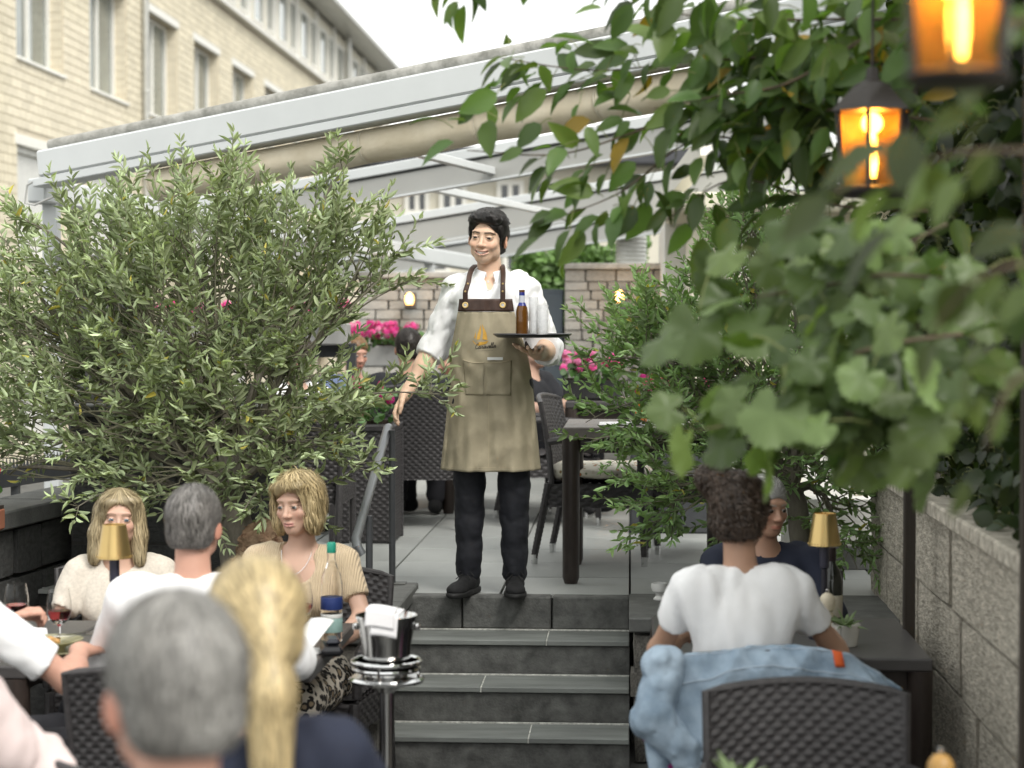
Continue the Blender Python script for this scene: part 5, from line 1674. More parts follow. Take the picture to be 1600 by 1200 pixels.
def bottle(name, label, px, Y, prof, m, z=.75, cap=None, lab=None, r=.038):
    t = thing(name, label, 'bottle', on_table(px, Y, z))
    G().lathe(prof, 28).build('glass', m, t)
    if cap: G().lathe(cap[0], 18).build('cap', cap[1], t)
    if lab:
        for nm, z0, z1, mm in lab: G().lathe([(r + .0006, z0), (r + .0010, z0 + .001), (r + .0010, z1 - .001), (r + .0006, z1)], 28).build(nm, mm, t)
    return t
h = .355
bottle('water_bottle', 'tall clear water bottle with green cap and blue label', 518, 6.98,
       [(0, 0), (.034, 0), (.038, .006), (.038, .205), (.034, .235), (.017, .275), (.0145, .29), (.0145, .335), (.013, .336), (.013, .29), (.033, .232), (.0365, .2), (.0365, .008), (0, .008)], M_CLEAR,
       cap=([(.0155, .315), (.0165, .318), (.0165, .348), (.014, .352), (0, .352)], mat('green_cap', (.02, .28, .19), .45)),
       lab=[('front_label', .035, .085, mat('label_teal', (.30, .45, .42), .6)), ('label_stripe', .086, .10, mat('label_white', (.75, .75, .72), .6)), ('blue_label', .115, .16, mat('label_blue', (.02, .04, .16), .5))])
M_GREENB = mat('dark_bottle_glass', (.012, .014, .010), .08, var=.2, spec=.6)
bottle('wine_bottle', 'dark wine bottle under the right gold lamp', 1300, 7.28,
       [(0, 0), (.036, 0), (.038, .006), (.038, .19), (.030, .225), (.014, .255), (.0135, .31), (0, .312)], M_GREENB,
       cap=([(.0142, .262), (.0148, .265), (.0148, .313), (0, .315)], mat('foil', (.03, .02, .02), .35, metal=.4)), lab=[('label', .06, .14, mat('label_cream', (.50, .46, .36), .7))])

def pepper_mill(label, px, Y, m, z=.75, s=1.0):
    t = thing('pepper_mill', label, 'pepper mill', on_table(px, Y, z)); t.scale = (s, s, s)
    G().lathe([(0, 0), (.028, 0), (.029, .01), (.024, .03), (.018, .06), (.022, .09), (.021, .105), (.018, .11)], 24).build('base', m, t)
    G().lathe([(.018, .112), (.025, .118), (.029, .138), (.027, .158), (.018, .172), (.007, .178)], 24).build('head', m, t)
    G().lathe([(.006, .178), (.008, .183), (.007, .190), (0, .193)], 14).build('knob', M_CHROME, t)
pepper_mill('pale wooden pepper mill on the right table by the wine bottle', 1293, 7.05, mat('pale_wood', (.62, .55, .42), .5, var=.1))
pepper_mill('honey-coloured wooden pepper mill at the bottom right edge', 1472, 4.35, mat('honey_wood', (.42, .24, .07), .42, var=.25, scale=20, stretch=(1, 1, .2)), .76, 1.05)

pl = thing('plate', 'olive-green plate of food with cutlery on the left table', 'plate', on_table(78, 6.62))
M_GPLATE = mat('green_stoneware', (.36, .34, .20), .35, var=.12, coat=.2)
g = G().lathe([(0, .004), (.07, .004), (.10, .014), (.128, .024), (.13, .028), (.10, .019), (.07, .009), (0, .009)], 40); g.build('dish', M_GPLATE, pl)
g = G().lathe([(0, .034), (.06, .034), (.085, .046), (.108, .054), (.11, .058), (.085, .050), (.06, .040), (0, .040)], 40); g.build('upper_dish', M_GPLATE, pl)
G().lathe([(0, .010), (.05, .010), (.05, .033), (0, .033)], 20).build('dish_foot', M_GPLATE, pl)
ff = Field((-.09, -.09, .03), (.09, .09, .10), .006)
for i in range(14):
    a = random.uniform(0, 6.28); rr = random.uniform(0, .05); ff.ell((rr * math.cos(a), rr * math.sin(a), .047 + random.uniform(0, .012)), (random.uniform(.012, .024),) * 2 + (.010,), None, .006)
cloth(pl, 'food', ff, mat('pasta', (.45, .26, .10), .5, var=.4, scale=60))
for a, n in ((.5, 'fork'), (.9, 'knife')):
    g = G(); d = Vector((math.cos(a), math.sin(a), 0)); g.bar(d * -.02 + Vector((0, 0, .066)), d * .16 + Vector((0, 0, .062)), .010, .003); g.bar(d * -.07 + Vector((0, 0, .060)), d * -.02 + Vector((0, 0, .066)), .018, .003); g.build(n, M_STEEL, pl)

def folded_card(name, label, cat, px, Y, w, d, hgt, rz, m=None, z=.75):
    t = thing(name, label, cat, on_table(px, Y, z), rz)
    m = m or M_LINEN
    G().sheet(lambda u, v: ((u - .5) * w, (v - .5) * d, .003 + hgt * (v if True else 0) + .006 * math.sin(3 * u)), 8, 8, .003).build('upper_leaf', m, t, sharp=180)
    G().sheet(lambda u, v: ((u - .5) * w, (v - .5) * d, .002), 4, 4, .002).build('lower_leaf', m, t)
folded_card('menu_card', 'white folded menu card leaning open by the water bottle', 'menu', 482, 6.74, .10, .16, .10, rad(-28), mat('card', (.8, .8, .79), .7, var=.02))
folded_card('napkin', 'white folded paper napkin at the far left table edge', 'napkin', 38, 6.98, .16, .12, .02, rad(20))
folded_card('napkin', 'crumpled white napkin beside the green plate', 'napkin', 128, 6.50, .14, .10, .015, rad(-30))
ph = thing('glasses_case', 'black glasses case and key fob beside the menu card', 'case', on_table(517, 6.72), rad(12))
G().box((0, 0, .016), (.075, .15, .032), .012).build('case', mat('black_plastic', (.012, .012, .014), .3), ph)
G().box((.005, .01, .043), (.05, .10, .022), .010).build('key_fob', mat('black_plastic2', (.02, .022, .03), .25), ph)

# egg-cup on the slate cap
ec = thing('egg_cup', 'little white footed cup with dark rim on the slate cap', 'cup', (at(1030, 915, 8.95).x, 8.95, .632))
G().lathe([(0, 0), (.026, 0), (.027, .006), (.016, .018), (.018, .026), (.034, .040), (.038, .058), (.037, .076), (.034, .076), (.034, .056), (0, .050)], 28).build('cup', mat('white_china', (.72, .72, .70), .2, coat=.4, var=.03), ec)
G().lathe([(0, .066), (.034, .066)], 20).build('contents', mat('cocoa', (.10, .03, .02), .5), ec)

# right table: succulent pot, phone-sized dish, tumbler
def succulent(label, px, Y, z, s=1.0, pot=True):
    t = thing('potted_plant', label, 'plant', on_table(px, Y, z)); t.scale = (s, s, s)
    G().lathe([(0, 0), (.040, 0), (.050, .07), (.052, .075), (.046, .075), (.044, .06), (0, .06)], 24).build('pot', M_PORC, t)
    rr = random.Random(int(px)); mm = mat('aloe_leaf', (.20, .27, .13), .5, var=.3, scale=30, leaf=True)
    for k in range(16):
        a = k * 2.4; el = rr.uniform(.35, 1.3); L = rr.uniform(.07, .12)
        d = Vector((math.cos(a) * math.cos(el), math.sin(a) * math.cos(el), math.sin(el)))
        G().tube([Vector((0, 0, .06)) + d * (L * t_) + Vector((0, 0, -.03 * t_ * t_)) for t_ in (0, .35, .7, 1)], [.006, .009, .006, .0008], 6, flat=.45).build('leaf', mm, t)
    return t
succulent('small aloe in a white pot on the right table', 1322, 7.0, .75)
succulent('blurred pale-leaved plant on the table at the bottom edge', 1152, 4.5, .76, 1.1)
tb = thing('tumbler', 'small glass tumbler in front of the woman in the white T-shirt', 'glass', on_table(1300, 6.9))
G().lathe([(0, 0), (.028, 0), (.034, .08), (.033, .08), (.027, .006), (0, .006)], 24).build('glass', M_CLEAR, tb)
pm = thing('place_mat', 'white paper place mat on the terrace table', 'place mat', (tl.x + .38, 9.85, TZ + .757))
G().sheet(lambda u, v: ((u - .5) * .42, (v - .5) * .3, .001 + .002 * math.sin(5 * u)), 8, 4, .002).build('paper', M_LINEN, pm)
cn = thing('candle_glass', 'orange candle glass on the terrace table among the olive twigs', 'candle', (at(1002, 640, 10.0).x, 10.0, TZ + .757))
G().lathe([(0, 0), (.028, 0), (.033, .09), (.031, .09), (.027, .006), (0, .006)], 20).build('glass', mat('orange_glass', (.75, .25, .05), .15, var=.1, trans=.3), cn)
G().lathe([(0, .007), (.024, .007), (.026, .05), (0, .05)], 16).build('wax', mat('wax', (.7, .6, .4), .5), cn)

# ------------------------------------------------------------------ tray with beer bottle and glasses on the waiter's hand
wx, wy = waiter.location.x, waiter.location.y
ty = wy - .285
tp = at(832, 526, ty)
TRZ = tp.z - .004
tr = thing('serving_tray', 'round black serving tray balanced on the waiter\'s hand', 'tray', (tp.x, ty, TRZ))
G().lathe([(0, 0), (.155, 0), (.172, .010), (.1755, .015), (.174, .018), (.168, .014), (.153, .005), (0, .005)], 48).build('plate', mat('tray_black', (.012, .012, .014), .35, var=.1), tr)
G().lathe([(.1745 + .003 * math.cos(t), .0155 + .003 * math.sin(t)) for t in np.linspace(0, 6.283, 8)], 48).build('rim', mat('tray_rim', (.06, .06, .065), .25), tr)
def tray_at(px, dy=0): return (at(px, 515, ty + dy).x, ty + dy, TRZ + .006)
bb = thing('beer_bottle', 'brown beer bottle with blue neck foil on the tray', 'bottle', tray_at(815.5, -.02))
M_AMBER = mat('amber_glass', (.16, .065, .012), .06, var=.25, scale=8, spec=.6, trans=.25)
G().lathe([(0, 0), (.026, 0), (.0275, .005), (.0275, .105), (.024, .128), (.0135, .150), (.0125, .165), (.0125, .200), (.0135, .201), (.0135, .207), (0, .207)], 26).build('glass', M_AMBER, bb)
G().lathe([(.0140, .150), (.0132, .166), (.0130, .182), (.0126, .182)], 22).build('neck_label', mat('label_silver', (.50, .52, .58), .35), bb)
G().lathe([(.0205, .136), (.0142, .150), (.0138, .151)], 22).build('blue_band', mat('foil_blue', (.02, .03, .20), .3), bb)
G().lathe([(.0131, .182), (.0131, .196), (.0127, .196)], 22).build('foil', mat('foil_blue', (.02, .03, .20), .3), bb)
M_FROST = mat('glass_wet', (.90, .92, .93), .12, var=.12, scale=60, alpha=.42, bump=.5, bscale=200, spec=.8)
def tumbler(label, px, dy, hgt, r, rz=0):
    t = thing('beer_glass', label, 'glass', tray_at(px, dy))
    G().lathe([(0, 0), (r * .92, 0), (r * .95, .006), (r * .90, .02), (r * .96, hgt * .5), (r, hgt), (r - .0022, hgt), (r * .96 - .0025, hgt * .5), (r * .86, .018), (0, .014)], 26).build('glass', M_FROST, t)
tumbler('tall empty beer glass on the tray beside the bottle', 833.5, .015, .175, .022)
tumbler('shorter empty beer glass at the right of the tray', 848.5, -.01, .140, .024)

# ------------------------------------------------------------------ guests
def norm(v): return v / np.maximum(np.linalg.norm(v, axis=-1, keepdims=True), 1e-9)
M_BEIGEKNIT = mat('beige_rib_knit', (.56, .44, .29), .9, var=.08, scale=30, bump=.2, bscale=300, sheen=.2)
nt = M_BEIGEKNIT.node_tree
wv = nt.nodes.new('ShaderNodeTexWave'); wv.inputs['Scale'].default_value = 34; wv.bands_direction = 'X'; wv.inputs['Distortion'].default_value = .5
tc_ = nt.nodes.new('ShaderNodeTexCoord'); nt.links.new(tc_.outputs['Object'], wv.inputs['Vector'])
bp_ = nt.nodes.new('ShaderNodeBump'); bp_.inputs['Strength'].default_value = .6; bp_.inputs['Distance'].default_value = .006
nt.links.new(wv.outputs['Fac'], bp_.inputs['Height']); nt.links.new(bp_.outputs[0], nt.nodes['Principled BSDF'].inputs['Normal'])
M_LEO = mat('leopard_print', (.62, .56, .46), .8, var=.05)
nt = M_LEO.node_tree
tc_ = nt.nodes.new('ShaderNodeTexCoord'); vo = nt.nodes.new('ShaderNodeTexVoronoi'); vo.inputs['Scale'].default_value = 30; vo.inputs['Randomness'].default_value = .9
nz2 = nt.nodes.new('ShaderNodeTexNoise'); nz2.inputs['Scale'].default_value = 22
av = nt.nodes.new('ShaderNodeVectorMath'); av.operation = 'MULTIPLY_ADD'; av.inputs[1].default_value = (.03, .03, .03)
nt.links.new(tc_.outputs['Object'], nz2.inputs['Vector']); nt.links.new(nz2.outputs['Color'], av.inputs[0]); nt.links.new(tc_.outputs['Object'], av.inputs[2])
nt.links.new(av.outputs[0], vo.inputs['Vector'])
cr_ = nt.nodes.new('ShaderNodeValToRGB'); cr_.color_ramp.interpolation = 'CONSTANT'; el = cr_.color_ramp.elements
el[0].position, el[0].color = 0, (.26, .20, .13, 1); el[1].position, el[1].color = .30, (.012, .010, .010, 1)
e = el.new(.56); e.color = (.58, .53, .45, 1)
nt.links.new(vo.outputs['Distance'], cr_.inputs[0]); nt.links.new(cr_.outputs[0], nt.nodes['Principled BSDF'].inputs['Base Color'])
M_OATMEAL = mat('oatmeal_knit', (.56, .51, .44), .9, var=.12, scale=80, bump=.2, bscale=400)
M_BLACKT = mat('black_cotton', (.014, .015, .019), .85, var=.2, bump=.1, bscale=400)
M_NAVY = mat('navy_cotton', (.014, .018, .035), .85, var=.2, bump=.1, bscale=400)
M_BLUE = mat('dusty_blue_cotton', (.13, .17, .28), .85, var=.1)
M_PINK = mat('pale_pink_linen', (.66, .55, .53), .85, var=.06, bump=.15, bscale=300)
M_DARKT = mat('dark_trousers', (.02, .02, .025), .85, var=.2)
H_BLOND = hair_mat('blond', (.50, .37, .18), (.62, .50, .28))
H_BLOND2 = hair_mat('ash_blond', (.46, .36, .20), (.58, .48, .30))
H_GREY = hair_mat('grey', (.125, .118, .105), (.33, .32, .30))
H_GREYD = hair_mat('dark_grey', (.10, .092, .082), (.18, .17, .16))
H_BROWN = hair_mat('brown', (.050, .034, .024), (.085, .06, .045))
H_DARK = hair_mat('dark_brown', (.022, .017, .014), (.04, .032, .027))
H_GINGER = hair_mat('ginger', (.24, .12, .05), (.32, .18, .08))
H_WHITE = hair_mat('white', (.48, .47, .44), (.58, .57, .55))

def guest(label, px, py, Y, deg, floor=0.0, head=(0, 0, 0), fem=False, hs=1.0, skin='fair', top=M_BLACKT, sleeve=.75, neck='crew', style='short', hm=H_DARK, hair_kw=None,
          res=.012, hres=.006, detail=True, legs=M_DARKT, eyes=None, lean=0.0, hands=True, EA=None, EB=None, WA=None, WB=None, hA=None, hB=None, bulk=1.0, sh=None, off=.013, wr=.007, stubble=None, brow=(.12, .08, .05), browd=.7, leg_end=1.92, extra=None, wide=1.0, smile=0.0, dz=0.0, knees=None, seed=1, lips=None, loose=.0, sres=None, eye_open=.0046, zones=()):
    """seated person whose head centre projects to (px, py) at depth Y; deg = facing (0 = towards the camera)"""
    h = at(px, py, Y)
    Rz = rotm(deg)
    kw = dict(bulk=bulk)
    if sh: kw['sh'] = sh
    # lift the whole seated figure so that the head ends up at the right height
    lift = (h.z - floor) - 1.225
    L = A3(0, 0, lift)
    P, C, N, H = A3(0, .02, .56) + L, A3(0, .02 - lean * .6, .87) + L, A3(0, .02 - lean, 1.05) + L, A3(0, -.015 - lean * 1.15, 1.225) + L
    def J(v, d): return (A3(*v) if v is not None else A3(*d)) + L
    B = Body(True, fem, P=P, C=C, N=N, H=H, EA=J(EA, (-.25, -.10 - lean * .5, .80)), EB=J(EB, (.25, -.10 - lean * .5, .80)), WA=J(WA, (-.15, -.33, .80)), WB=J(WB, (.15, -.33, .80)),
             knee=A3(.12, -.44, .53) + L, ank=A3(.12, -.40, .10), hA=(hA or dict(d=(.3, -1, -.1), n=(0, 0, -1), curl=25, side=1)) if hands else None, hB=(hB or dict(d=(-.3, -1, -.1), n=(0, 0, -1), curl=25, side=-1)) if hands else None, **kw)
    off_w = Rz @ A3(H[0], H[1], 0)
    root = thing('person', label, 'person', (h.x - off_w[0], Y - off_w[1], floor), rad(deg))
    hd = Head(H, head, hs, fem, smile, wide, eye_open)
    body_mesh(root, B, hd, res, hres, skin=skin, stubble=stubble, brow=brow, browd=browd, detail=detail, lips=lips, feet=False, zones=zones)
    if eyes: hd.eyes(root, eyes[0], eyes[1])
    if style: hair(root, hd, style, hm, **(hair_kw or {}))
    shirt(root, B, hd, top, sleeve, off, neck, sres or res * .95, None, wr, 28, seed, loose=loose)
    trousers(root, B, legs, res=res * 1.1, end=leg_end)
    g = G()
    for q, K in ((-1, B.ankA), (1, B.ankB)):
        f = Field(K + A3(-.08, -.24, -.11), K + A3(.08, .12, .05), .012)
        f.cone(K + A3(0, .03, -.05), K + A3(0, -.08, -.05), .042, .040, .03); f.ell(K + A3(0, -.13, -.055), (.044, .07, .035), None, .03); f.cone(K + A3(0, .01, -.04), K + A3(0, .01, .02), .04, .042, .03); f.below(.004)
        cloth(root, 'shoe', f, M_SHOE)
    if extra: extra(root, B, hd)
    return root, B, hd

# left table, far side
def necklace(root, B, hd):
    g = G()
    pts = [B.N + A3(.062 * math.cos(t), -.045 - .075 * math.sin(t) ** 1 * 1.0, .012 - .10 * math.sin(t)) for t in np.linspace(.15, math.pi - .15, 15)]
    g.tube(pts, .0014, 5); g.lathe([(0, -.006), (.005, 0), (0, .006)], 8, tuple(pts[7] + A3(0, -.006, -.006)))
    g.build('necklace', M_CHROME, root)
guest('blonde woman with short bob in beige ribbed top and leopard trousers behind the water bottle', 466, 788, 7.66, -6, head=(-15, 5, -3), fem=True, hs=.99, skin='fair', top=M_BEIGEKNIT, sleeve=.62, neck='scoop',
      style='bob', hm=H_BLOND, hair_kw=dict(n=3000, L=.09, wd=.0013, res=.005, lift=.013, seed=11, dark=.6, light=1.3), res=.009, hres=.0038, legs=M_LEO, eyes=((-6, 2), (.06, .07, .07)), sh=.180, bulk=1.06, off=.009, wr=.004,
      EA=(-.26, -.10, .80), EB=(.27, -.06, .79), WA=(-.10, -.34, .80), WB=(.20, -.30, .70), brow=(.26, .17, .10), browd=.6, lips=(.46, .20, .18), extra=necklace, seed=11, leg_end=1.97)
guest('long-haired blonde woman in an oatmeal top looking past the gold lamp', 186, 812, 7.95, 10, head=(4, -3, 3), fem=True, hs=.97, skin='fair', top=M_OATMEAL, sleeve=.70, neck='v',
      style='long', hm=H_BLOND2, hair_kw=dict(n=3000, L=.13, wd=.0013, res=.005, lift=.010, seed=12, dark=.65, light=1.3), res=.010, hres=.004, eyes=((4, 0), (.10, .13, .16)), sh=.165,
      EA=(-.25, -.10, .80), EB=(.25, -.08, .80), WA=(-.22, -.34, .78), WB=(.10, -.34, .80), brow=(.22, .14, .09), browd=.6, smile=.2, lips=(.50, .20, .20), seed=12, loose=.004)
# left table, near side
guest('grey-haired man in a white shirt seen from behind at the left table', 304, 822, 6.22, 184, head=(-8, 2, 0), hs=1.0, skin='ruddy', top=M_WHITE, sleeve=1.7, neck='collar', style='short', hm=H_GREYD,
      hair_kw=dict(n=3200, L=.045, wd=.0012, res=.005, seed=13, dark=.55, light=1.9), res=.011, hres=.005, detail=False, sh=.20, bulk=1.12, EA=(-.30, -.14, .78), EB=(.30, -.14, .78), wr=.009, seed=13, browd=0, loose=.004)
lm = guest('man in a white short-sleeved shirt cut by the left edge, forearm on the table', -62, 840, 5.95, 140, head=(0, 10, 0), skin='ruddy', top=M_WHITE, sleeve=.72, style='short', hm=H_GREY,
      hair_kw=dict(n=900), res=.010, hres=.008, detail=False, EA=(-.30, -.20, .80), WA=(-.10, -.38, .845), EB=(.31, -.06, .755), WB=(.245, -.315, .90), hB=dict(d=(-.3, -1, .35), n=(-.6, -.2, -.6), curl=48, side=-1, thumb=25), seed=14, browd=0,
      zones=[(A3(.22, -.38, .93), .09, .006)])
guest('person in a pale pink shirt cut off at the lower left corner', -150, 925, 4.55, 165, head=(0, 0, 0), skin='fair', top=M_PINK, sleeve=1.75, neck='collar', style='short', hm=H_BROWN, hair_kw=dict(n=700), res=.012, hres=.01, detail=False,
      EA=(-.30, -.12, .78), EB=(.30, -.12, .78), wr=.012, seed=15, browd=0, loose=.012)
guest('grey-haired man seen from behind, large and blurred at the bottom left', 272, 1085, 2.62, 188, head=(20, 2, 0), hs=1.06, skin='ruddy', top=M_NAVY, sleeve=.7, style='short', hm=H_GREY,
      hair_kw=dict(n=5200, L=.034, wd=.0010, res=.005, seed=16, dark=.45, light=1.9), res=.011, hres=.0045, detail=False, seed=16, browd=0)
def tie(root, B, hd):
    G().lathe([(.036 + .006 * math.cos(t), .010 * math.sin(t)) for t in np.linspace(0, 6.283, 9)], 18, tuple(hd.P(0, .118, -.055))).build('hair_tie', mat('tie_brown', (.05, .03, .03), .6), root)
guest('blonde woman with a low ponytail seen from behind, blurred', 398, 985, 3.70, 186, head=(16, 4, 0), fem=True, hs=1.02, skin='tan', top=M_NAVY, sleeve=.7, style='pony', hm=H_BLOND,
      hair_kw=dict(n=4200, L=.13, wd=.0014, res=.006, seed=17, dark=.45, light=1.4), res=.011, hres=.007, detail=False, seed=17, browd=0, extra=tie)
# right table
def bracelet(root, B, hd):
    d = B.WA - B.EA; d /= np.linalg.norm(d); c = B.WA - d * .03; u = norm(np.cross(d, A3(0, 0, 1))); v = np.cross(d, u)
    G().tube([Vector(c + (u * math.cos(t) + v * math.sin(t)) * .031) for t in np.linspace(0, 6.283, 19)], .007, 6).build('bracelet', mat('pink_band', (.75, .04, .22), .5), root)
guest('woman in a white T-shirt with curly brown hair in a bun, back to the camera', 1156, 808, 6.34, 184, head=(-16, 5, 0), fem=True, hs=1.0, skin='deep', top=M_WHITE, sleeve=.52, style='bun', hm=H_BROWN,
      hair_kw=dict(n=5200, L=.05, wd=.0013, res=.005, seed=18, curl=.9, lift=.012, dark=.5, light=1.9, fluff=.006), res=.010, hres=.0045, detail=True, sh=.165, bulk=1.04, wr=.012, loose=.003, seed=18,
      EA=(-.325, -.10, .775), WA=(-.285, -.335, .865), EB=(.25, -.08, .79), WB=(.14, -.34, .80), hA=dict(d=(.3, -.8, .45), n=(.6, -.3, -.5), curl=38, side=1), browd=0, leg_end=1.97, extra=bracelet)
guest('white-haired man in a navy shirt across from the woman in the white T-shirt', 1197, 792, 8.0, 6, head=(24, 8, 0), hs=.98, skin='tan', top=M_NAVY, sleeve=1.6, neck='collar', style='thin', hm=H_WHITE, hair_kw=dict(n=1500, L=.03, wd=.0012),
      res=.012, hres=.005, eyes=((0, 6), (.05, .04, .03)), seed=19, brow=(.4, .38, .35))
# terrace guests
guest('dark-haired man in a black T-shirt seen from behind, left of the waiter', 638, 545, 12.55, 178, TZ, head=(10, 2, 0), hs=.98, skin='tan', top=M_BLACKT, sleeve=.7, style='short', hm=H_DARK, hair_kw=dict(n=1800, L=.03, wd=.0014), res=.012, hres=.007, detail=False, sh=.215, bulk=1.12, seed=20, browd=0,
      EA=(-.30, -.14, .80), EB=(.30, -.14, .80))
guest('red-haired man in profile half hidden by the waiter\'s arm', 706, 562, 13.35, -58, TZ, head=(-8, 16, 0), hs=1.0, skin='ruddy', top=M_BLACKT, sleeve=.7, style='short', hm=H_GINGER, hair_kw=dict(n=1200, L=.03, wd=.0014), res=.013, hres=.006, stubble=(.28, .15, .08), seed=21)
guest('bearded man in a dusty blue shirt looking down behind the olive twigs', 555, 553, 13.7, 22, TZ, head=(14, 12, 0), hs=1.0, skin='ruddy', top=M_BLUE, sleeve=.7, style='short', hm=H_GINGER, hair_kw=dict(n=1200, L=.04, wd=.0014), res=.013, hres=.006, stubble=(.20, .12, .07), eyes=((0, 10), (.05, .06, .07)), seed=22)
guest('guest in a white top behind the olive branches', 468, 560, 12.2, 38, TZ, head=(10, 10, 0), fem=True, skin='fair', top=M_WHITE, sleeve=.7, style='bob', hm=H_BROWN, hair_kw=dict(n=900, L=.08), res=.014, hres=.009, detail=False, seed=23)
guest('guest in a black T-shirt leaning on the rear table right of the waiter', 838, 545, 13.15, 62, TZ, head=(0, 14, 0), skin='fair', top=M_BLACKT, sleeve=.62, style='short', hm=H_DARK, hair_kw=dict(n=700), res=.012, hres=.009, detail=False, lean=.06, seed=24,
      EA=(-.25, -.16, .84), WA=(-.10, -.40, .80), EB=(.24, -.2, .80), WB=(.12, -.42, .79))

# denim jacket over the back of her chair
M_DENIM = mat('light_denim', (.26, .36, .47), .85, var=.22, scale=9, bump=.4, bscale=300, col2=(.40, .50, .60))
jk = thing('denim_jacket', 'light blue denim jacket hung over the chair back with an orange tab', 'jacket', (cx(1195, 6.42), 6.42, 0))
# the chair back stands at y = -.25..-.33 (chair turned round), top near z = .86
_jr = np.random.default_rng(77); _jd = _jr.normal(size=(7, 2)) * A3(1, 1, 1)[:2] * 9; _jp = _jr.uniform(0, 6.28, 7)
def jacket(u, v):
    x = -.375 + .77 * u
    e = max(0, abs(x + .01) - .24)                                     # beyond the chair the cloth sinks
    t = (v - .42) / .58
    top = .885 - 1.25 * e ** 1.35 - .012 * math.sin(9 * u)
    lenb = .20 + .18 * (1 - u) ** 2 * (1 if u < .5 else 1) + .035 * math.sin(11 * u)
    if t > 0: y = -.335 - .035 * math.sin(min(t * 2.6, 1.57)) - .02 * t; z = top - lenb * max(0, t - .10)
    else: y = -.335 + .05 * math.sin(min(-t * 2.6, 1.57)) + .03 * -t; z = top - .22 * max(0, -t - .08)
    fold = .016 * math.sin(22 * u + 3 * v) * abs(t) + .010 * math.sin(41 * u - 6 * v) * abs(t) + .006 * math.sin(15 * v + 9 * u)
    cr = sum((1 - 2 * abs(math.sin(_jd[k][0] * u * 1.3 + _jd[k][1] * v + _jp[k] + .8 * math.sin(5 * u + 4 * v + k)))) * .0042 for k in range(7))
    return (x + .015 * math.sin(7 * v + 3 * u), y - fold - cr, z + cr * .6)
G().sheet(jacket, 110, 70, .006).build('jacket_body', M_DENIM, jk, sharp=180)
f = Field((-.52, -.55, .42), (-.12, -.22, .90), .009)
f.cone((-.33, -.36, .83), (-.36, -.385, .68), .062, .055, .03); f.cone((-.36, -.385, .68), (-.265, -.39, .58), .055, .045, .03); f.cone((-.265, -.39, .58), (-.245, -.385, .49), .045, .04, .02)
f.wrinkle(.010, 34, 6)
f.wrinkle(.006, 75, 9)
cloth(jk, 'sleeve', f, M_DENIM)
g = G()
for v_ in (.47, .62): g.tube([Vector(jacket(u / 40, v_)) + Vector((0, -.005, .002)) for u in range(3, 38)], .0022, 5)
g.build('seam', mat('denim_seam', (.42, .5, .58), .85), jk)
G().sheet(lambda u, v: tuple(Vector(jacket(.735 + .035 * u, .36 + .22 * v)) + Vector((0, -.006, .004))), 4, 12, .004).build('orange_tab', mat('orange_webbing', (.75, .13, .03), .7), jk, sharp=180)
f = Field((-.12, -.12, -.14), (.12, .12, .14), .01)
f.cone((-.03, 0, .07), (.01, .01, -.03), .03, .04, .03); f.cone((.01, .01, -.03), (-.02, 0, -.10), .035, .022, .03); f.cone((.03, 0, .05), (.035, .01, -.07), .022, .018, .02); f.wrinkle(.022, 60, 3); f.wrinkle(.008, 120, 5)
bag = cloth(None, 'scarf', f, mat('red_magenta_scarf', (.50, .02, .05), .8, var=.2, scale=22, col2=(.20, .03, .26)))
bag.location = (cx(1046, 6.08), 6.08, .555); tag(bag, 'bunched red and purple scarf hanging beside the denim sleeve', 'scarf', kind='thing')

# ------------------------------------------------------------------ vegetation
def leaf_mat(name, top, under, rough=.45, trl=.25, rand=.25, spec=.4):
    if name in _M: return _M[name]
    m = bpy.data.materials.new(name); m.use_nodes = True
    N, L = m.node_tree.nodes, m.node_tree.links; b = N['Principled BSDF']
    b.inputs['Roughness'].default_value = rough; b.inputs['Specular IOR Level'].default_value = spec
    ge = N.new('ShaderNodeNewGeometry'); mx = N.new('ShaderNodeMix'); mx.data_type = 'RGBA'
    mx.inputs[6].default_value = (*top, 1); mx.inputs[7].default_value = (*under, 1); L.new(ge.outputs['Backfacing'], mx.inputs[0])
    at_ = N.new('ShaderNodeAttribute'); at_.attribute_name = 'Col'
    ml = N.new('ShaderNodeMix'); ml.data_type = 'RGBA'; ml.blend_type = 'MULTIPLY'; ml.inputs[0].default_value = 1
    L.new(mx.outputs[2], ml.inputs[6]); L.new(at_.outputs['Color'], ml.inputs[7])
    oi = N.new('ShaderNodeObjectInfo'); hs = N.new('ShaderNodeHueSaturation'); mr = N.new('ShaderNodeMapRange')
    mr.inputs[3].default_value = 1 - rand; mr.inputs[4].default_value = 1 + rand
    L.new(oi.outputs['Random'], mr.inputs[0]); L.new(mr.outputs[0], hs.inputs['Value']); L.new(ml.outputs[2], hs.inputs['Color'])
    L.new(hs.outputs[0], b.inputs['Base Color'])
    tr = N.new('ShaderNodeBsdfTranslucent'); ms = N.new('ShaderNodeMixShader'); ms.inputs[0].default_value = trl
    gm = N.new('ShaderNodeMix'); gm.data_type = 'RGBA'; gm.blend_type = 'MULTIPLY'; gm.inputs[0].default_value = 1; gm.inputs[7].default_value = (1.5, 1.6, .7, 1)
    L.new(hs.outputs[0], gm.inputs[6]); L.new(gm.outputs[2], tr.inputs['Color'])
    L.new(b.outputs[0], ms.inputs[1]); L.new(tr.outputs[0], ms.inputs[2]); L.new(ms.outputs[0], N['Material Output'].inputs['Surface'])
    _M[name] = m
    return m

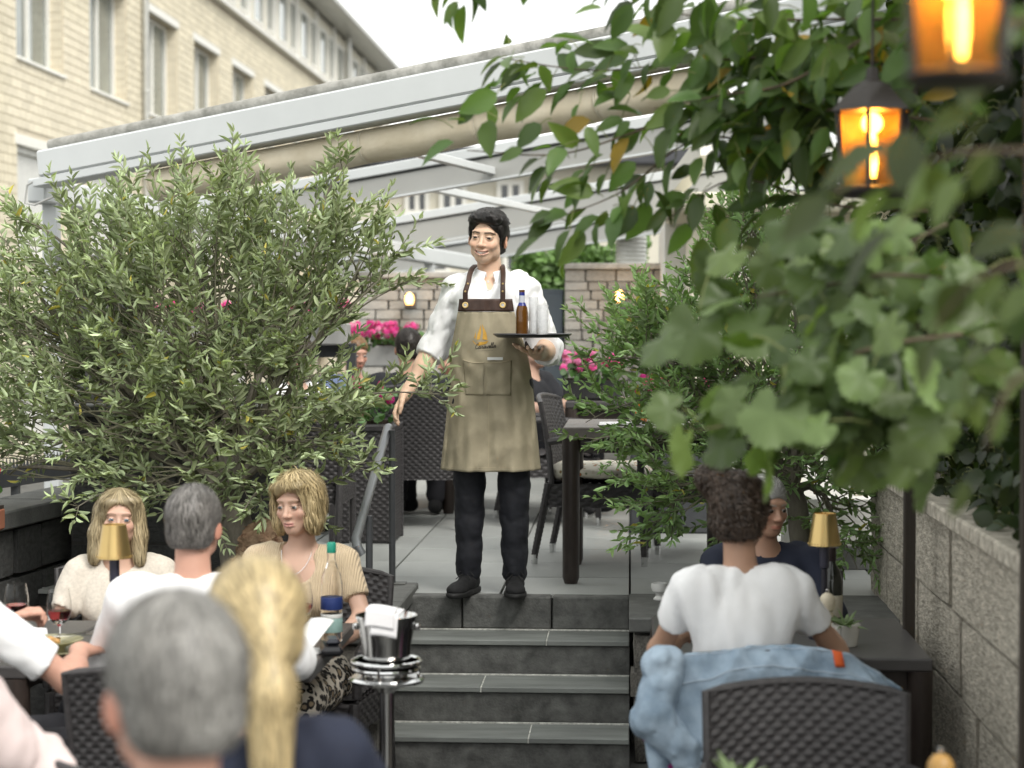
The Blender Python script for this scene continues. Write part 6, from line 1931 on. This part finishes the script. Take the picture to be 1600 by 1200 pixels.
def _tmpl(stations, fold=.25, bend=.12):
    """leaf along +y (0..1), half-widths at stations (t, w): v-folded, arched; normal +z"""
    V = [(0, 0, 0)]; T = []; Q = []
    prev = None
    for t, w in stations:
        z = -bend * t * t
        i = len(V); V += [(-w, t, z + fold * w), (0, t, z), (w, t, z + fold * w)]
        if prev is None: T += [(0, i + 1, i), (0, i + 2, i + 1)]
        else: Q += [(prev, prev + 1, i + 1, i), (prev + 1, prev + 2, i + 2, i + 1)]
        prev = i
    i = len(V); V.append((0, 1, -bend)); T += [(prev, prev + 1, i), (prev + 1, prev + 2, i)]
    return np.array(V, float), np.array(T), np.array(Q).reshape(-1, 4)
LANCE = _tmpl([(.30, .5), (.68, .42)], .3, .10)
OVATE = _tmpl([(.12, .30), (.35, .5), (.62, .44), (.85, .22)], .22, .22)
def _grape():
    V = [(0, .12, 0)]; n = 40; T = []
    for k in range(n):
        a = 2 * math.pi * k / n - math.pi / 2
        lob = .80 + .16 * abs(math.cos(2.5 * (a - math.pi / 2))) ** .8
        lob *= 1.0 + (.06 if k % 2 else -.05)
        back = math.exp(-((a + math.pi / 2) / .28) ** 2) + math.exp(-((a - 1.5 * math.pi) / .28) ** 2)
        r = .56 * lob * (1 - .62 * back)
        x, y = r * math.cos(a) * 1.05, r * math.sin(a) + .40
        V.append((x, y, -.35 * (x * x) - .22 * (y - .3) ** 2 + .05 * math.sin(5 * a)))
    V[0] = (0, .38, .03)
    T = [(0, 1 + k, 1 + (k + 1) % n) for k in range(n)]
    return np.array(V, float), np.array(T), np.zeros((0, 4), int)
GRAPE = _grape()

def norm(v): return v / np.maximum(np.linalg.norm(v, axis=-1, keepdims=True), 1e-9)

def leaves(parent, tm, P, D, N, L, W, C, m, name='leaf', n_obj=0, mass='foliage', prefer=None, off=None):
    """P base points, D directions, N normals, L lengths, W widths, C colours; n_obj of them become objects, the rest one mesh"""
    P, D, N = np.asarray(P, float), norm(np.asarray(D, float)), np.asarray(N, float)
    X = norm(np.cross(D, N)); N = np.cross(X, D)
    L, W, C = np.asarray(L, float), np.asarray(W, float), np.asarray(C, float)
    n = len(P); idx = np.arange(n)
    if off is not None: P = P - np.array(off)
    if n_obj:
        score = prefer if prefer is not None else np.zeros(n)
        order = np.argsort(-score); sel, idx = order[:n_obj], order[n_obj:]
        tones = np.quantile(C.mean(1), [0.1, .37, .63, .9])
        ms = []
        for k in range(4):
            q = np.argsort(np.abs(C.mean(1) - tones[k]))[0]
            me = np_mesh(name, tm[0], [tm[1], tm[2]], np.tile(C[q], (len(tm[0]), 1))); me.materials.append(m); ms.append(me)
        for i in sel:
            k = int(np.argmin(np.abs(tones - C[i].mean())))
            M4 = Matrix(((X[i][0] * W[i], D[i][0] * L[i], N[i][0] * L[i], P[i][0]), (X[i][1] * W[i], D[i][1] * L[i], N[i][1] * L[i], P[i][1]), (X[i][2] * W[i], D[i][2] * L[i], N[i][2] * L[i], P[i][2]), (0, 0, 0, 1)))
            o = link(name, ms[k], parent); o.matrix_local = M4
    if len(idx):
        P, D, N, X, L, W, C = P[idx], D[idx], N[idx], X[idx], L[idx], W[idx], C[idx]; n = len(idx)
        T = tm[0]
        V = P[:, None] + X[:, None] * (T[None, :, 0:1] * W[:, None, None]) + D[:, None] * (T[None, :, 1:2] * L[:, None, None]) + N[:, None] * (T[None, :, 2:3] * L[:, None, None])
        k = len(T); o_ = (np.arange(n) * k)[:, None, None]
        tri = (tm[1][None] + o_).reshape(-1, 3); qd = (tm[2][None] + o_).reshape(-1, 4) if len(tm[2]) else np.zeros((0, 4), int)
        me = np_mesh(mass, V.reshape(-1, 3), [tri, qd], np.repeat(C, k, axis=0)); me.materials.append(m)
        o = link(mass, me, parent); o['kind'] = 'stuff'

def bez(a, b, c, n): return [a * (1 - t) ** 2 + b * (2 * t * (1 - t)) + c * t * t for t in np.linspace(0, 1, n)]
def runit(r): v = r.normal(size=3); return v / np.linalg.norm(v)

M_BARK = mat('olive_bark', (.16, .145, .115), .95, var=.4, scale=14, bump=.9, bscale=40, stretch=(1, 1, .3))
M_TWIG = mat('olive_twig', (.17, .16, .11), .8, var=.3, scale=20)

def olive(label, base, fork, lobes, seed, lsize, lcol, m, twl=(.18, .36), density=1.0, trunk_r=.085, wratio=.21, upb=.4, spray=None, limit=None):
    r = np.random.default_rng(seed)
    t = thing('olive_tree', label, 'tree', tuple(base))
    base, fork = np.array(base, float), np.array(fork, float)
    O = base
    g = G(); mid = (base + fork) / 2 + A3(.05, 0, 0)
    g.tube([Vector(p - O) for p in bez(base - A3(0, 0, .04), mid, fork, 9)], list(np.linspace(trunk_r, trunk_r * .72, 9) + r.uniform(-.008, .008, 9)), 12)
    g.build('trunk', M_BARK, t)
    limbs, tw = G(), G()
    P, D, N, L, W, C = [], [], [], [], [], []
    def add_twig(root, d, length, tipc):
        d = norm(d); bend = runit(r) * .25 + A3(0, 0, .12)
        n = max(5, int(length / .026)); pts = []
        p = root.copy(); dd = d.copy(); stp = length / n
        pts.append(p.copy())
        for k in range(n):
            dd = norm(dd + bend * (stp / length) * 1.4 + r.normal(size=3) * .06); p = p + dd * stp; pts.append(p.copy())
            if k < 1: continue
            side = norm(np.cross(dd, A3(0, 0, 1) if k % 2 else runit(r)))
            for s in (-1, 1):
                if r.random() < .10: continue
                a = r.uniform(.65, 1.25) * (1 - .35 * k / n)
                ld = dd * math.cos(a) + side * s * math.sin(a) + r.normal(size=3) * .12
                P.append(p + r.normal(size=3) * .001); D.append(ld)
                nn = np.cross(ld, side * s) * s + A3(0, 0, .6) + r.normal(size=3) * .35
                N.append(nn)
                ls = lsize * r.uniform(.65, 1.15) * (1 - .35 * (k / n) ** 2); L.append(ls); W.append(ls * wratio * r.uniform(.8, 1.2))
                tone = lcol * r.uniform(.70, 1.2) * (1 + tipc * .75 * (k / n) ** 2)
                if r.random() < .012: tone = A3(.42, .36, .07)
                C.append(tone)
        P.append(p); D.append(dd); N.append(runit(r)); L.append(lsize * .6); W.append(lsize * .14); C.append(lcol * 1.5)
        tw.tube([Vector(q - O) for q in pts[::2]], list(np.linspace(.0026, .0010, len(pts[::2]))), 4, caps=False)
    for (c, rad3, nt) in lobes:
        c, rad3 = np.array(c, float), np.array(rad3, float)
        ctrl = fork + (c - fork) * .5 + A3(0, 0, .10) + r.normal(size=3) * .06
        nodes = bez(fork, ctrl, c, 10)
        limbs.tube([Vector(q - O + (r.normal(size=3) * .008 if 0 < i < 9 else 0)) for i, q in enumerate(nodes)], list(np.linspace(.026, .007, 10)), 7)
        for k in range(int(nt * density)):
            u = runit(r); rr = r.uniform(.25, 1.0) ** .55
            root = c + u * rad3 * rr
            if limit is not None and not limit(_px(Vector(root)), _py(Vector(root))): continue
            out = norm(root - (fork * .35 + c * .65)); d = out * .9 + runit(r) * .65 + A3(0, -.10, upb)
            nd = nodes[int(r.integers(4, 10))]
            if r.random() < .55:
                cp = (nd + root) / 2 + r.normal(size=3) * .04
                tw.tube([Vector(q - O) for q in bez(nd, cp, root, 6)], list(np.linspace(.0055, .0028, 6)), 5, caps=False)
            add_twig(root, d, r.uniform(*twl), r.uniform(.2, 1.0))
    for (a, b, nn_) in (spray or []):
        a, b = np.array(a, float), np.array(b, float); cp = (a + b) / 2 + A3(0, 0, .08)
        path = bez(a, cp, b, 12)
        limbs.tube([Vector(q - O) for q in path], list(np.linspace(.008, .002, 12)), 6)
        for k in range(nn_):
            i = r.uniform(2, 11); q = path[int(i)]; d = norm(b - a) * .6 + runit(r) * .7 + A3(0, 0, .3)
            add_twig(q, d, r.uniform(.10, .24), r.uniform(.4, 1.2))
    limbs.build('limbs', M_BARK, t)
    o = tw.build('twigs', M_TWIG, t); o['kind'] = 'stuff'
    Pn = np.array(P); score = -Pn[:, 1] + r.uniform(0, .25, len(Pn))
    leaves(t, LANCE, P, D, N, L, W, C, m, 'leaf', 300, 'foliage', score, O)
    print('olive leaves', len(P))
    return t

def _py(p):
    v = Vector(p) - Vector((0, 0, CAMZ)); y = -v.x * _sy + v.y * _cy
    return 600 - FPX * (-y * _sp + v.z * _cp) / (y * _cp + v.z * _sp)
def lobe(px, py, Y, rpx, rpy, ry, n):
    c = at(px, py, Y); k = Y / FPX
    return ((c.x, Y, c.z), (rpx * k, ry, rpy * k), n)
M_OLIVE = leaf_mat('olive_leaf', (1, 1, 1), (1.7, 1.75, 1.9), .42, .16)
b = at(375, 868, 8.72); fk = at(360, 790, 8.72)
olive('big bushy olive tree with silvery leaves left of the steps', (b.x, 8.72, .55), (fk.x, 8.74, fk.z),
      [lobe(300, 400, 8.95, 130, 95, .40, 70), lobe(180, 440, 9.05, 110, 95, .36, 55), lobe(450, 420, 8.95, 110, 95, .36, 58), lobe(560, 430, 9.0, 50, 70, .22, 16),
       lobe(120, 540, 9.0, 130, 100, .40, 62), lobe(300, 530, 8.85, 150, 110, .45, 85), lobe(450, 540, 8.85, 100, 95, .36, 46), lobe(30, 480, 9.1, 60, 120, .30, 34),
       lobe(200, 640, 8.85, 150, 95, .40, 74), lobe(370, 650, 8.75, 150, 90, .36, 70), lobe(60, 650, 9.0, 80, 80, .3, 34), lobe(490, 655, 8.8, 60, 50, .22, 18), lobe(300, 740, 8.75, 110, 55, .26, 30), lobe(450, 740, 8.72, 70, 50, .22, 20), lobe(30, 730, 8.9, 40, 30, .15, 8)],
      21, .076, A3(.235, .275, .145), M_OLIVE, upb=.18, density=1.35, trunk_r=.105, wratio=.25, limit=lambda x, y: not (515 < x < 720 and 480 < y < 615),
      spray=[(at(480, 640, 8.8), at(690, 618, 8.75), 12), (at(450, 690, 8.75), at(560, 735, 8.6), 9), (at(470, 560, 8.85), at(640, 440, 8.9), 9), (at(240, 760, 8.75), at(110, 800, 8.3), 6), (at(430, 760, 8.7), at(380, 800, 8.45), 5),
             (at(120, 400, 9.0), at(10, 340, 9.0), 6), (at(330, 330, 8.95), at(370, 265, 8.9), 6), (at(500, 330, 8.95), at(540, 270, 8.95), 6), (at(110, 620, 8.9), at(0, 600, 8.85), 7)])
M_OLIVE2 = leaf_mat('olive_leaf_green', (1, 1, 1), (1.5, 1.6, 1.7), .36, .20)
b = at(1245, 905, 9.25); fk = at(1240, 760, 9.25)
olive('smaller green olive tree behind the right table, twigs over the terrace table', (b.x, 9.25, TZ - .02), (fk.x, 9.25, fk.z),
      [lobe(1190, 400, 9.4, 70, 60, .25, 30), lobe(1240, 480, 9.4, 90, 70, .30, 40), lobe(1120, 540, 9.3, 90, 60, .30, 40), lobe(1020, 540, 9.25, 70, 50, .24, 26), lobe(1210, 600, 9.3, 120, 80, .35, 60),
       lobe(1060, 640, 9.2, 90, 60, .28, 40), lobe(1160, 690, 9.15, 110, 70, .30, 50), lobe(1280, 700, 9.3, 90, 90, .32, 46), lobe(1060, 760, 9.0, 50, 60, .2, 22), lobe(1170, 780, 9.15, 60, 50, .2, 16), lobe(1300, 800, 9.3, 60, 70, .25, 30), lobe(1340, 560, 9.4, 60, 90, .25, 26)],
      22, .068, A3(.15, .22, .085), M_OLIVE2, upb=.2, trunk_r=.055, wratio=.32, density=1.25,
      spray=[(at(1080, 570, 9.2), at(895, 575, 9.1), 9), (at(1080, 620, 9.2), at(915, 660, 9.05), 9), (at(1100, 480, 9.3), at(1075, 430, 9.3), 6), (at(1190, 380, 9.4), at(1120, 340, 9.4), 6), (at(1060, 740, 9.0), at(1050, 830, 8.9), 7), (at(1020, 700, 9.1), at(925, 690, 9.0), 6),
             (at(1110, 520, 9.3), at(960, 500, 9.2), 7), (at(1290, 820, 9.3), at(1340, 890, 9.1), 6)])

# ------------------------------------------------------------------ climbing vine and its post on the right
M_VINE = leaf_mat('vine_leaf', (1, 1, 1), (1.25, 1.3, 1.1), .42, .34, .25, .4)
M_STEM = mat('vine_stem', (.10, .075, .05), .9, var=.4, scale=12, bump=.6, bscale=40)
def vine(name, label, paths, tm, lsize, col, seed, n_obj, per_m, droop=.5, wr=(.9, 1.1), fill=None, autumn=.0, spread=.09, stem_r=.006, limit=None):
    r = np.random.default_rng(seed)
    t = thing(name, label, 'vine')
    P, D, N, L, W, C = [], [], [], [], [], []
    g = G(); pet = G()
    def put(q, along):
        if limit is not None and not limit(_px(Vector(q)), _py(Vector(q))): return
        out = norm(runit(r) * 1.0 + along * .35)
        st = q + out * lsize * r.uniform(.25, .8)
        d = norm(out * .6 + A3(0, 0, -droop) + runit(r) * .45 + along * .5)
        nn = A3(0, -.65, .75) + runit(r) * .75
        s = lsize * r.uniform(.55, 1.2)
        P.append(st); D.append(d); N.append(nn); L.append(s); W.append(s * r.uniform(*wr))
        c = col * r.uniform(.55, 1.65) * A3(r.uniform(.9, 1.15), 1, r.uniform(.8, 1.1))
        if r.random() < autumn: c = A3(.30, .20, .03) * r.uniform(.7, 1.3)
        C.append(c)
        if r.random() < .5: pet.tube([Vector(q), Vector((q + st) / 2 + A3(0, 0, .006)), Vector(st)], .0016, 4, caps=False)
    for pts in paths:
        pts = [np.array(p, float) for p in pts]
        cur = []
        for i in range(len(pts) - 1):
            p0, p1, p2, p3 = pts[max(i - 1, 0)], pts[i], pts[i + 1], pts[min(i + 2, len(pts) - 1)]
            for f in np.linspace(0, 1, 10, endpoint=False):
                cur.append(.5 * ((2 * p1) + (p2 - p0) * f + (2 * p0 - 5 * p1 + 4 * p2 - p3) * f * f + (3 * p1 - p0 - 3 * p2 + p3) * f ** 3))
        cur.append(pts[-1])
        g.tube([Vector(q) for q in cur], list(np.linspace(stem_r, stem_r * .3, len(cur))), 6, caps=False)
        ln = sum(np.linalg.norm(cur[i + 1] - cur[i]) for i in range(len(cur) - 1))
        for k in range(int(ln * per_m)):
            i = int(r.uniform(0, len(cur) - 1)); al = norm(cur[i + 1] - cur[i])
            put(cur[i] + r.normal(size=3) * spread * r.uniform(0, 1), al)
    for (lo, hi, n) in (fill or []):
        for k in range(n):
            q = np.array(lo) + (np.array(hi) - np.array(lo)) * r.random(3); put(q, runit(r))
    g.build('stem', M_STEM, t); pet.build('petioles', mat('petiole', (.16, .18, .06), .7), t)['kind'] = 'stuff'
    Pn = np.array(P)
    pxs = np.array([_px(Vector(p)) for p in P]); inv = (pxs < 1600) & (pxs > 0)
    score = np.array(L) / Pn[:, 1] * inv * (1 if True else 0)
    leaves(t, tm, P, D, N, L, W, C, M_VINE, 'leaf', n_obj, 'foliage', score)
    print(name, len(P))
A_ = lambda *p: tuple(at(*p))
vine('beech_creeper', 'overhanging creeper with oval leaves across the top right',
     [[A_(1480, 120, 5.6), A_(1300, 90, 5.8), A_(1100, 95, 6.0), A_(930, 110, 6.1), A_(780, 90, 6.2)],
      [A_(1480, 190, 5.6), A_(1250, 170, 5.8), A_(1050, 190, 6.0), A_(880, 240, 6.0), A_(730, 235, 6.0)],
      [A_(1460, 260, 5.7), A_(1280, 250, 5.9), A_(1100, 215, 6.0), A_(970, 300, 6.0), A_(885, 335, 6.0)],
      [A_(1500, 30, 5.4), A_(1320, 30, 5.7), A_(1150, 30, 5.9), A_(1000, 15, 6.0)],
      [A_(1450, 330, 5.8), A_(1300, 320, 5.9), A_(1150, 280, 6.0), A_(1040, 345, 6.0)],
      [A_(1350, 60, 5.6), A_(1230, 130, 5.7), A_(1120, 150, 5.8), A_(1020, 170, 5.9)],
      [A_(1400, -60, 5.4), A_(1200, -40, 5.6), A_(1060, -30, 5.7), A_(960, -20, 5.8)],
      [A_(1380, 380, 5.9), A_(1280, 340, 6.0), A_(1200, 360, 6.0)], [A_(900, -90, 5.6), A_(780, -70, 5.7), A_(676, 2, 5.7)]],
     OVATE, .118, A3(.080, .135, .036), 31, 150, 58, .55, (.42, .58), autumn=.03, spread=.08,
     fill=[(A_(1130, 240, 5.7), (at(1420, 0, 5.7).x, 6.4, at(1400, 0, 5.7).z), 420)], limit=lambda x, y: not (1300 < x < 1440 and 185 < y < 300) and not (640 < x < 850 and y > 225))
vine('grape_vine', 'bright green lobed grape vine hanging in front of the right olive',
     [[A_(1520, 520, 4.3), A_(1380, 540, 4.3), A_(1270, 580, 4.35), A_(1180, 650, 4.4), A_(1090, 672, 4.4)],
      [A_(1520, 440, 4.4), A_(1380, 430, 4.5), A_(1270, 450, 4.6), A_(1150, 468, 4.7)],
      [A_(1500, 620, 4.3), A_(1400, 640, 4.3), A_(1290, 650, 4.35), A_(1190, 668, 4.4)],
      [A_(1480, 350, 4.8), A_(1390, 400, 4.8), A_(1330, 480, 4.8), A_(1290, 560, 4.8)],
      [A_(1560, 560, 4.5), A_(1460, 600, 4.5), A_(1400, 660, 4.5), A_(1370, 700, 4.5)], [A_(1540, 380, 4.6), A_(1450, 480, 4.6), A_(1420, 560, 4.6)]],
     GRAPE, .125, A3(.085, .135, .046), 32, 150, 66, .30, (.9, 1.1), autumn=.0, spread=.09, limit=lambda x, y: y < 690 + max(0, x - 1200) * .25 and not (1300 < x < 1440 and y < 330))
hx0, hx1 = 1.17, 1.44
vine('wall_ivy', 'dense dark ivy growing above the right garden wall',
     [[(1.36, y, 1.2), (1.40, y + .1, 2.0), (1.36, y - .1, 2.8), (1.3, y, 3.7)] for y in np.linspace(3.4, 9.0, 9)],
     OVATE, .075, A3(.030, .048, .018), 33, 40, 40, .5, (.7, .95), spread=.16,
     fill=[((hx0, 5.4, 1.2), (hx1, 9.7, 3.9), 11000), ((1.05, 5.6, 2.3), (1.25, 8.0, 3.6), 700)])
vine('near_creeper', 'large dark leaves hanging close to the lens at the upper right',
     [[A_(1660, 20, 2.7), A_(1520, 50, 2.7), A_(1360, 60, 2.75)], [A_(1680, 240, 2.8), A_(1500, 240, 2.8), A_(1300, 300, 2.9)], [A_(1680, 400, 2.8), A_(1540, 430, 2.8), A_(1450, 520, 2.9)], [A_(1680, 560, 2.9), A_(1580, 600, 2.9), A_(1540, 700, 2.9)]],
     OVATE, .10, A3(.060, .090, .034), 35, 60, 34, .6, (.5, .65), spread=.05)
hb = tag(G().box((1.52, 7.0, 2.1), (.06, 5.6, 4.2)).build('ivy_backing', mat('dark_backing', (.03, .024, .018), .8, var=.3, scale=10)), 'dark backing board added behind the ivy to block bright gaps', 'backing board', kind='thing')  # added dark board, keeps bright sky from showing between the ivy leaves
for i, (px, Y, X, lab) in enumerate(((1421, 7.4, None, 'slim dark timber post rising from the garden wall through the leaves'), (1608, 5.3, None, 'dark timber post at the right picture edge'))):
    c = at(px, 800, Y)
    po = thing('pergola_post', lab, 'post', (c.x, Y, 0))
    G().box((0, 0, 1.75), (.042, .042, 3.5), .004).build('shaft', mat('post_timber', (.045, .036, .028), .8, var=.3, scale=12, stretch=(1, 1, .1)), po)
    G().box((0, 0, .02), (.10, .10, .04), .004).build('foot_plate', M_STEEL_DK, po)
bm = thing('pergola_beam', 'dark timber beam carrying the lanterns above the right tables', 'beam', (0, 0, 0))
c1, c2 = at(1421, 0, 7.4), at(1597, 0, 5.3)
G().bar((c1.x, 7.5, 3.535), (c2.x + .03, 3.2, 3.535), .05, .07, .004).build('beam', mat('post_timber', (.045, .036, .028), .8), bm)

# ------------------------------------------------------------------ lanterns
def lantern(label, px, py, Y, s, energy):
    c = at(px, py, Y)
    t = thing('lantern', label, 'lantern', tuple(c), .3); t.scale = (s, s, s)
    Mi = mat('lantern_iron', (.02, .016, .013), .5, var=.2)
    G().lathe([(0, -.02), (.085, -.02), (.105, -.008), (.108, 0), (.088, .008), (0, .008)], 6).build('base', Mi, t)
    G().lathe([(.115, .205), (.108, .215), (.05, .275), (.02, .29), (.016, .32), (0, .325)], 6).build('roof', Mi, t)
    for k in range(6):
        a = 2 * math.pi * k / 6
        G().bar((.086 * math.cos(a), .086 * math.sin(a), .004), (.098 * math.cos(a), .098 * math.sin(a), .21), .012, .012, up=(math.cos(a), math.sin(a), 0)).build('frame_bar', Mi, t)
    Mg = mat('lantern_glass', (.92, .52, .16), .22, var=.35, scale=9, trans=.92, ior=1.12)
    for k in range(6):
        a, b_ = 2 * math.pi * k / 6, 2 * math.pi * (k + 1) / 6
        G().poly([(.083 * math.cos(a), .083 * math.sin(a), .01), (.083 * math.cos(b_), .083 * math.sin(b_), .01), (.093 * math.cos(b_), .093 * math.sin(b_), .205), (.093 * math.cos(a), .093 * math.sin(a), .205)], .002, (-math.cos((a + b_) / 2), -math.sin((a + b_) / 2), 0)).build('pane', Mg, t)
    G().lathe([(0, .03), (.012, .03), (.013, .05), (.016, .07), (.016, .12), (.010, .145), (0, .15)], 14).build('bulb', mat('bulb_lit', (1, .8, .5), .5, emit=(1.0, .70, .30), estr=14, var=0), t)
    G().lathe([(0, .008), (.018, .008), (.018, .03), (0, .03)], 12).build('bulb_socket', Mi, t)
    g = G(); g.tube([(0, 0, .32), (0, 0, (3.5 - c.z) / s)], .004, 5); g.build('chain', Mi, t)
    l = bpy.data.lights.new('lantern_light', 'POINT'); l.energy = energy; l.color = (1, .56, .20); l.shadow_soft_size = .03
    link('lantern_light', l, t, (0, 0, .175))
lantern('large glowing amber lantern blurred at the top right', 1497, 118, 2.6, .72, 2.5)
lantern('smaller glowing amber lantern hanging among the leaves by the post', 1362, 296, 5.35, 1.0, 7)

# ------------------------------------------------------------------ flower boxes, hedge, rock
M_PETAL = mat('petal', (1, 1, 1), .6, var=.06, attr=True, leaf=True)
M_GER = leaf_mat('geranium_leaf', (1, 1, 1), (1.2, 1.2, 1.2), .5, .2)
def flower_box(name, label, x0, x1, y, z, box, nl, nf, cols, h=.18, dp=.20, seed=1, hang=.0):
    r = np.random.default_rng(seed); t = thing(name, label, 'flower box', ((x0 + x1) / 2, y, z)); w = x1 - x0
    bh, m, bd = box
    if bh: G().box((0, 0, -bh / 2), (w, bd, bh), .01).build('trough', m, t)
    G().box((0, 0, -.005), (w * .94, bd * .9 if bh else .1, .03)).build('soil', mat('soil', (.035, .025, .018), .95), t)
    P = np.stack([r.uniform(-w / 2, w / 2, nl), r.normal(size=nl) * dp * .5, r.uniform(-hang, h * .75, nl)], 1)
    D = norm(r.normal(size=(nl, 3)) + A3(0, -.4, .4)); N = r.normal(size=(nl, 3)) + A3(0, -.5, 1)
    L = r.uniform(.03, .06, nl); C = A3(.05, .11, .03)[None] * r.uniform(.6, 1.5, nl)[:, None]
    leaves(t, OVATE, P, D, N, L, L * .85, C, M_GER, mass='foliage')
    # blossoms in umbels
    P, D, N, L, C = [], [], [], [], []
    for k in range(nf):
        c = A3(r.uniform(-w / 2, w / 2), r.normal() * dp * .5 - dp * .2, r.uniform(h * .35 - hang, h)); cl = np.array(cols[int(r.integers(len(cols)))]) * r.uniform(.8, 1.15)
        for q in range(9):
            n_ = norm(runit(r) + A3(0, -.7, .5)); b0 = c + n_ * .022
            for pt_ in range(5):
                a = pt_ * 1.2566; u = norm(np.cross(n_, A3(.3, .1, 1))); v = np.cross(n_, u)
                P.append(b0); D.append(u * math.cos(a) + v * math.sin(a) + n_ * .2); N.append(n_); L.append(.017); C.append(cl)
    L = np.array(L); leaves(t, OVATE, P, D, N, L, L * .9, C, M_PETAL, mass='blossoms')
    return t
PINKS = [(.70, .10, .36), (.62, .05, .28), (.72, .28, .50)]
MAG = [(.55, .02, .14), (.50, .02, .22), (.62, .05, .28)]
a, b_ = at(546, 540, 15.4), at(654, 540, 15.4)
flower_box('petunia_trough', 'grey trough of pink petunias behind the dark-haired man', a.x, b_.x, 15.4, a.z, (.16, mat('grey_trough', (.3, .3, .29), .7), .2), 260, 90, PINKS, .17, .22, 3)
a, b_ = at(190, 500, 12.6), at(545, 500, 12.6)
flower_box('petunia_trough', 'long trough of pink petunias half hidden behind the big olive', a.x, b_.x, 12.6, a.z - .02, (.14, mat('grey_trough', (.3, .3, .29), .7), .2), 420, 70, PINKS, .14, .2, 4)
g = G().bar((a.x, 12.72, TZ), (a.x, 12.72, a.z - .15), .06, .06, up=(0, 1, 0)); g.bar((b_.x, 12.72, TZ), (b_.x, 12.72, a.z - .15), .06, .06, up=(0, 1, 0)); g.bar((a.x, 12.72, a.z - .2), (b_.x, 12.72, a.z - .2), .05, .08)
tag(g.build('trough_rack', M_STEEL_DK), 'dark steel rack carrying the long petunia trough', 'rack', kind='thing')
# tall wicker planter left of the waiter
a, b_ = at(517, 664, 11.2), at(613, 845, 11.2)
wp = thing('wicker_planter', 'tall dark wicker planter box beside the handrail', 'planter', ((a.x + b_.x) / 2, 11.42, TZ))
W2, H2 = (b_.x - a.x) / 2, a.z - TZ
weave_panel(lambda u, v: ((2 * u - 1) * W2, -.2, .01 + (H2 - .03) * v), 14, 34, .004, 'woven_panel', wp, M_WICKER)
weave_panel(lambda u, v: (W2, -.2 + .4 * u, .01 + (H2 - .03) * v), 14, 34, .004, 'woven_panel', wp, M_WICKER)
weave_panel(lambda u, v: (-W2, .2 - .4 * u, .01 + (H2 - .03) * v), 14, 34, .004, 'woven_panel', wp, M_WICKER)
for sx in (-1, 1): 
    for sy in (-1, 1): G().box((sx * W2, sy * .2, H2 / 2), (.03, .03, H2), .005).build('corner_post', M_WICKER, wp)
G().box((0, 0, H2 - .02), (2 * W2 + .03, .44, .035), .006).build('rim', M_WICKER, wp)
flower_box('geranium_planting', 'magenta geraniums growing in the tall wicker planter', a.x + .02, b_.x - .02, 11.42, a.z + .01, (0, None, .3), 200, 14, MAG, .26, .26, 5)
c = at(930, 648, 12.75)
flower_box('geranium_box', 'pink geraniums in a dark box on the rear terrace table', c.x - .20, c.x + .16, 12.7, TZ + .76 + .13, (.125, mat('dark_trough', (.03, .03, .03), .6), .16), 170, 34, [(.72, .10, .38), (.75, .25, .5)], .17, .18, 6)
c = at(1050, 640, 12.0)
flower_box('geranium_box', 'dark magenta geraniums behind the twigs of the small olive', c.x - .25, c.x + .25, 12.0, at(1050, 640, 12.0).z, (.12, mat('dark_trough', (.03, .03, .03), .6), .16), 220, 36, MAG, .2, .18, 7)
g = G().box((c.x, 12.0, (TZ + c.z - .125) / 2), (.5, .3, c.z - .125 - TZ), .01); tag(g.build('plinth_box', M_STEEL_DK), 'dark box plinth under the magenta geraniums', 'plinth', kind='thing')
c = at(4, 690, 8.6)
flower_box('geranium_pot', 'red geranium blossom poking in at the left picture edge', c.x - .16, c.x - .012, 8.6, 1.06, (.10, mat('terracotta', (.35, .14, .08), .8), .14), 40, 5, [(.55, .01, .06)], .28, .06, 8)

hd_ = thing('hedge', 'leafy green hedge behind the stone wall and grey door', 'hedge')
r = np.random.default_rng(9); n = 5200
lo, hi = at(800, 380, 20.5), at(1010, 520, 20.5)
P = np.stack([r.uniform(lo.x, hi.x, n), 20.5 + r.uniform(-.3, .5, n), TZ + 1.2 + r.uniform(0, 1, n) ** .8 * (lo.z - TZ - 1.2)], 1)
P[:, 2] += .10 * np.sin(P[:, 0] * 9) + .05 * np.sin(P[:, 0] * 23)
D = norm(r.normal(size=(n, 3))); N = r.normal(size=(n, 3)) + A3(0, -1, .6)
leaves(hd_, OVATE, P, D, N, r.uniform(.05, .10, n), r.uniform(.04, .07, n), A3(.11, .19, .055)[None] * r.uniform(.6, 1.5, n)[:, None], M_GER, mass='foliage')
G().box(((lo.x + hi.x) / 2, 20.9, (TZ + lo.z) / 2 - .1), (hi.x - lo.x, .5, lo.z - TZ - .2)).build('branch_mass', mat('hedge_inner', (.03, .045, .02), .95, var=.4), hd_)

f = Field((-.16, -.14, -.16), (.16, .14, .18), .008)
f.ell((0, 0, -.02), (.09, .08, .13), None, .02); f.ell((.03, -.01, .06), (.055, .06, .07), None, .03); f.ell((-.05, 0, -.08), (.07, .07, .08), None, .02); f.wrinkle(.020, 42, 8); f.wrinkle(.008, 110, 9)
rk = cloth(None, 'rock', f, mat('rust_rock', (.17, .075, .035), .8, var=.5, scale=22, bump=.8, bscale=70, col2=(.34, .24, .15)), sm=0)
rk.location = at(404, 862, 8.62); tag(rk, 'rusty brown boulder at the foot of the olive trunk', 'rock', kind='thing')
